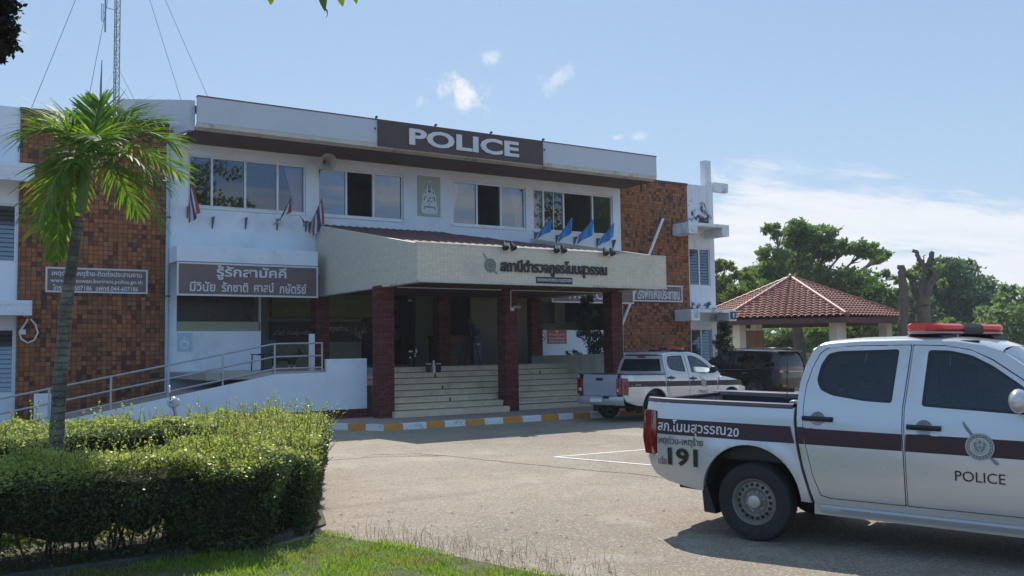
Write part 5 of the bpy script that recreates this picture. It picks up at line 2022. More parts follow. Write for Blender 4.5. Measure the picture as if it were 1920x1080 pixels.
# near pickup: right flank towards the camera, nose to the right; it stands a little nose down
th = R(160)
d_ = Vector((math.sin(th), math.cos(th), 0))
lat = Vector((d_.y, -d_.x, 0))     # the truck's right
tyre_contact = Vector((6.51, 6.0, 0))
orig = tyre_contact - lat*0.905 - d_*(-0.005)
near = make_pickup(orig, math.atan2(d_.y, d_.x), 'white police pickup with maroon band marked 191 and red beacon bar, nearest the camera', dict(white_mirror=True, whip=(0.06, -.30), drop=0.07, drain=True, slim=True, bar=(.092, .60, .16), barz=1.872, barx=1.50, skew=-18))
near.rotation_euler = (0, R(1.35), math.atan2(d_.y, d_.x))
# second pickup in front of the steps, tail towards the kerb camera side
far_h = R(84)
d2 = Vector((math.sin(far_h), math.cos(far_h), 0))
lat2 = Vector((d2.y, -d2.x, 0))
corner = Vector((14.30, 17.15, 0))
orig2 = corner + d2*1.12 - lat2*0.86
farp = make_pickup(orig2, math.atan2(d2.y, d2.x), 'white police pickup with maroon band and low red beacon, parked before the porch steps', dict(glass='clear_glass', text=False, bar=(0.06, .60, .13), drop=0.06))
farp.rotation_euler = (0, R(1.2), math.atan2(d2.y, d2.x))
farp.scale = (.94, .94, .915)


def make_suv(loc, heading, label, pm='car_black'):
    T = thing('sport_utility_car', label, 'car', loc, heading, 'parked closed-body cars')
    W = [(0.25, .86), (0.40, .90), (0.60, .93), (0.90, .925), (1.05, .91), (1.16, .895), (1.35, .83), (1.55, .755), (1.70, .69), (1.78, .62)]

    def hw(x, z):
        v = interp(W, z)
        if x < -0.6:
            v -= 0.20*((-0.6 - x)/0.5)**2
        if x > 3.0:
            v -= 0.28*((x - 3.0)/0.75)**2
        for cx in (0.0, 2.75):
            d = math.hypot(x - cx, z - .42)
            v += 0.03*math.exp(-((d - .50)/.08)**2)
        return v
    S = Skin(hw, T)
    aR, aF = arc(0, .40, .48, 3, 177, 18), arc(2.75, .40, .48, 3, 177, 18)
    rg = rounded([(-.86, 1.20), (-.86, 1.42), (-.72, 1.62), (-.22, 1.655), (-.12, 1.645), (.02, 1.25), (-.05, 1.16)], .04, 3)
    mg = rounded([(.10, 1.15), (-.02, 1.62), (.10, 1.665), (.86, 1.68), (.90, 1.13)], .04, 3)
    fg = rounded([(.98, 1.13), (.95, 1.68), (1.25, 1.655), (1.55, 1.53), (2.0, 1.22), (2.02, 1.13)], .04, 3)
    body = [(-.48, .40), (-.75, .42), (-.95, .52), (-1.0, .75), (-1.0, 1.0), (-.985, 1.20), (-.95, 1.45), (-.85, 1.66), (-.70, 1.715), (-.2, 1.745), (.6, 1.765), (1.1, 1.745), (1.45, 1.66), (1.8, 1.46), (2.15, 1.24), (2.3, 1.16), (2.75, 1.12), (3.15, 1.06), (3.45, .96), (3.60, .80), (3.62, .55), (3.5, .42), (3.23, .40)] + aF + [(2.27, .38), (.48, .38)] + aR
    sides = S.side('body_side', body, pm, holes=[rg, mg, fg], thick=.04, step=.08)
    for sd, o in zip((-1, 1), sides):
        for g_ in (rg, mg, fg):
            vs, fs = panel2d(g_, step=.15)
            b = M()
            b.add([(x, sd*(hw(x, z) - .012), z) for x, z in vs], fs if sd < 0 else [f[::-1] for f in fs])
            b.build('window', 'car_glass', o, smooth='all')
        for hx in (.22, 1.12):
            M().box(hx, hx + .2, *sorted((sd*(hw(hx, .98) - .005), sd*(hw(hx, .98) + .03))), .965, .995).build('handle', 'alloy', o, bevel=.008)
        b = M()
        pts = [(-.9, 1.175), (-.15, 1.15), (.05, 1.115), (.5, 1.105), (2.0, 1.10)]
        b.tube([(x, sd*(hw(x, z) + .004), z) for x, z in pts], .009, 6)
        b.build('chrome_strip', 'alloy', o)
        # lamps
        b = M()
        b.prism([(-1.01, .985), (-.60, 1.005), (-.58, 1.035), (-1.0, 1.09)], 'y', *sorted((sd*.66, sd*.905)))
        b.build('tail_lamp', 'lamp_red', T, bevel=.01)
        M().box(-1.03, -.97, *sorted((sd*.55, sd*.80)), .52, .58).build('reflector', 'lamp_red', T)
        M().box(3.3, 3.62, *sorted((sd*.45, sd*.72)), .80, .90).build('headlight', 'lamp_clear', T, bevel=.03)
        M().ball((1.98, sd*1.0, 1.20), (.07, .11, .085), 12).build('door_mirror', pm, T, smooth='all')
        for cx in (0, 2.75):
            b = M()
            rows = []
            for k in range(13):
                q = R(-5 + 190*k/12)
                rows.append([(cx + .47*math.cos(q), sd*yy, .40 + .47*math.sin(q)) for yy in (.89, .60)])
            b.loft(rows)
            b.build('wheel_liner', 'liner', T)
            wheel(T, cx, sd*.81, .38, .25, sd, 'alloy')
        b = M()
        b.tube([(-.6, sd*.60, 1.80), (-.5, sd*.60, 1.83), (1.0, sd*.60, 1.83), (1.15, sd*.60, 1.79)], .018, 8)
        b.build('roof_rail', 'alloy', T, smooth=True)
    zr2 = [(-.95, 1.45), (-.85, 1.66), (-.70, 1.715), (-.2, 1.745), (.6, 1.765), (1.1, 1.745), (1.45, 1.66)]
    rows = []
    for i in range(20):
        x = -.85 + 2.25*i/19
        z = interp(zr2, x)
        e = hw(max(x, -.6), z)
        rows.append([(x, e*k/6, z + .045*(1 - abs(k/6)**2.2)) for k in range(-6, 7)])
    M().loft([r[::-1] for r in rows]).build('roof', pm, T, smooth='all')
    rows = []
    for i in range(7):
        t = i/6
        x = 1.40 + .88*t
        z = 1.675 - .51*t
        e = hw(x, z) - .02
        rows.append([(x + .1*(1 - (k/6)**2)*t, e*k/6, z + .045*(1 - abs(k/6)**2)*(1 - t)) for k in range(-6, 7)])
    M().loft([r[::-1] for r in rows]).build('windscreen', 'car_glass', T, smooth='all')
    rows = []
    for i in range(14):
        x = 2.2 + 1.46*(i/13)
        z = interp([(2.2, 1.17), (2.75, 1.14), (3.15, 1.08), (3.45, .98), (3.6, .82), (3.64, .55), (3.66, .42)], x)
        e = hw(min(x, 3.6), z)
        rows.append([(x, e*k/6, z + .03*(1 - abs(k/6)**3)) for k in range(-6, 7)])
    M().loft([r[::-1] for r in rows]).build('bonnet', pm, T, smooth='all')
    rows = []
    for z in (1.66, 1.60, 1.45, 1.25, 1.16, 1.05, .9, .75, .55, .45):
        x = interp([(.45, -.98), (.55, -1.02), (.75, -1.05), (1.0, -1.02), (1.2, -1.0), (1.45, -.95), (1.66, -.85)], z)
        e = hw(-.95, z)
        rows.append([(x + .06*abs(k/6)**2, e*k/6, z) for k in range(-6, 7)])
    M().loft(rows).build('tail_panel', pm, T, smooth='all')
    rows = []
    for i in range(5):
        z = 1.58 - .36*i/4
        x = interp([(1.0, -1.02), (1.2, -1.0), (1.45, -.95), (1.66, -.85)], z) - .012
        e = hw(-.95, z)*.86
        rows.append([(x + .05*abs(k/6*.86)**2, e*k/6, z) for k in range(-6, 7)])
    M().loft(rows).build('rear_window', 'black_glass', T, smooth='all')
    b = M()
    b.box(-1.0, -.72, -.6, .6, 1.70, 1.735)
    b.build('spoiler', pm, T, bevel=.015)
    M().box(-1.07, -1.03, -.45, .45, 1.0, 1.04).build('tailgate_trim', 'alloy', T)
    M().box(-.5, 3.4, -.8, .8, .26, .42).build('chassis', 'liner', T)
    b = M()
    for x in (.1, 1.15):
        for y in (-.38, .38):
            b.box(x, x + .5, y - .25, y + .25, .45, .8)
            b.box(x - .1, x + .08, y - .24, y + .24, .78, 1.45)
    b.build('seats', 'cabin', T, bevel=.03)
    return T


suv_h = R(-9)
suv = make_suv((23.95, 21.35, 0), math.atan2(math.cos(suv_h), math.sin(suv_h)), 'black sport utility car with slim red tail lamps parked by the right end wall')
suv.scale = (.95, .95, .93)
MT['car_pearl'] = paint('car_pearl', (0.60, 0.61, 0.60), 0.3, 0.7)
wc = copy_tree(suv)
wc['label'] = 'white car mostly hidden behind the far pickup cab, only its pale roof showing'
wc.location = (18.7, 21.6, 0)
wc.scale = (.95, .95, .91)


def repaint(o):
    for s in o.material_slots:
        if s.material and s.material.name == 'car_black':
            s.link = 'OBJECT'
            s.material = MT['car_pearl']
    for c in o.children:
        repaint(c)


for o in wc.children_recursive:
    if o.type == 'MESH' and any(s.material and s.material.name == 'car_black' for s in o.material_slots):
        o.data = o.data.copy()
        for i, m_ in enumerate(o.data.materials):
            if m_.name == 'car_black':
                o.data.materials[i] = MT['car_pearl']
# ------------------------------------------------------------------ vegetation
import numpy as np


def leaf_mesh(name, C, A, B, m, parent=None, fold=0.0, smooth=False):
    """one diamond leaf per row: C base, A length vector, B half-width vector (numpy arrays, world or parent space)"""
    n = len(C)
    if fold:
        nn_ = np.cross(A, B)
        nn_ /= (np.linalg.norm(nn_, axis=1, keepdims=True) + 1e-9)
        up = nn_*np.linalg.norm(B, axis=1, keepdims=True)*fold
    else:
        up = 0.0
    V = np.empty((n*4, 3), np.float32)
    V[0::4] = C
    V[1::4] = C + A*0.45 + B + up
    V[2::4] = C + A
    V[3::4] = C + A*0.45 - B + up
    me = bpy.data.meshes.new(name)
    me.vertices.add(n*4)
    me.vertices.foreach_set('co', V.ravel())
    me.loops.add(n*4)
    me.loops.foreach_set('vertex_index', np.arange(n*4, dtype=np.int32))
    me.polygons.add(n)
    me.polygons.foreach_set('loop_start', np.arange(0, n*4, 4, dtype=np.int32))
    me.polygons.foreach_set('loop_total', np.full(n, 4, np.int32))
    me.update(calc_edges=True)
    me.validate()
    me.materials.append(MT[m] if isinstance(m, str) else m)
    o = bpy.data.objects.new(name, me)
    COL.objects.link(o)
    o.parent = parent
    return o


def unit(v):
    return v/(np.linalg.norm(v, axis=1, keepdims=True) + 1e-9)


def leaf_dirs(rs, n, outward, spread, length, width):
    """random leaf axes leaning along outward"""
    d = unit(outward + rs.normal(0, spread, (n, 3)))
    s = unit(np.cross(d, rs.normal(0, 1, (n, 3))))
    L = (length[0] + (length[1] - length[0])*rs.random((n, 1)))
    return d*L, s*L*width


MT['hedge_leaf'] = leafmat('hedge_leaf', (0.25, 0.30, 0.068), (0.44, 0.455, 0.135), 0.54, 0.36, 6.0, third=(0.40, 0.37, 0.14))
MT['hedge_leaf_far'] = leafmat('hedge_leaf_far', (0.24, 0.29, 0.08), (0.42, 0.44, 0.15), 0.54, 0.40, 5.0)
MT['hedge_shade_leaf'] = leafmat('hedge_shade_leaf', (0.045, 0.075, 0.022), (0.085, 0.125, 0.036), 0.28, 0.40, 6.0)  # darker copy of the hedge leaf: shade of the sides put into the colour
MT['twig'] = mat('twig', (0.035, 0.025, 0.016), 0.9, .25, 8)
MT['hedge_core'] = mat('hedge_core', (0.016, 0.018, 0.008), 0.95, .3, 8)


def frange(a, b, n):
    return [a + (b - a)*i/n for i in range(n + 1)]


def hedge(name, label, rows, leaf, dens, size, seed, shoots, m, low_open, parent_loc):
    """rows: (p0, p1, half width at the foot, half width at the top, height, see-through foot)"""
    T = thing(name, label, 'hedge', parent_loc, 0, 'clipped hedges round the palm bed')
    off = np.array(parent_loc)
    rs = np.random.default_rng(seed)
    Cs, As, Bs = [], [], []
    shade_leaves = [[], [], []]
    core = M()
    stems = M()
    for (p0, p1, wf, wt, h, open_) in rows:
        p0, p1 = np.array([*p0, 0.0]), np.array([*p1, 0.0])
        L = np.linalg.norm(p1 - p0)
        d = (p1 - p0)/L
        nrm = np.array([-d[1], d[0], 0.0])

        def hz(s, t):
            return h + 0.06*np.sin(s*2.3 + t*3) + 0.03*np.sin(s*5.1 + 1.3 - t*4.0) + 0.02*np.sin(s*11.0)
        # top
        n = int(L*2*wt*dens)
        s = rs.random(n)*L
        t = (rs.random(n)*2 - 1)
        z = hz(s, t*wt) - np.abs(t)**6*0.07 - rs.random(n)**2*0.10 + rs.normal(0, .012, n)
        Cs.append(p0 + d*s[:, None] + nrm*(t*wt)[:, None] + np.array([0, 0, 1.0])*z[:, None])
        dd_ = rs.normal(0, 1, (n, 3))*np.array([1, 1, .42]) + np.array([0, 0, .12])
        dd_ = unit(dd_)
        ss_ = unit(np.cross(dd_, np.array([0, 0, 1.0]) + rs.normal(0, .55, (n, 3))))
        LL_ = size[0] + (size[1] - size[0])*rs.random((n, 1))
        a, b_ = dd_*LL_, ss_*LL_*.32
        As.append(a)
        Bs.append(b_)
        # sides and ends, leaves coloured darker to carry the shade there
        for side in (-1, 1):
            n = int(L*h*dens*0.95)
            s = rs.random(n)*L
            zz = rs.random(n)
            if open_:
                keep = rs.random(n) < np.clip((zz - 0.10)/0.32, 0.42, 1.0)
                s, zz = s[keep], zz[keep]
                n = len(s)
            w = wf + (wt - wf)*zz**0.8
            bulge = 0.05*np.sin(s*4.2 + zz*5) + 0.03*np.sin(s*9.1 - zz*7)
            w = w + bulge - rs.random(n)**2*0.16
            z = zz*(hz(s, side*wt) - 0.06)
            shade_leaves[0].append(p0 + d*s[:, None] + nrm*(side*w)[:, None] + np.array([0, 0, 1.0])*z[:, None])
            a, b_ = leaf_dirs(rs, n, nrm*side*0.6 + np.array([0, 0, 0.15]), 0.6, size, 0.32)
            shade_leaves[1].append(a)
            shade_leaves[2].append(b_)
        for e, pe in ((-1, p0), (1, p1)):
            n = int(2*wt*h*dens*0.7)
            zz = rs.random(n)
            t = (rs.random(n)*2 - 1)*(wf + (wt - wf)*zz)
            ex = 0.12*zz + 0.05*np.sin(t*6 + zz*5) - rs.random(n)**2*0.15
            shade_leaves[0].append(pe + d*(e*ex)[:, None] + nrm*t[:, None] + np.array([0, 0, 1.0])*(zz*(h - .05))[:, None])
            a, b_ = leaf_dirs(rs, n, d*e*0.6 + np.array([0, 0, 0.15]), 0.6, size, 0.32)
            shade_leaves[1].append(a)
            shade_leaves[2].append(b_)
        # shoots that escaped the clipping
        ns = int(shoots*L)
        for k in range(ns):
            s0 = rs.random()*L
            t0 = (rs.random()*2 - 1)*wt
            hgt = 0.03 + 0.10*rs.random() + 0.22*rs.random()**6
            lean = np.array([rs.normal(0, .30) + (.55 if t0 < -.8*wt and p1[1] - p0[1] > 2 else 0), rs.normal(0, .25), 1.0])
            base = p0 + d*s0 + nrm*t0 + np.array([0, 0, hz(s0, t0) - .10])
            tip = base + lean*(hgt + .10)
            stems.tube([base - off, (base + tip)/2 - off + np.array([rs.normal(0, .012), 0, 0]), tip - off], [.0035, .003, .0018], 3)
            nl = int((hgt + .1)/0.016)
            tt = np.linspace(0.15, 1.0, nl)
            c = base + (tip - base)*tt[:, None]
            Cs.append(c)
            a, b_ = leaf_dirs(rs, nl, np.tile(lean*0.6, (nl, 1)), 0.6, (size[0]*.7, size[1]*.75), 0.34)
            As.append(a)
            Bs.append(b_)
        # woody stems
        for k in range(int(L*17)):
            s0 = rs.random()*L
            t0 = rs.uniform(-wf, wf)*.55
            b0 = p0 + d*s0 + nrm*t0
            j1 = b0 + np.array([rs.normal(0, .06), rs.normal(0, .06), h*.35])
            j2 = j1 + np.array([rs.normal(0, .12), rs.normal(0, .12), h*.40])
            r0 = rs.uniform(.006, .016)
            stems.tube([b0 - off, j1 - off, j2 - off], [r0, r0*.8, r0*.4], 5)
            for q in range(2):
                j3 = j1 + np.array([rs.normal(0, .16), rs.normal(0, .16), h*rs.uniform(.2, .45)])
                stems.tube([j1 - off, j3 - off], [r0*.6, r0*.3], 4)
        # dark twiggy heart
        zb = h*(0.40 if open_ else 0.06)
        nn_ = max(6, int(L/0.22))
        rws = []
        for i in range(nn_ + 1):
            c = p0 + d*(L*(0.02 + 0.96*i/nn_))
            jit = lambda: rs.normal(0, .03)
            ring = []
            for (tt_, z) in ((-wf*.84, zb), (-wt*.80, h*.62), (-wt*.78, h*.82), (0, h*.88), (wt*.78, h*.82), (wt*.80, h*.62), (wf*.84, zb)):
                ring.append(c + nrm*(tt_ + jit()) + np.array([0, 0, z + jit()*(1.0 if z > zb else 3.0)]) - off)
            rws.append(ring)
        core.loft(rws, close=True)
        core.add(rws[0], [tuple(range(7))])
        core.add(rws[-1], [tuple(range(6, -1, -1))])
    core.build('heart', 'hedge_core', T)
    stems.build('stems', 'twig', T)
    C, A, B = np.concatenate(Cs), np.concatenate(As), np.concatenate(Bs)
    leaf_mesh('lit_top_leaves', C - off, A, B, m, T, fold=0.25)  # sunlit top and shoots take the brighter copy of the leaf colour
    C, A, B = [np.concatenate(q) for q in shade_leaves]
    leaf_mesh('leaves', C - off, A, B, 'hedge_shade_leaf', T, fold=0.25)
    return T


hedge('clipped_hedge', 'clipped green hedge in the foreground with sunlit top and shaded leggy front', [((-2.6, 9.05), (2.30, 9.02), .52, .76, .87, True), ((2.2, 9.02), (2.92, 9.0), .54, .76, .87, False), ((2.86, 8.95), (4.72, 13.4), .48, .62, .84, False)],
      None, 4300, (0.022, 0.044), 11, 85.0, 'hedge_leaf', True, (0.5, 9.0, 0))
hedge('clipped_hedge', 'clipped hedge row behind the palm trunk, before the ramp', [((-4.0, 13.15), (4.75, 13.5), .45, .66, .86, False)],
      None, 1900, (0.035, 0.06), 12, 30.0, 'hedge_leaf_far', False, (0.5, 13.2, 0))

# bed between the hedges: soil with low leafy plants
b = M()
b.add([(-4, 8.75, .02), (3.2, 8.75, .02), (3.7, 9.2, .02), (5.2, 13.6, .02), (-4, 13.4, .02)], [(0, 1, 2, 3, 4)])
tag(b.build('planting_bed', 'soil'), kind='structure')
MT['bed_leaf'] = leafmat('bed_leaf', (0.26, 0.25, 0.05), (0.17, 0.22, 0.05), 0.45, .5, 4.0, third=(0.36, 0.20, 0.08))
rs = np.random.default_rng(4)
n = 9000
c = np.stack([rs.uniform(-3.5, 3.2, n), rs.uniform(9.75, 12.3, n), rs.random(n)**2*0.32], 1)
c[:, 2] *= (0.6 + 0.4*np.sin(c[:, 0]*3.1 + 1)*np.cos(c[:, 1]*2.7))
a, b_ = leaf_dirs(rs, n, np.tile([0, -.2, .6], (n, 1)), .7, (.05, .11), .26)
tag(leaf_mesh('ground_cover', c, a, b_, 'bed_leaf', fold=.2), 'low yellow green leafy plants growing in the bed behind the hedge', 'ground cover', kind='stuff')

# low concrete edging along the hedge
b = M()
MT['edging'] = mat('edging', (0.060, 0.058, 0.040), 0.9, .15, 3, .3, 40, dirt=(0.06, 0.06, 0.04), dscale=3, damt=.7)
pth = [Vector((-3.0, 8.36, 0)), Vector((1.5, 8.44, 0)), Vector((2.75, 8.50, 0)), Vector((3.15, 8.70, 0)), Vector((3.42, 9.1, 0)), Vector((3.92, 10.4, 0)), Vector((5.25, 13.6, 0))]
rows = []
for i, p in enumerate(pth):
    dd = (pth[min(i + 1, len(pth) - 1)] - pth[max(i - 1, 0)]).normalized()
    nn_ = Vector((-dd.y, dd.x, 0))
    rows.append([p + nn_*o + Vector((0, 0, z)) for o, z in ((0, 0), (0.005, .05), (.02, .062), (.10, .062), (.10, 0))])
b.loft(rows)
tag(b.build('edging', 'edging'), kind='structure')

# lawn sheet and grass
LAWN = [(-4, 8.34), (1.5, 8.42), (2.95, 8.48), (3.36, 8.70), (3.46, 8.85), (3.62, 8.35), (3.80, 7.85), (3.95, 7.40), (4.10, 6.8), (4.22, 6.2), (4.36, 5.4), (4.4, 4.0), (-4, 4.0)]
b = M()
b.add([(x, y, 0.006) for x, y in LAWN], [tuple(range(len(LAWN) - 1, -1, -1))])
MT['lawn_soil'] = mat('lawn_soil', (0.075, 0.085, 0.022), 0.95, .3, 5.0, .6, 40, dirt=(0.16, 0.125, 0.075), dscale=2.5, damt=.8)
tag(b.build('lawn', 'lawn_soil'), kind='structure')
MT['grass_blade'] = leafmat('grass_blade', (0.17, 0.28, 0.025), (0.27, 0.36, 0.04), 0.58, .45, 3.0, third=(0.26, 0.22, 0.08))
rs = np.random.default_rng(21)


def scatter(n, poly, seed):
    rs = np.random.default_rng(seed)
    out = []
    xs = [p[0] for p in poly]
    ys = [p[1] for p in poly]
    while len(out) < n:
        x, y = rs.uniform(min(xs), max(xs)), rs.uniform(min(ys), max(ys))
        if inside((x, y), poly):
            out.append((x, y))
    return np.array(out)


vis = [(0.8, 8.34), (1.5, 8.40), (2.95, 8.46), (3.40, 8.66), (3.50, 8.82), (3.64, 8.35), (3.82, 7.85), (3.97, 7.40), (4.12, 6.8), (4.25, 6.2), (4.38, 5.4), (2.0, 5.0), (0.3, 7.0)]
pts = scatter(34000, vis, 5)
nz_ = np.array([noise.noise(Vector((p[0]*1.6, p[1]*1.6, 0))) + 0.5*noise.noise(Vector((p[0]*4, p[1]*4, 3))) for p in pts])
keep = rs.random(len(pts)) < np.clip(0.62 + nz_*1.1, 0.04, 1)
pts = pts[keep]
n = len(pts)
c = np.concatenate([pts, np.zeros((n, 1)) + .005], 1)
d = unit(np.stack([rs.normal(0, .45, n), rs.normal(0, .45, n), np.ones(n)], 1))
Lg = (0.022 + 0.045*rs.random((n, 1)))*(1 + 0.3*nz_[keep][:, None])
sd = unit(np.cross(d, rs.normal(0, 1, (n, 3))))
tag(leaf_mesh('grass', c, d*Lg, sd*0.0042, 'grass_blade'), 'short bright green grass at the foot of the hedge', 'grass', kind='stuff')
# dry stalks along the lawn edge and weeds in the paving, with forked seed heads by the hedge
MT['dry_stalk'] = leafmat('dry_stalk', (0.20, 0.16, 0.09), (0.13, 0.12, 0.05), 0.3, .6, 3.0)
b = M()
rr = random.Random(9)
for k in range(230):
    t = rr.random()
    i = rr.choice([5, 6, 7, 8, 9])
    p, q = LAWN[i], LAWN[min(i + 1, 11)]
    x = p[0] + (q[0] - p[0])*t + abs(rr.gauss(0, .30)) - .05
    y = p[1] + (q[1] - p[1])*t + rr.gauss(0, .18)
    h = rr.uniform(.05, .17)
    dx, dy = rr.gauss(0, .04), rr.gauss(0, .04)
    b.tube([(x, y, 0), (x + dx*.4, y + dy*.4, h*.6), (x + dx, y + dy, h)], [.0018, .0014, .0007], 3)
for k in range(26):
    px_, py_ = rr.uniform(330, 600), rr.uniform(1015, 1075)
    v = onZ(px_, py_)
    h = rr.uniform(.10, .20)
    dx = rr.gauss(0, .03)
    tp = Vector((v.x + dx, v.y, h))
    b.tube([(v.x, v.y, 0), (v.x + dx*.4, v.y, h*.6), tp], [.002, .0016, .001], 3)
    for q in range(rr.choice([3, 4, 5])):
        a = rr.uniform(0, 6.28)
        b.tube([tp, tp + Vector((.035*math.cos(a), .035*math.sin(a), rr.uniform(.01, .04)))], [.0022, .0012], 3)
tag(b.build('dry_grass', 'dry_stalk'), 'thin dry grass stalks and seed heads along the lawn edge', 'grass', kind='stuff')
# fallen leaves on the yard near the lawn
b = M()
rr = random.Random(31)
MT['litter'] = mat('litter', (0.16, 0.10, 0.05), 0.9, .4, 9)
for k in range(70):
    v = onZ(rr.uniform(600, 1250), rr.uniform(930, 1075))
    a = rr.uniform(0, 6.28)
    s = rr.uniform(.010, .028)
    e1, e2 = Vector((math.cos(a), math.sin(a), 0))*s, Vector((-math.sin(a), math.cos(a), 0))*s*.45
    up = Vector((0, 0, .006))
    b.add([v + up - e1, v + up + e2 + Vector((0, 0, .006)), v + up + e1, v + up - e2 + Vector((0, 0, .004))], [(0, 1, 2, 3)])
tag(b.build('leaf_litter', 'litter'), 'small dry fallen leaves scattered on the yard', 'leaf litter', kind='stuff')

# ------------------------------------------------------------------ palm
PYD = 11.1
PT = thing('palm_tree', 'small palm with feathery backlit fronds standing in the hedge bed', 'palm tree', (onY(105, 822, PYD).x, PYD, 0))
po = PT.location
def bark_rings():
    m, g, b = newmat('palm_bark')
    co = g.n('TexCoord', out=3)
    sp = g.N.new('ShaderNodeSeparateXYZ')
    g.L.new(co, sp.inputs[0])
    nz = g.noise(co, 5.0, 6, .7)
    ph = g.m('ADD', g.m('MULTIPLY', sp.outputs[2], 13.0), g.m('MULTIPLY', nz, 0.9))
    fr_ = g.m('FRACT', ph)
    ring = g.m('SUBTRACT', 1.0, g.sm(g.m('ABSOLUTE', g.m('SUBTRACT', fr_, 0.5)), 0.06, 0.16))
    c = g.mix(g.sm(nz, .38, .62), (0.075, 0.072, 0.056), (0.19, 0.18, 0.14))
    c = g.mix(g.m('MULTIPLY', ring, .65), c, (0.045, 0.04, 0.032))
    c = g.mix(g.m('MULTIPLY', g.sm(g.noise(co, 2.2, 4), .52, .64), .5), c, (0.085, 0.10, 0.05))
    g.put(b.inputs['Base Color'], c)
    b.inputs['Roughness'].default_value = .9
    g.put(b.inputs['Normal'], g.n('Bump', Strength=.8, Distance=.012, Height=g.m('ADD', nz, g.m('MULTIPLY', ring, -.5))))
    return m


MT['palm_bark'] = bark_rings()
MT['crownshaft'] = mat('crownshaft', (0.16, 0.25, 0.075), 0.6, .2, 3, dirt=(0.10, 0.10, 0.04), dscale=2, damt=.5)
MT['palm_leaf'] = leafmat('palm_leaf', (0.065, 0.15, 0.024), (0.15, 0.235, 0.028), 0.55, .52, 7.0, third=(0.36, 0.32, 0.04))
tr = [onY(*p, PYD) for p in ((104, 900), (107, 800), (112, 720), (119, 640), (126, 560), (134, 500), (141, 450), (150, 398))]
tr[0].z = 0
b = M()
pts, rad = [], []
for i in range(len(tr) - 1):
    for k in range(6):
        t = k/6
        pts.append(tr[i].lerp(tr[i + 1], t))
        base = [.088, .074, .070, .067, .063, .058, .053, .052]
        rad.append((base[i] + (base[i + 1] - base[i])*t)*(1.05 if k == 0 else 1.0))
b.tube([p - po for p in pts], rad, 14)
b.build('trunk', 'palm_bark', PT, smooth='all')
b = M()
cs = [onY(*p, PYD) for p in ((150, 398), (152, 386), (158, 345), (164, 300), (168, 270))]
b.tube([p - po for p in cs], [.056, .060, .054, .044, .028], 14)
b.build('crownshaft', 'crownshaft', PT, smooth='all')
fr = [  # control pixels, depth offsets at each, leaflet length, droop
    ([(165, 292), (112, 212), (42, 258)], (0, -.1, -.15), .44, 1.0),
    ([(163, 300), (118, 262), (96, 395)], (0, .15, .3), .40, 1.1),
    ([(160, 305), (104, 335), (108, 478)], (0, .2, .25), .34, 1.6),
    ([(160, 300), (108, 282), (70, 430)], (0, -.3, -.45), .38, 1.2),
    ([(168, 300), (215, 300), (258, 400)], (0, .4, .6), .34, 1.2),
    ([(158, 308), (130, 318), (116, 430)], (0, .5, .7), .34, 1.4),
    ([(168, 285), (178, 230), (186, 190)], (0, .05, .1), .30, 0.2),
    ([(170, 288), (195, 205), (262, 212)], (0, .35, .6), .42, .6),
    ([(170, 288), (232, 215), (330, 272)], (0, -.1, -.1), .46, .9),
    ([(170, 292), (245, 238), (338, 330)], (0, .35, .55), .44, 1.0),
    ([(170, 290), (226, 210), (300, 228)], (0, .2, .3), .42, .8),
    ([(172, 300), (240, 262), (312, 352)], (0, -.45, -.7), .40, 1.0),
    ([(164, 292), (128, 225), (70, 222)], (0, .3, .5), .40, .8),
    ([(172, 318), (262, 290), (298, 418)], (0, -.2, -.3), .42, 1.0),
    ([(166, 290), (150, 225), (112, 214)], (0, .4, .8), .36, .5),
    ([(166, 290), (176, 238), (190, 262)], (0, -.55, -1.0), .36, .8),
    ([(164, 295), (140, 250), (138, 300)], (0, -.4, -.8), .34, 1.0),
]
rs = np.random.default_rng(77)
for fi, (cp, dy, LL, dr) in enumerate(fr):
    P = [onY(*p, PYD + q) for p, q in zip(cp, dy)]
    nseg = 38
    rach = []
    for k in range(nseg + 1):
        t = k/nseg
        rach.append((1 - t)**2*P[0] + 2*t*(1 - t)*P[1] + t*t*P[2])
    F_ = M()
    F_.tube([p - po for p in rach], [.016*(1 - .85*k/nseg) + .002 for k in range(nseg + 1)], 6)
    F_.mi = [0]*len(F_.f)
    for k in range(4, nseg + 1):
        t = k/nseg
        tan = (rach[min(k + 1, nseg)] - rach[k - 1]).normalized()
        sidev = tan.cross(Vector((0, 0, 1)))
        if sidev.length < .2:
            sidev = Vector((1, 0.3, 0))
        sidev.normalize()
        upv = sidev.cross(tan).normalized()
        prof = math.sin(math.pi*(0.12 + 0.80*t))**0.7
        for sg in (-1, 1):
            for dup in range(1):
                L = 1.32*LL*prof*rs.uniform(.75, 1.12)
                w = 0.0150*rs.uniform(.8, 1.25)
                fw = 0.50 + 0.8*t + rs.normal(0, .12)
                dirv = (sidev*sg + tan*fw + upv*(0.32 + rs.normal(0, .32))).normalized()
                p0 = rach[k] + tan*rs.uniform(-.012, .012)
                wv = dirv.cross(upv).normalized()
                pts = []
                cur = p0.copy()
                dv = dirv.copy()
                ns_ = 5
                for j in range(ns_ + 1):
                    pts.append(cur.copy())
                    dv = (dv + Vector((0, 0, dr*(-0.10 - .09*rs.random())))*(0.5 + j*.15)).normalized()
                    cur = cur + dv*(L/ns_)
                o = len(F_.v)
                for j, q in enumerate(pts):
                    ww = w*(math.sin(math.pi*(0.10 + 0.88*(j/ns_)))**.6)
                    F_.v.append(tuple(q - wv*ww - po))
                    F_.v.append(tuple(q + wv*ww - po))
                for j in range(ns_):
                    F_.f.append((o + 2*j, o + 2*j + 1, o + 2*j + 3, o + 2*j + 2))
                    F_.mi.append(1)
    F_.build('frond', ['crownshaft', 'palm_leaf'], PT)

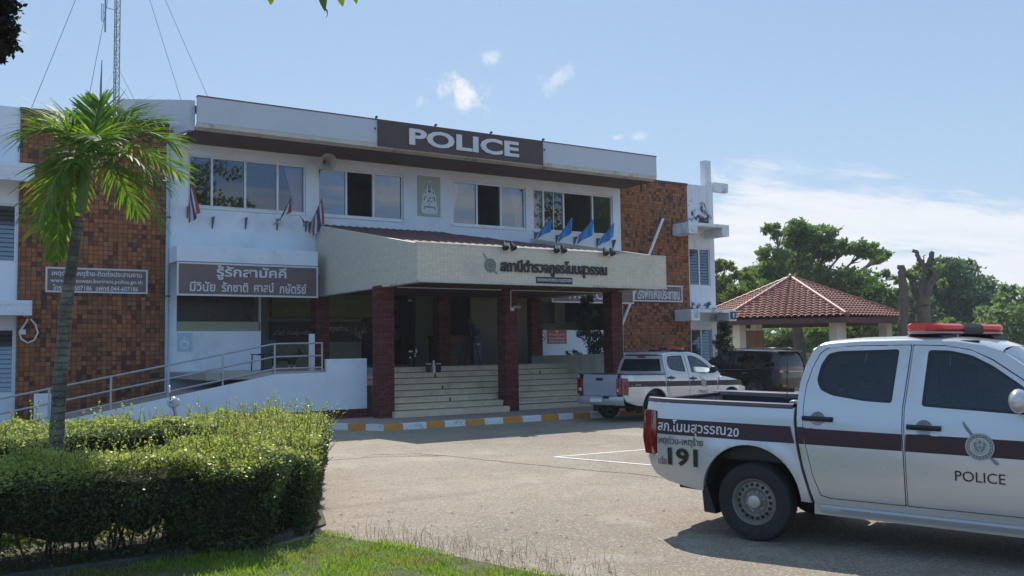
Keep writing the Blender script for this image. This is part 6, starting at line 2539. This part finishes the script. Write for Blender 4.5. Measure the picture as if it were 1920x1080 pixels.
# ------------------------------------------------------------------ pavilion with a six-sided tiled roof
GC = at(1487, 640, 43.0)
GC.z = 0
RG = 4.95
MT['roof_tile'] = mat('roof_tile', (0.25, 0.085, 0.058), 0.75, .18, 2.0, .2, 30, dirt=(0.12, 0.05, 0.04), dscale=1.5, damt=.6)
MT['roof_ridge'] = mat('roof_ridge', (0.27, 0.095, 0.065), 0.5, .12, 2.0)
MT['post_cream'] = mat('post_cream', (0.60, 0.54, 0.43), 0.7, .06, 2.0)
GT = thing('garden_pavilion', 'open pavilion with six-sided red tiled roof and cream posts', 'pavilion', (GC.x, GC.y, 0))
view_az = math.atan2(GC.x, GC.y)
angs = []
a0 = R(-64)
back = Vector((GC.x, GC.y, 0)).normalized()
right = Vector((back.y, -back.x, 0))


def gp(deg, r, z):
    q = R(deg)
    v = right*(r*math.cos(q)) + back*(r*math.sin(q))
    return Vector((v.x, v.y, z))


ZE, ZA = 2.93, 4.86
for s in range(6):
    d0, d1 = -64 + 60*s, -64 + 60*(s + 1)
    A0, A1 = gp(d0, RG, ZE), gp(d1, RG, ZE)
    ap = Vector((0, 0, ZA))
    nrm = (A1 - A0).cross(ap - A0).normalized()
    if nrm.z < 0:
        nrm = -nrm
    b = M()
    nr, ncol = 17, 18
    rows = []
    for i in range(nr*2 + 1):
        t = (i//2 + (i % 2))/nr if i % 2 == 0 else (i//2 + 1)/nr
        t = min(t, 0.985)
        lift = (0.060 if i % 2 == 0 else 0.0)
        L_, R_ = A0.lerp(ap, t), A1.lerp(ap, t)
        wid = (R_ - L_).length
        wid0 = (A1 - A0).length
        row = []
        for k in range(ncol*8 + 1):
            u = k/(ncol*8)
            xx = (u - .5)*wid
            cor = abs(math.sin(math.pi*(xx/(wid0/ncol))))**0.7*0.085
            row.append(L_.lerp(R_, u) + nrm*(cor + lift))
        rows.append(row)
    b.loft(rows)
    b.build('roof', 'roof_tile', GT, smooth=True, angle=50)
    b = M()
    pts, rad_ = [], []
    for i in range(34):
        t = i/33
        pts.append(A0.lerp(ap, t) + Vector((0, 0, .07)))
        rad_.append(.095 + .02*((i % 2)))
    b.tube(pts, rad_, 10)
    b.build('ridge', 'roof_ridge', GT, smooth='all')
    # eave board and post
    b = M()
    B0, B1 = gp(d0, RG - .06, ZE - .02), gp(d1, RG - .06, ZE - .02)
    C0, C1 = gp(d0, RG - .25, ZE - .02), gp(d1, RG - .25, ZE - .02)
    dz = Vector((0, 0, -.22))
    b.add([B0, B1, B1 + dz, B0 + dz, C0, C1, C1 + dz, C0 + dz], [(0, 1, 2, 3), (4, 7, 6, 5), (3, 2, 6, 7), (0, 4, 5, 1)])
    b.build('eave_board', 'brown_beam', GT)
    for dd, rr_ in ((d0, RG - 1.0), ):
        c = gp(dd, rr_, 0)
        M().box(c.x - .2, c.x + .2, c.y - .2, c.y + .2, 0, ZE - .06).build('post', 'post_cream', GT, bevel=.02)
b = M()
b.lathe([(0, ZA - .02), (.2, ZA + .02), (.16, ZA + .14), (.09, ZA + .2), (0, ZA + .24)], 12)
b.build('finial', 'roof_ridge', GT, smooth='all')
b = M()
poly = [gp(-64 + 60*k, RG - .3, 0) for k in range(6)]
b.add([(p.x, p.y, .12) for p in poly] + [(p.x, p.y, 0.0) for p in poly], [tuple(range(6))] + [(k, k + 6, (k + 1) % 6 + 6, (k + 1) % 6) for k in range(6)])
b.build('floor', 'cheek', GT)
poly = [gp(-64 + 60*k, RG - .3, ZE - .05) for k in range(6)]
b = M()
b.add(poly, [tuple(range(6))])
b.build('ceiling', 'brown_beam', GT)
MT['board_wood'] = mat('board_wood', (0.20, 0.10, 0.042), 0.6, .15, 3)
p0, p1 = at(1381, 635, 45.0), at(1430, 635, 44.0)
t = thing('notice_board', 'brown wooden notice board standing inside the pavilion', 'notice board', ((p0.x + p1.x)/2, (p0.y + p1.y)/2, 0))
b = M()
dv = (p1 - p0).normalized()
nv = Vector((-dv.y, dv.x, 0))*.03
b.add([p0 - nv + Vector((0, 0, -.9)), p1 - nv + Vector((0, 0, -.9)), p1 - nv + Vector((0, 0, .38)), p0 - nv + Vector((0, 0, .38)), p0 + nv + Vector((0, 0, -.9)), p1 + nv + Vector((0, 0, -.9)), p1 + nv + Vector((0, 0, .38)), p0 + nv + Vector((0, 0, .38))],
      [(0, 1, 2, 3), (7, 6, 5, 4), (0, 4, 5, 1), (3, 2, 6, 7), (0, 3, 7, 4), (1, 5, 6, 2)])
b.build('panel', 'board_wood', t, world=True)
for p in (p0, p1):
    M().box(p.x - .04, p.x + .04, p.y - .04, p.y + .04, 0, p.z + .4).build('leg', 'board_wood', t, world=True)


# ------------------------------------------------------------------ trees
MT['bark'] = mat('bark', (0.10, 0.075, 0.055), 0.95, .25, 3, .6, 14, dirt=(0.045, 0.035, 0.03), dscale=4, damt=.7)
MT['bark_dead'] = mat('bark_dead', (0.15, 0.115, 0.090), 0.95, .25, 3, .7, 10, dirt=(0.06, 0.04, 0.03), dscale=3, damt=.9)
MT['leaf_mid'] = leafmat('leaf_mid', (0.105, 0.180, 0.060), (0.175, 0.245, 0.085), 0.50, .45, .9)
MT['leaf_dark'] = leafmat('leaf_dark', (0.10, 0.160, 0.105), (0.145, 0.205, 0.13), 0.48, .5, .8)
MT['leaf_light'] = leafmat('leaf_light', (0.13, 0.19, 0.045), (0.20, 0.25, 0.06), 0.48, .45, 1.2)
MT['leaf_olive'] = leafmat('leaf_olive', (0.14, 0.205, 0.09), (0.205, 0.265, 0.115), 0.50, .5, .7)


def crown(clumps, n_per, leaf, seed, flat=0.75, hollow=0.5):
    """clumps: (centre, radius); returns leaf arrays with uneven outline and gaps"""
    rs = np.random.default_rng(seed)
    Cs, As, Bs = [], [], []
    tot = sum(r*r for c, r in clumps)
    for c, r in clumps:
        n = max(60, int(n_per*r*r/tot))
        # sprays: small sub-clumps inside the clump
        k = max(6, int(n/46))
        v = unit(rs.normal(0, 1, (k, 3)))
        rad = r*(hollow + (1.06 - hollow)*rs.random((k, 1))**0.5)*(0.86 + 0.26*rs.random((k, 1)))
        sc = v*rad*np.array([1, 1, flat])
        idx = rs.integers(0, k, n)
        sp = r*0.16
        pos = sc[idx] + rs.normal(0, 1, (n, 3))*np.array([sp, sp, sp*.5])
        a, b_ = leaf_dirs(rs, n, v[idx]*.35 + np.array([0, 0, -.05]), .7, leaf, .30)
        Cs.append(pos + np.array(c))
        As.append(a)
        Bs.append(b_)
    return np.concatenate(Cs), np.concatenate(As), np.concatenate(Bs)


def tree(name, label, cat, base, clumps, n, leaf, m, seed, trunk_r, group=None, flat=.75, hollow=.5, barkm='bark', fork=None):
    base = Vector(base)
    T = thing(name, label, cat, (base.x, base.y, 0), 0, group)
    off = np.array([base.x, base.y, 0.0])
    rr = random.Random(seed)
    b = M()
    top = max(c[2] for c, r in clumps)
    f = fork or Vector((base.x + rr.uniform(-.3, .3), base.y, top*0.38))
    b.tube([Vector((base.x, base.y, 0)) - T.location, Vector((base.x, base.y, f.z*.5)) + Vector((rr.uniform(-.1, .1), 0, 0)) - T.location, f - T.location], [trunk_r*1.25, trunk_r, trunk_r*.85], 10)
    for c, r in clumps:
        e = Vector(c)
        mid = f.lerp(e, .5) + Vector((rr.uniform(-.2, .2), rr.uniform(-.2, .2), r*.25))
        b.tube([f - T.location, mid - T.location, e - T.location], [trunk_r*.45, trunk_r*.28, trunk_r*.10], 6)
        for q in range(4):
            g_ = e + Vector((rr.gauss(0, .5), rr.gauss(0, .5), rr.gauss(0, .3)))*r
            b.tube([mid.lerp(e, .6) - T.location, g_ - T.location], [trunk_r*.14, trunk_r*.04], 4)
    b.build('trunk', barkm, T, smooth='all')
    C, A, B = crown(clumps, n, leaf, seed, flat, hollow)
    leaf_mesh('crown', C - off, A, B, m, T, fold=.15)
    return T


def px_clumps(lst, depth, jit=0.0, seed=1):
    rr = random.Random(seed)
    out = []
    for (x, y, r) in lst:
        d = depth + rr.uniform(-jit, jit)
        p = at(x, y, d)
        out.append(((p.x, p.y, p.z), r*d/F_PX))
    return out


TGp = 'trees beyond the yard'
D = 56
tree('shade_tree', 'wide flat crowned tree spreading over the pavilion roof', 'tree', (*at(1500, 640, D).xy, 0),
     px_clumps([(1452, 432, 20), (1492, 428, 26), (1536, 440, 30), (1500, 455, 34), (1548, 470, 30), (1590, 462, 26), (1622, 470, 24), (1655, 476, 15), (1648, 486, 12), (1455, 480, 30), (1500, 495, 40), (1440, 505, 34), (1420, 520, 30), (1470, 530, 46), (1540, 525, 48), (1600, 525, 34), (1655, 515, 12), (1580, 560, 52), (1640, 560, 42), (1510, 570, 50), (1660, 590, 36), (1420, 545, 30)], D, 2.5, 3), 40000, (.14, .30), 'leaf_mid', 31, .32, TGp, flat=.55, hollow=.25)
D = 52
tree('broadleaf_tree', 'bushy green tree between the white end wall and the pavilion', 'tree', (*at(1352, 640, D).xy, 0),
     px_clumps([(1345, 500, 14), (1362, 492, 12), (1348, 525, 22), (1382, 515, 18), (1400, 520, 14), (1352, 560, 34), (1385, 555, 30), (1408, 545, 20), (1345, 590, 34), (1380, 585, 30), (1330, 540, 30)], D, 1.5, 5), 15000, (.12, .26), 'leaf_light', 32, .2, TGp, hollow=.2)
D = 75
tree('round_tree', 'dark blue green round tree far behind the bare stump', 'tree', (*at(1790, 640, D).xy, 0),
     px_clumps([(1745, 530, 36), (1790, 525, 42), (1830, 550, 40), (1850, 580, 34), (1760, 575, 50), (1810, 600, 55), (1720, 590, 45), (1860, 610, 40), (1770, 505, 26), (1800, 500, 20), (1690, 560, 26)], D, 4, 7), 26000, (.22, .42), 'leaf_dark', 33, .45, TGp, hollow=.3)
D = 62
tree('broadleaf_tree', 'olive green tree at the right edge beyond the near pickup cab', 'tree', (*at(1905, 640, D).xy, 0),
     px_clumps([(1895, 545, 16), (1915, 560, 26), (1880, 570, 22), (1850, 600, 30), (1890, 610, 46), (1935, 600, 50), (1975, 560, 50), (2030, 590, 60), (1835, 625, 26), (1900, 640, 44), (1960, 640, 50)], D, 4, 9), 20000, (.20, .38), 'leaf_olive', 34, .35, TGp, hollow=.3)
D = 53
tree('light_bush', 'yellow green bush below the bare stump, beside the pavilion', 'bush', (*at(1675, 650, D).xy, 0),
     px_clumps([(1650, 632, 20), (1680, 628, 20), (1700, 634, 14), (1665, 645, 24), (1715, 640, 18)], D, 1, 11), 2600, (.18, .36), 'leaf_light', 35, .08, TGp, hollow=.2)
D = 60
for i, (lst, m, lb) in enumerate((
        ([(1440, 640, 26), (1475, 632, 24), (1505, 640, 28), (1460, 655, 30)], 'leaf_olive', 'shrub mass seen through the left half of the pavilion'),
        ([(1535, 630, 24), (1565, 638, 28), (1600, 630, 26), (1580, 655, 30)], 'leaf_mid', 'shrub mass seen through the middle of the pavilion'),
        ([(1632, 640, 28), (1660, 620, 26), (1620, 618, 22), (1650, 655, 26)], 'leaf_olive', 'shrub mass by the right post of the pavilion'),
        ([(1760, 635, 28), (1800, 628, 24), (1780, 615, 20), (1730, 645, 26), (1830, 640, 26)], 'leaf_light', 'pale green bush behind the red beacon bar'))):
    tree('shrub', lb, 'bush', (*at(lst[1][0], 650, D).xy, 0), px_clumps(lst, D, 1.5, 20 + i), 6500, (.14, .30), m, 40 + i, .08, TGp, hollow=.25)
# far continuous tree line, one mass
rs = np.random.default_rng(55)
cl = []
for k in range(120):
    px_ = 1250 + 1500*rs.random()
    d = rs.uniform(95, 125)
    p = at(px_, 640, d)
    r = rs.uniform(2.0, 4.2)
    cl.append(((p.x, p.y, rs.uniform(.5, 4.6)), r))
C, A, B = crown(cl, 26000, (.6, 1.1), 56, .8, .3)
tag(leaf_mesh('far_woods', C, A, B, 'leaf_dark'), 'far line of dark trees along the horizon on the right', 'woods', kind='stuff')

# bare pollarded stump: two trunks with lopped limbs
D = 40
SB = at(1725, 640, D)
ST_T = thing('pollarded_tree', 'bare pollarded tree with lopped grey brown limbs above the near cab', 'tree', (SB.x, SB.y, 0), 0, TGp)


def limb(b, pl, rad, jit=.05, seed=0, n=12):
    rr = random.Random(seed)
    P = [at(x, y, D + dd) for x, y, dd in pl]
    pts, rs_ = [], []
    for i in range(len(P) - 1):
        for k in range(5):
            t = k/5
            pts.append(P[i].lerp(P[i + 1], t) + Vector((rr.gauss(0, jit), rr.gauss(0, jit), 0))*.5)
            rs_.append((rad[i] + (rad[i + 1] - rad[i])*t)*(1 + rr.uniform(-.10, .12)))
    pts.append(P[-1])
    rs_.append(rad[-1])
    b.tube([p - ST_T.location for p in pts], rs_, n)


b = M()
limb(b, [(1738, 690, 0), (1737, 640, 0), (1732, 590, 0), (1728, 565, 0), (1734, 530, 0), (1738, 500, 0)], [0.343, 0.304, 0.290, 0.277, 0.178, 0.158], seed=1)
limb(b, [(1736, 520, 0), (1733, 500, 0), (1720, 478, .1), (1714, 468, .1)], [0.145, 0.119, 0.092, 0.066], seed=2)
limb(b, [(1738, 505, 0), (1744, 490, -.2), (1749, 472, -.3)], [0.132, 0.112, 0.092], seed=3)
limb(b, [(1747, 488, -.3), (1754, 486, -.4)], [0.059, 0.040], seed=7)
limb(b, [(1728, 575, 0), (1718, 555, .2), (1711, 530, .3), (1712, 512, .3)], [0.172, 0.152, 0.132, 0.132], seed=4)
limb(b, [(1730, 570, 0), (1742, 540, -.3), (1752, 520, -.5), (1763, 505, -.6)], [0.185, 0.158, 0.119, 0.092], seed=5)
limb(b, [(1733, 478, .1), (1731, 486, .1), (1733, 495, 0)], [0.020, 0.026, 0.033], seed=6, n=6)
b.build('trunk', 'bark_dead', ST_T, smooth='all')
b = M()
limb(b, [(1706, 690, 0), (1697, 640, 0), (1693, 610, 0), (1695, 560, 0), (1692, 520, 0), (1689, 497, 0)], [0.277, 0.211, 0.185, 0.178, 0.165, 0.152], seed=8)
limb(b, [(1699, 520, 0), (1701, 508, -.1)], [0.079, 0.066], seed=9)
b.build('second_trunk', 'bark_dead', ST_T, smooth='all')
cl = px_clumps([(1702, 520, 7), (1708, 508, 5), (1690, 545, 8), (1680, 525, 7), (1720, 500, 7), (1745, 515, 8), (1760, 500, 6), (1716, 545, 6), (1770, 530, 8)], D + .5, .8, 3)
C, A, B = crown(cl, 700, (.12, .26), 61, .8, .2)
leaf_mesh('crown', C - np.array(ST_T.location), A, B, 'leaf_olive', ST_T)


# two conifers
def conifer(label, base, h, r, seed, n, m='conifer_leaf'):
    T = thing('conifer', label, 'conifer', base, 0, 'small conifers by the station')
    rs = np.random.default_rng(seed)
    M().tube([(0, 0, 0), (0, 0, h*.9)], [.06, .015], 8).build('trunk', 'bark', T)
    Cs, As, Bs = [], [], []
    nb = 70
    for k in range(nb):
        z = h*(0.06 + 0.92*(k/nb))
        a = rs.uniform(0, 6.283)
        R_ = r*(1 - z/h)**0.8*rs.uniform(.65, 1.15) + .05
        tip = np.array([R_*np.cos(a), R_*np.sin(a), z + R_*rs.uniform(.2, .7)])
        base_ = np.array([0, 0, z])
        nn_ = n//nb
        t = rs.random((nn_, 1))**.7
        c = base_ + (tip - base_)*t + rs.normal(0, .045, (nn_, 3))
        Cs.append(c)
        a_, b2 = leaf_dirs(rs, nn_, np.tile(unit((tip - base_)[None])[0]*.9 + np.array([0, 0, .2]), (nn_, 1)), .4, (.06, .13), .2)
        As.append(a_)
        Bs.append(b2)
    leaf_mesh('crown', np.concatenate(Cs), np.concatenate(As), np.concatenate(Bs), m, T)
    return T


MT['conifer_leaf'] = leafmat('conifer_leaf', (0.012, 0.030, 0.014), (0.022, 0.048, 0.022), .25, .6, 3)
tp = onY(1103, 553, 23.6)
conifer('dark conifer behind the sloping stair wall, before the red notice', (tp.x, 23.6, 0.13), tp.z - .13, 0.95, 3, 6500)
tp = onY(1352, 606, 25.2)
conifer('narrow dark conifer at the right end of the building behind the black car', (onY(1358, 660, 25.2).x, 25.2, 0), tp.z + .05, 0.62, 4, 4500)

# foliage overhead at the top edge and dark foliage at the left edge, near the camera
MT['near_leaf'] = leafmat('near_leaf', (0.10, 0.17, 0.012), (0.17, 0.20, 0.012), 0.55, .35, 6)
MT['near_leaf_dark'] = leafmat('near_leaf_dark', (0.035, 0.07, 0.012), (0.05, 0.09, 0.016), 0.3, .35, 6)
D = 3.2
hub = at(610, -120, D)
OT = thing('overhanging_branch', 'overhanging twig whose bright green leaf tips hang into the top of the view', 'branch', tuple(hub))


def big_leaf(x0, y0, x1, y1, w, m, tilt, seed):
    a, c = at(x0, y0, D), at(x1, y1, D + .02)
    ax = (c - a)
    side = ax.cross(Fv).normalized()
    side = (side*math.cos(tilt) + Fv*math.sin(tilt)).normalized()
    nrm = ax.cross(side).normalized()
    L = ax.length
    rows = []
    for i in range(15):
        t = i/14
        ww = w*(math.sin(math.pi*min(1, t**0.85))**0.8)*(1 if t < .93 else .5) + .0004
        row = []
        for k in range(-4, 5):
            s = k/4
            q = a + ax*t + side*(ww*s) + nrm*(abs(s)*ww*.18 - .02*L*math.sin(math.pi*t) + .0015*math.sin(t*34)*abs(s))
            row.append(q - hub)
        rows.append(row)
    b = M()
    b.loft(rows)
    b.build('leaf', m, OT, smooth='all')
    M().tube([hub - hub, (a - hub)*.6 + Vector((0, 0, .02)), a - hub], .0012, 5).build('stalk', 'twig', OT)


big_leaf(505, -62, 508, 10, .024, 'near_leaf', .25, 1)
big_leaf(590, -95, 609, 22, .026, 'near_leaf_dark', .5, 2)
big_leaf(622, -70, 643, 13, .024, 'near_leaf', .2, 3)
big_leaf(655, -60, 669, 8, .020, 'near_leaf', -.2, 4)
q = [at(x, y, D) for x, y in ((608, 14), (613, 20), (614, 28), (611, 34))]
M().tube([p - hub for p in q], [.0022, .0028, .0012, .0006], 6).build('withered_tip', 'twig', OT)
M().tube([Vector((0, 0, 0)), Vector((.1, .05, .15)), Vector((-.8, -.6, .9)), Vector((-2.2, -1.6, 1.2))], [.004, .006, .012, .03], 8).build('twig', 'twig', OT)
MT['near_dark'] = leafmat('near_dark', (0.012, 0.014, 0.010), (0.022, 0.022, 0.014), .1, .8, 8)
D = 3.0
lb_ = at(-90, 700, D)
cl = px_clumps([(-8, 15, 34), (0, 50, 32), (-6, 85, 32), (-22, 115, 22), (-60, 60, 60), (-90, 120, 50), (-70, -40, 70), (-120, 20, 70), (-150, 160, 60)], D, .03, 5)
NT_ = thing('dark_tree', 'near dark foliage reaching in at the top of the left edge', 'tree', (lb_.x, lb_.y, 0))
e = Vector(cl[5][0]) - Vector((lb_.x, lb_.y, 0))
M().tube([(0, 0, 0), (0, 0, 1.0), e], [.05, .045, .02], 8).build('trunk', 'bark', NT_)
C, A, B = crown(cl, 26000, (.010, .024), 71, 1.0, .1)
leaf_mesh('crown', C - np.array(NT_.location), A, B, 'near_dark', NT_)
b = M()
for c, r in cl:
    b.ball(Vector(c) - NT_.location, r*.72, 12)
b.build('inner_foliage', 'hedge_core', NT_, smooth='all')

# trees across the road behind the photographer, seen only as reflections in glass and paint
for i, (x, y, h, r) in enumerate(((-12, -24, 7, 4.0), (-2, -30, 7, 4.5), (8, -30, 8, 4.6), (17, -15, 17.5, 5.2), (27, -30, 6, 4.5), (46, -8, 17, 6.0), (-24, -10, 7, 4.2), (-26, 6, 7, 3.5))):
    rr = random.Random(100 + i)
    cl = [((17, -15, 10), 3.6), ((18.0, -15, 13.2), 2.5), ((16.2, -15, 12.6), 2.6), ((20, -15, 11.0), 2.3), ((21.8, -15, 9.8), 1.9), ((14.5, -15, 10), 3), ((17, -15, 6), 4)] if h > 17 and x < 20 else [((x + rr.uniform(-1, 1)*r*.7, y + rr.uniform(-1, 1)*r*.5, h*rr.uniform(.25, .85)), r*rr.uniform(.45, .7)) for k in range(9)]
    tree('roadside_tree', 'roadside tree behind the photographer, mirrored in the window panes', 'tree', (x, y, 0), cl, 9000 if h > 16 else 2600, (.22, .45) if h > 16 else (.5, 1.0), 'leaf_mid', 200 + i, .25, 'roadside trees behind the viewpoint', hollow=.2)

# scooter parked by the ramp foot, only its mirror and cowl above the hedge
sp0 = onY(268, 745, 17.5)
t = thing('scooter', 'pale scooter parked behind the back hedge, its mirror and handlebar cowl showing', 'scooter', (sp0.x, 17.5, -0.06), R(-13))
MT['scooter_paint'] = mat('scooter_paint', (0.30, 0.40, 0.50), .3, .05, 4, coat=.6)
b = M()
b.loft([[(-.62, .10*s, .46 + .05*k) for s, k in ((-1, 0), (-.6, 2), (.6, 2), (1, 0))], [(-.2, .15*s, .44 + .06*k) for s, k in ((-1, 0), (-.6, 3), (.6, 3), (1, 0))], [(.1, .12*s, .40 + .05*k) for s, k in ((-1, 0), (-.6, 2), (.6, 2), (1, 0))], [(.35, .14*s, .35 + .06*k) for s, k in ((-1, 0), (-.6, 3), (.6, 3), (1, 0))], [(.48, .16*s, .75 + .06*k) for s, k in ((-1, 0), (-.6, 3), (.6, 3), (1, 0))]], close=True)
b.build('body', 'scooter_paint', t, smooth=True)
M().ball((.50, 0, .98), (.10, .14, .11), 12).build('cowl', 'scooter_paint', t, smooth='all')
M().ball((.585, 0, .98), (.04, .085, .07), 12).build('headlight', 'lamp_clear', t, smooth='all')
M().tube([(.45, -.34, 1.0), (.48, -.1, 1.03), (.48, .1, 1.03), (.45, .34, 1.0)], .016, 8).build('handlebar', 'black', t)
for s in (-1, 1):
    mm = M().tube([(.46, .22*s, 1.02), (.44, .27*s, 1.2)], .008, 6).build('mirror_arm', 'black', t)
    m4 = Matrix.Translation((.44, .28*s, 1.22)) @ Matrix.Rotation(R(90), 4, 'Y')
    M().lathe([(0, -.012), (.062, -.012), (.066, 0), (.060, .01), (0, .012)], 18, m4).build('mirror', 'white', mm, smooth=True)
for x in (-.55, .62):
    b = M()
    m4 = Matrix.Translation((x, 0, .27)) @ Matrix.Rotation(R(90), 4, 'X')
    b.lathe([(.18, -.035), (.25, -.04), (.27, 0), (.25, .04), (.18, .035), (.17, 0), (.18, -.035)], 24, m4)
    b.lathe([(0, -.02), (.18, -.01), (.18, .01), (0, .02)], 24, m4)
    b.build('wheel', 'tyre', t, smooth=True)
M().tube([(.50, 0, .95), (.60, 0, .55), (.62, 0, .27)], .028, 8).build('fork', 'galv', t)
M().ball((-.25, 0, .60), (.30, .13, .06), 12).build('seat', 'black', t, smooth='all')

# ------------------------------------------------------------------ hazy air
m, g, b = newmat('air')
g.N.remove(b)
vol = g.N.new('ShaderNodeVolumePrincipled')
vol.inputs['Color'].default_value = (0.86, 0.92, 1.0, 1)
vol.inputs['Density'].default_value = 0.0006
vol.inputs['Anisotropy'].default_value = 0.2
g.L.new(vol.outputs[0], g.N['Material Output'].inputs[1])
MT['air'] = m
HZ = M().box(-70, 220, -60, 190, -1.0, 24.0)
tag(HZ.build('haze', 'air'), kind='stuff')
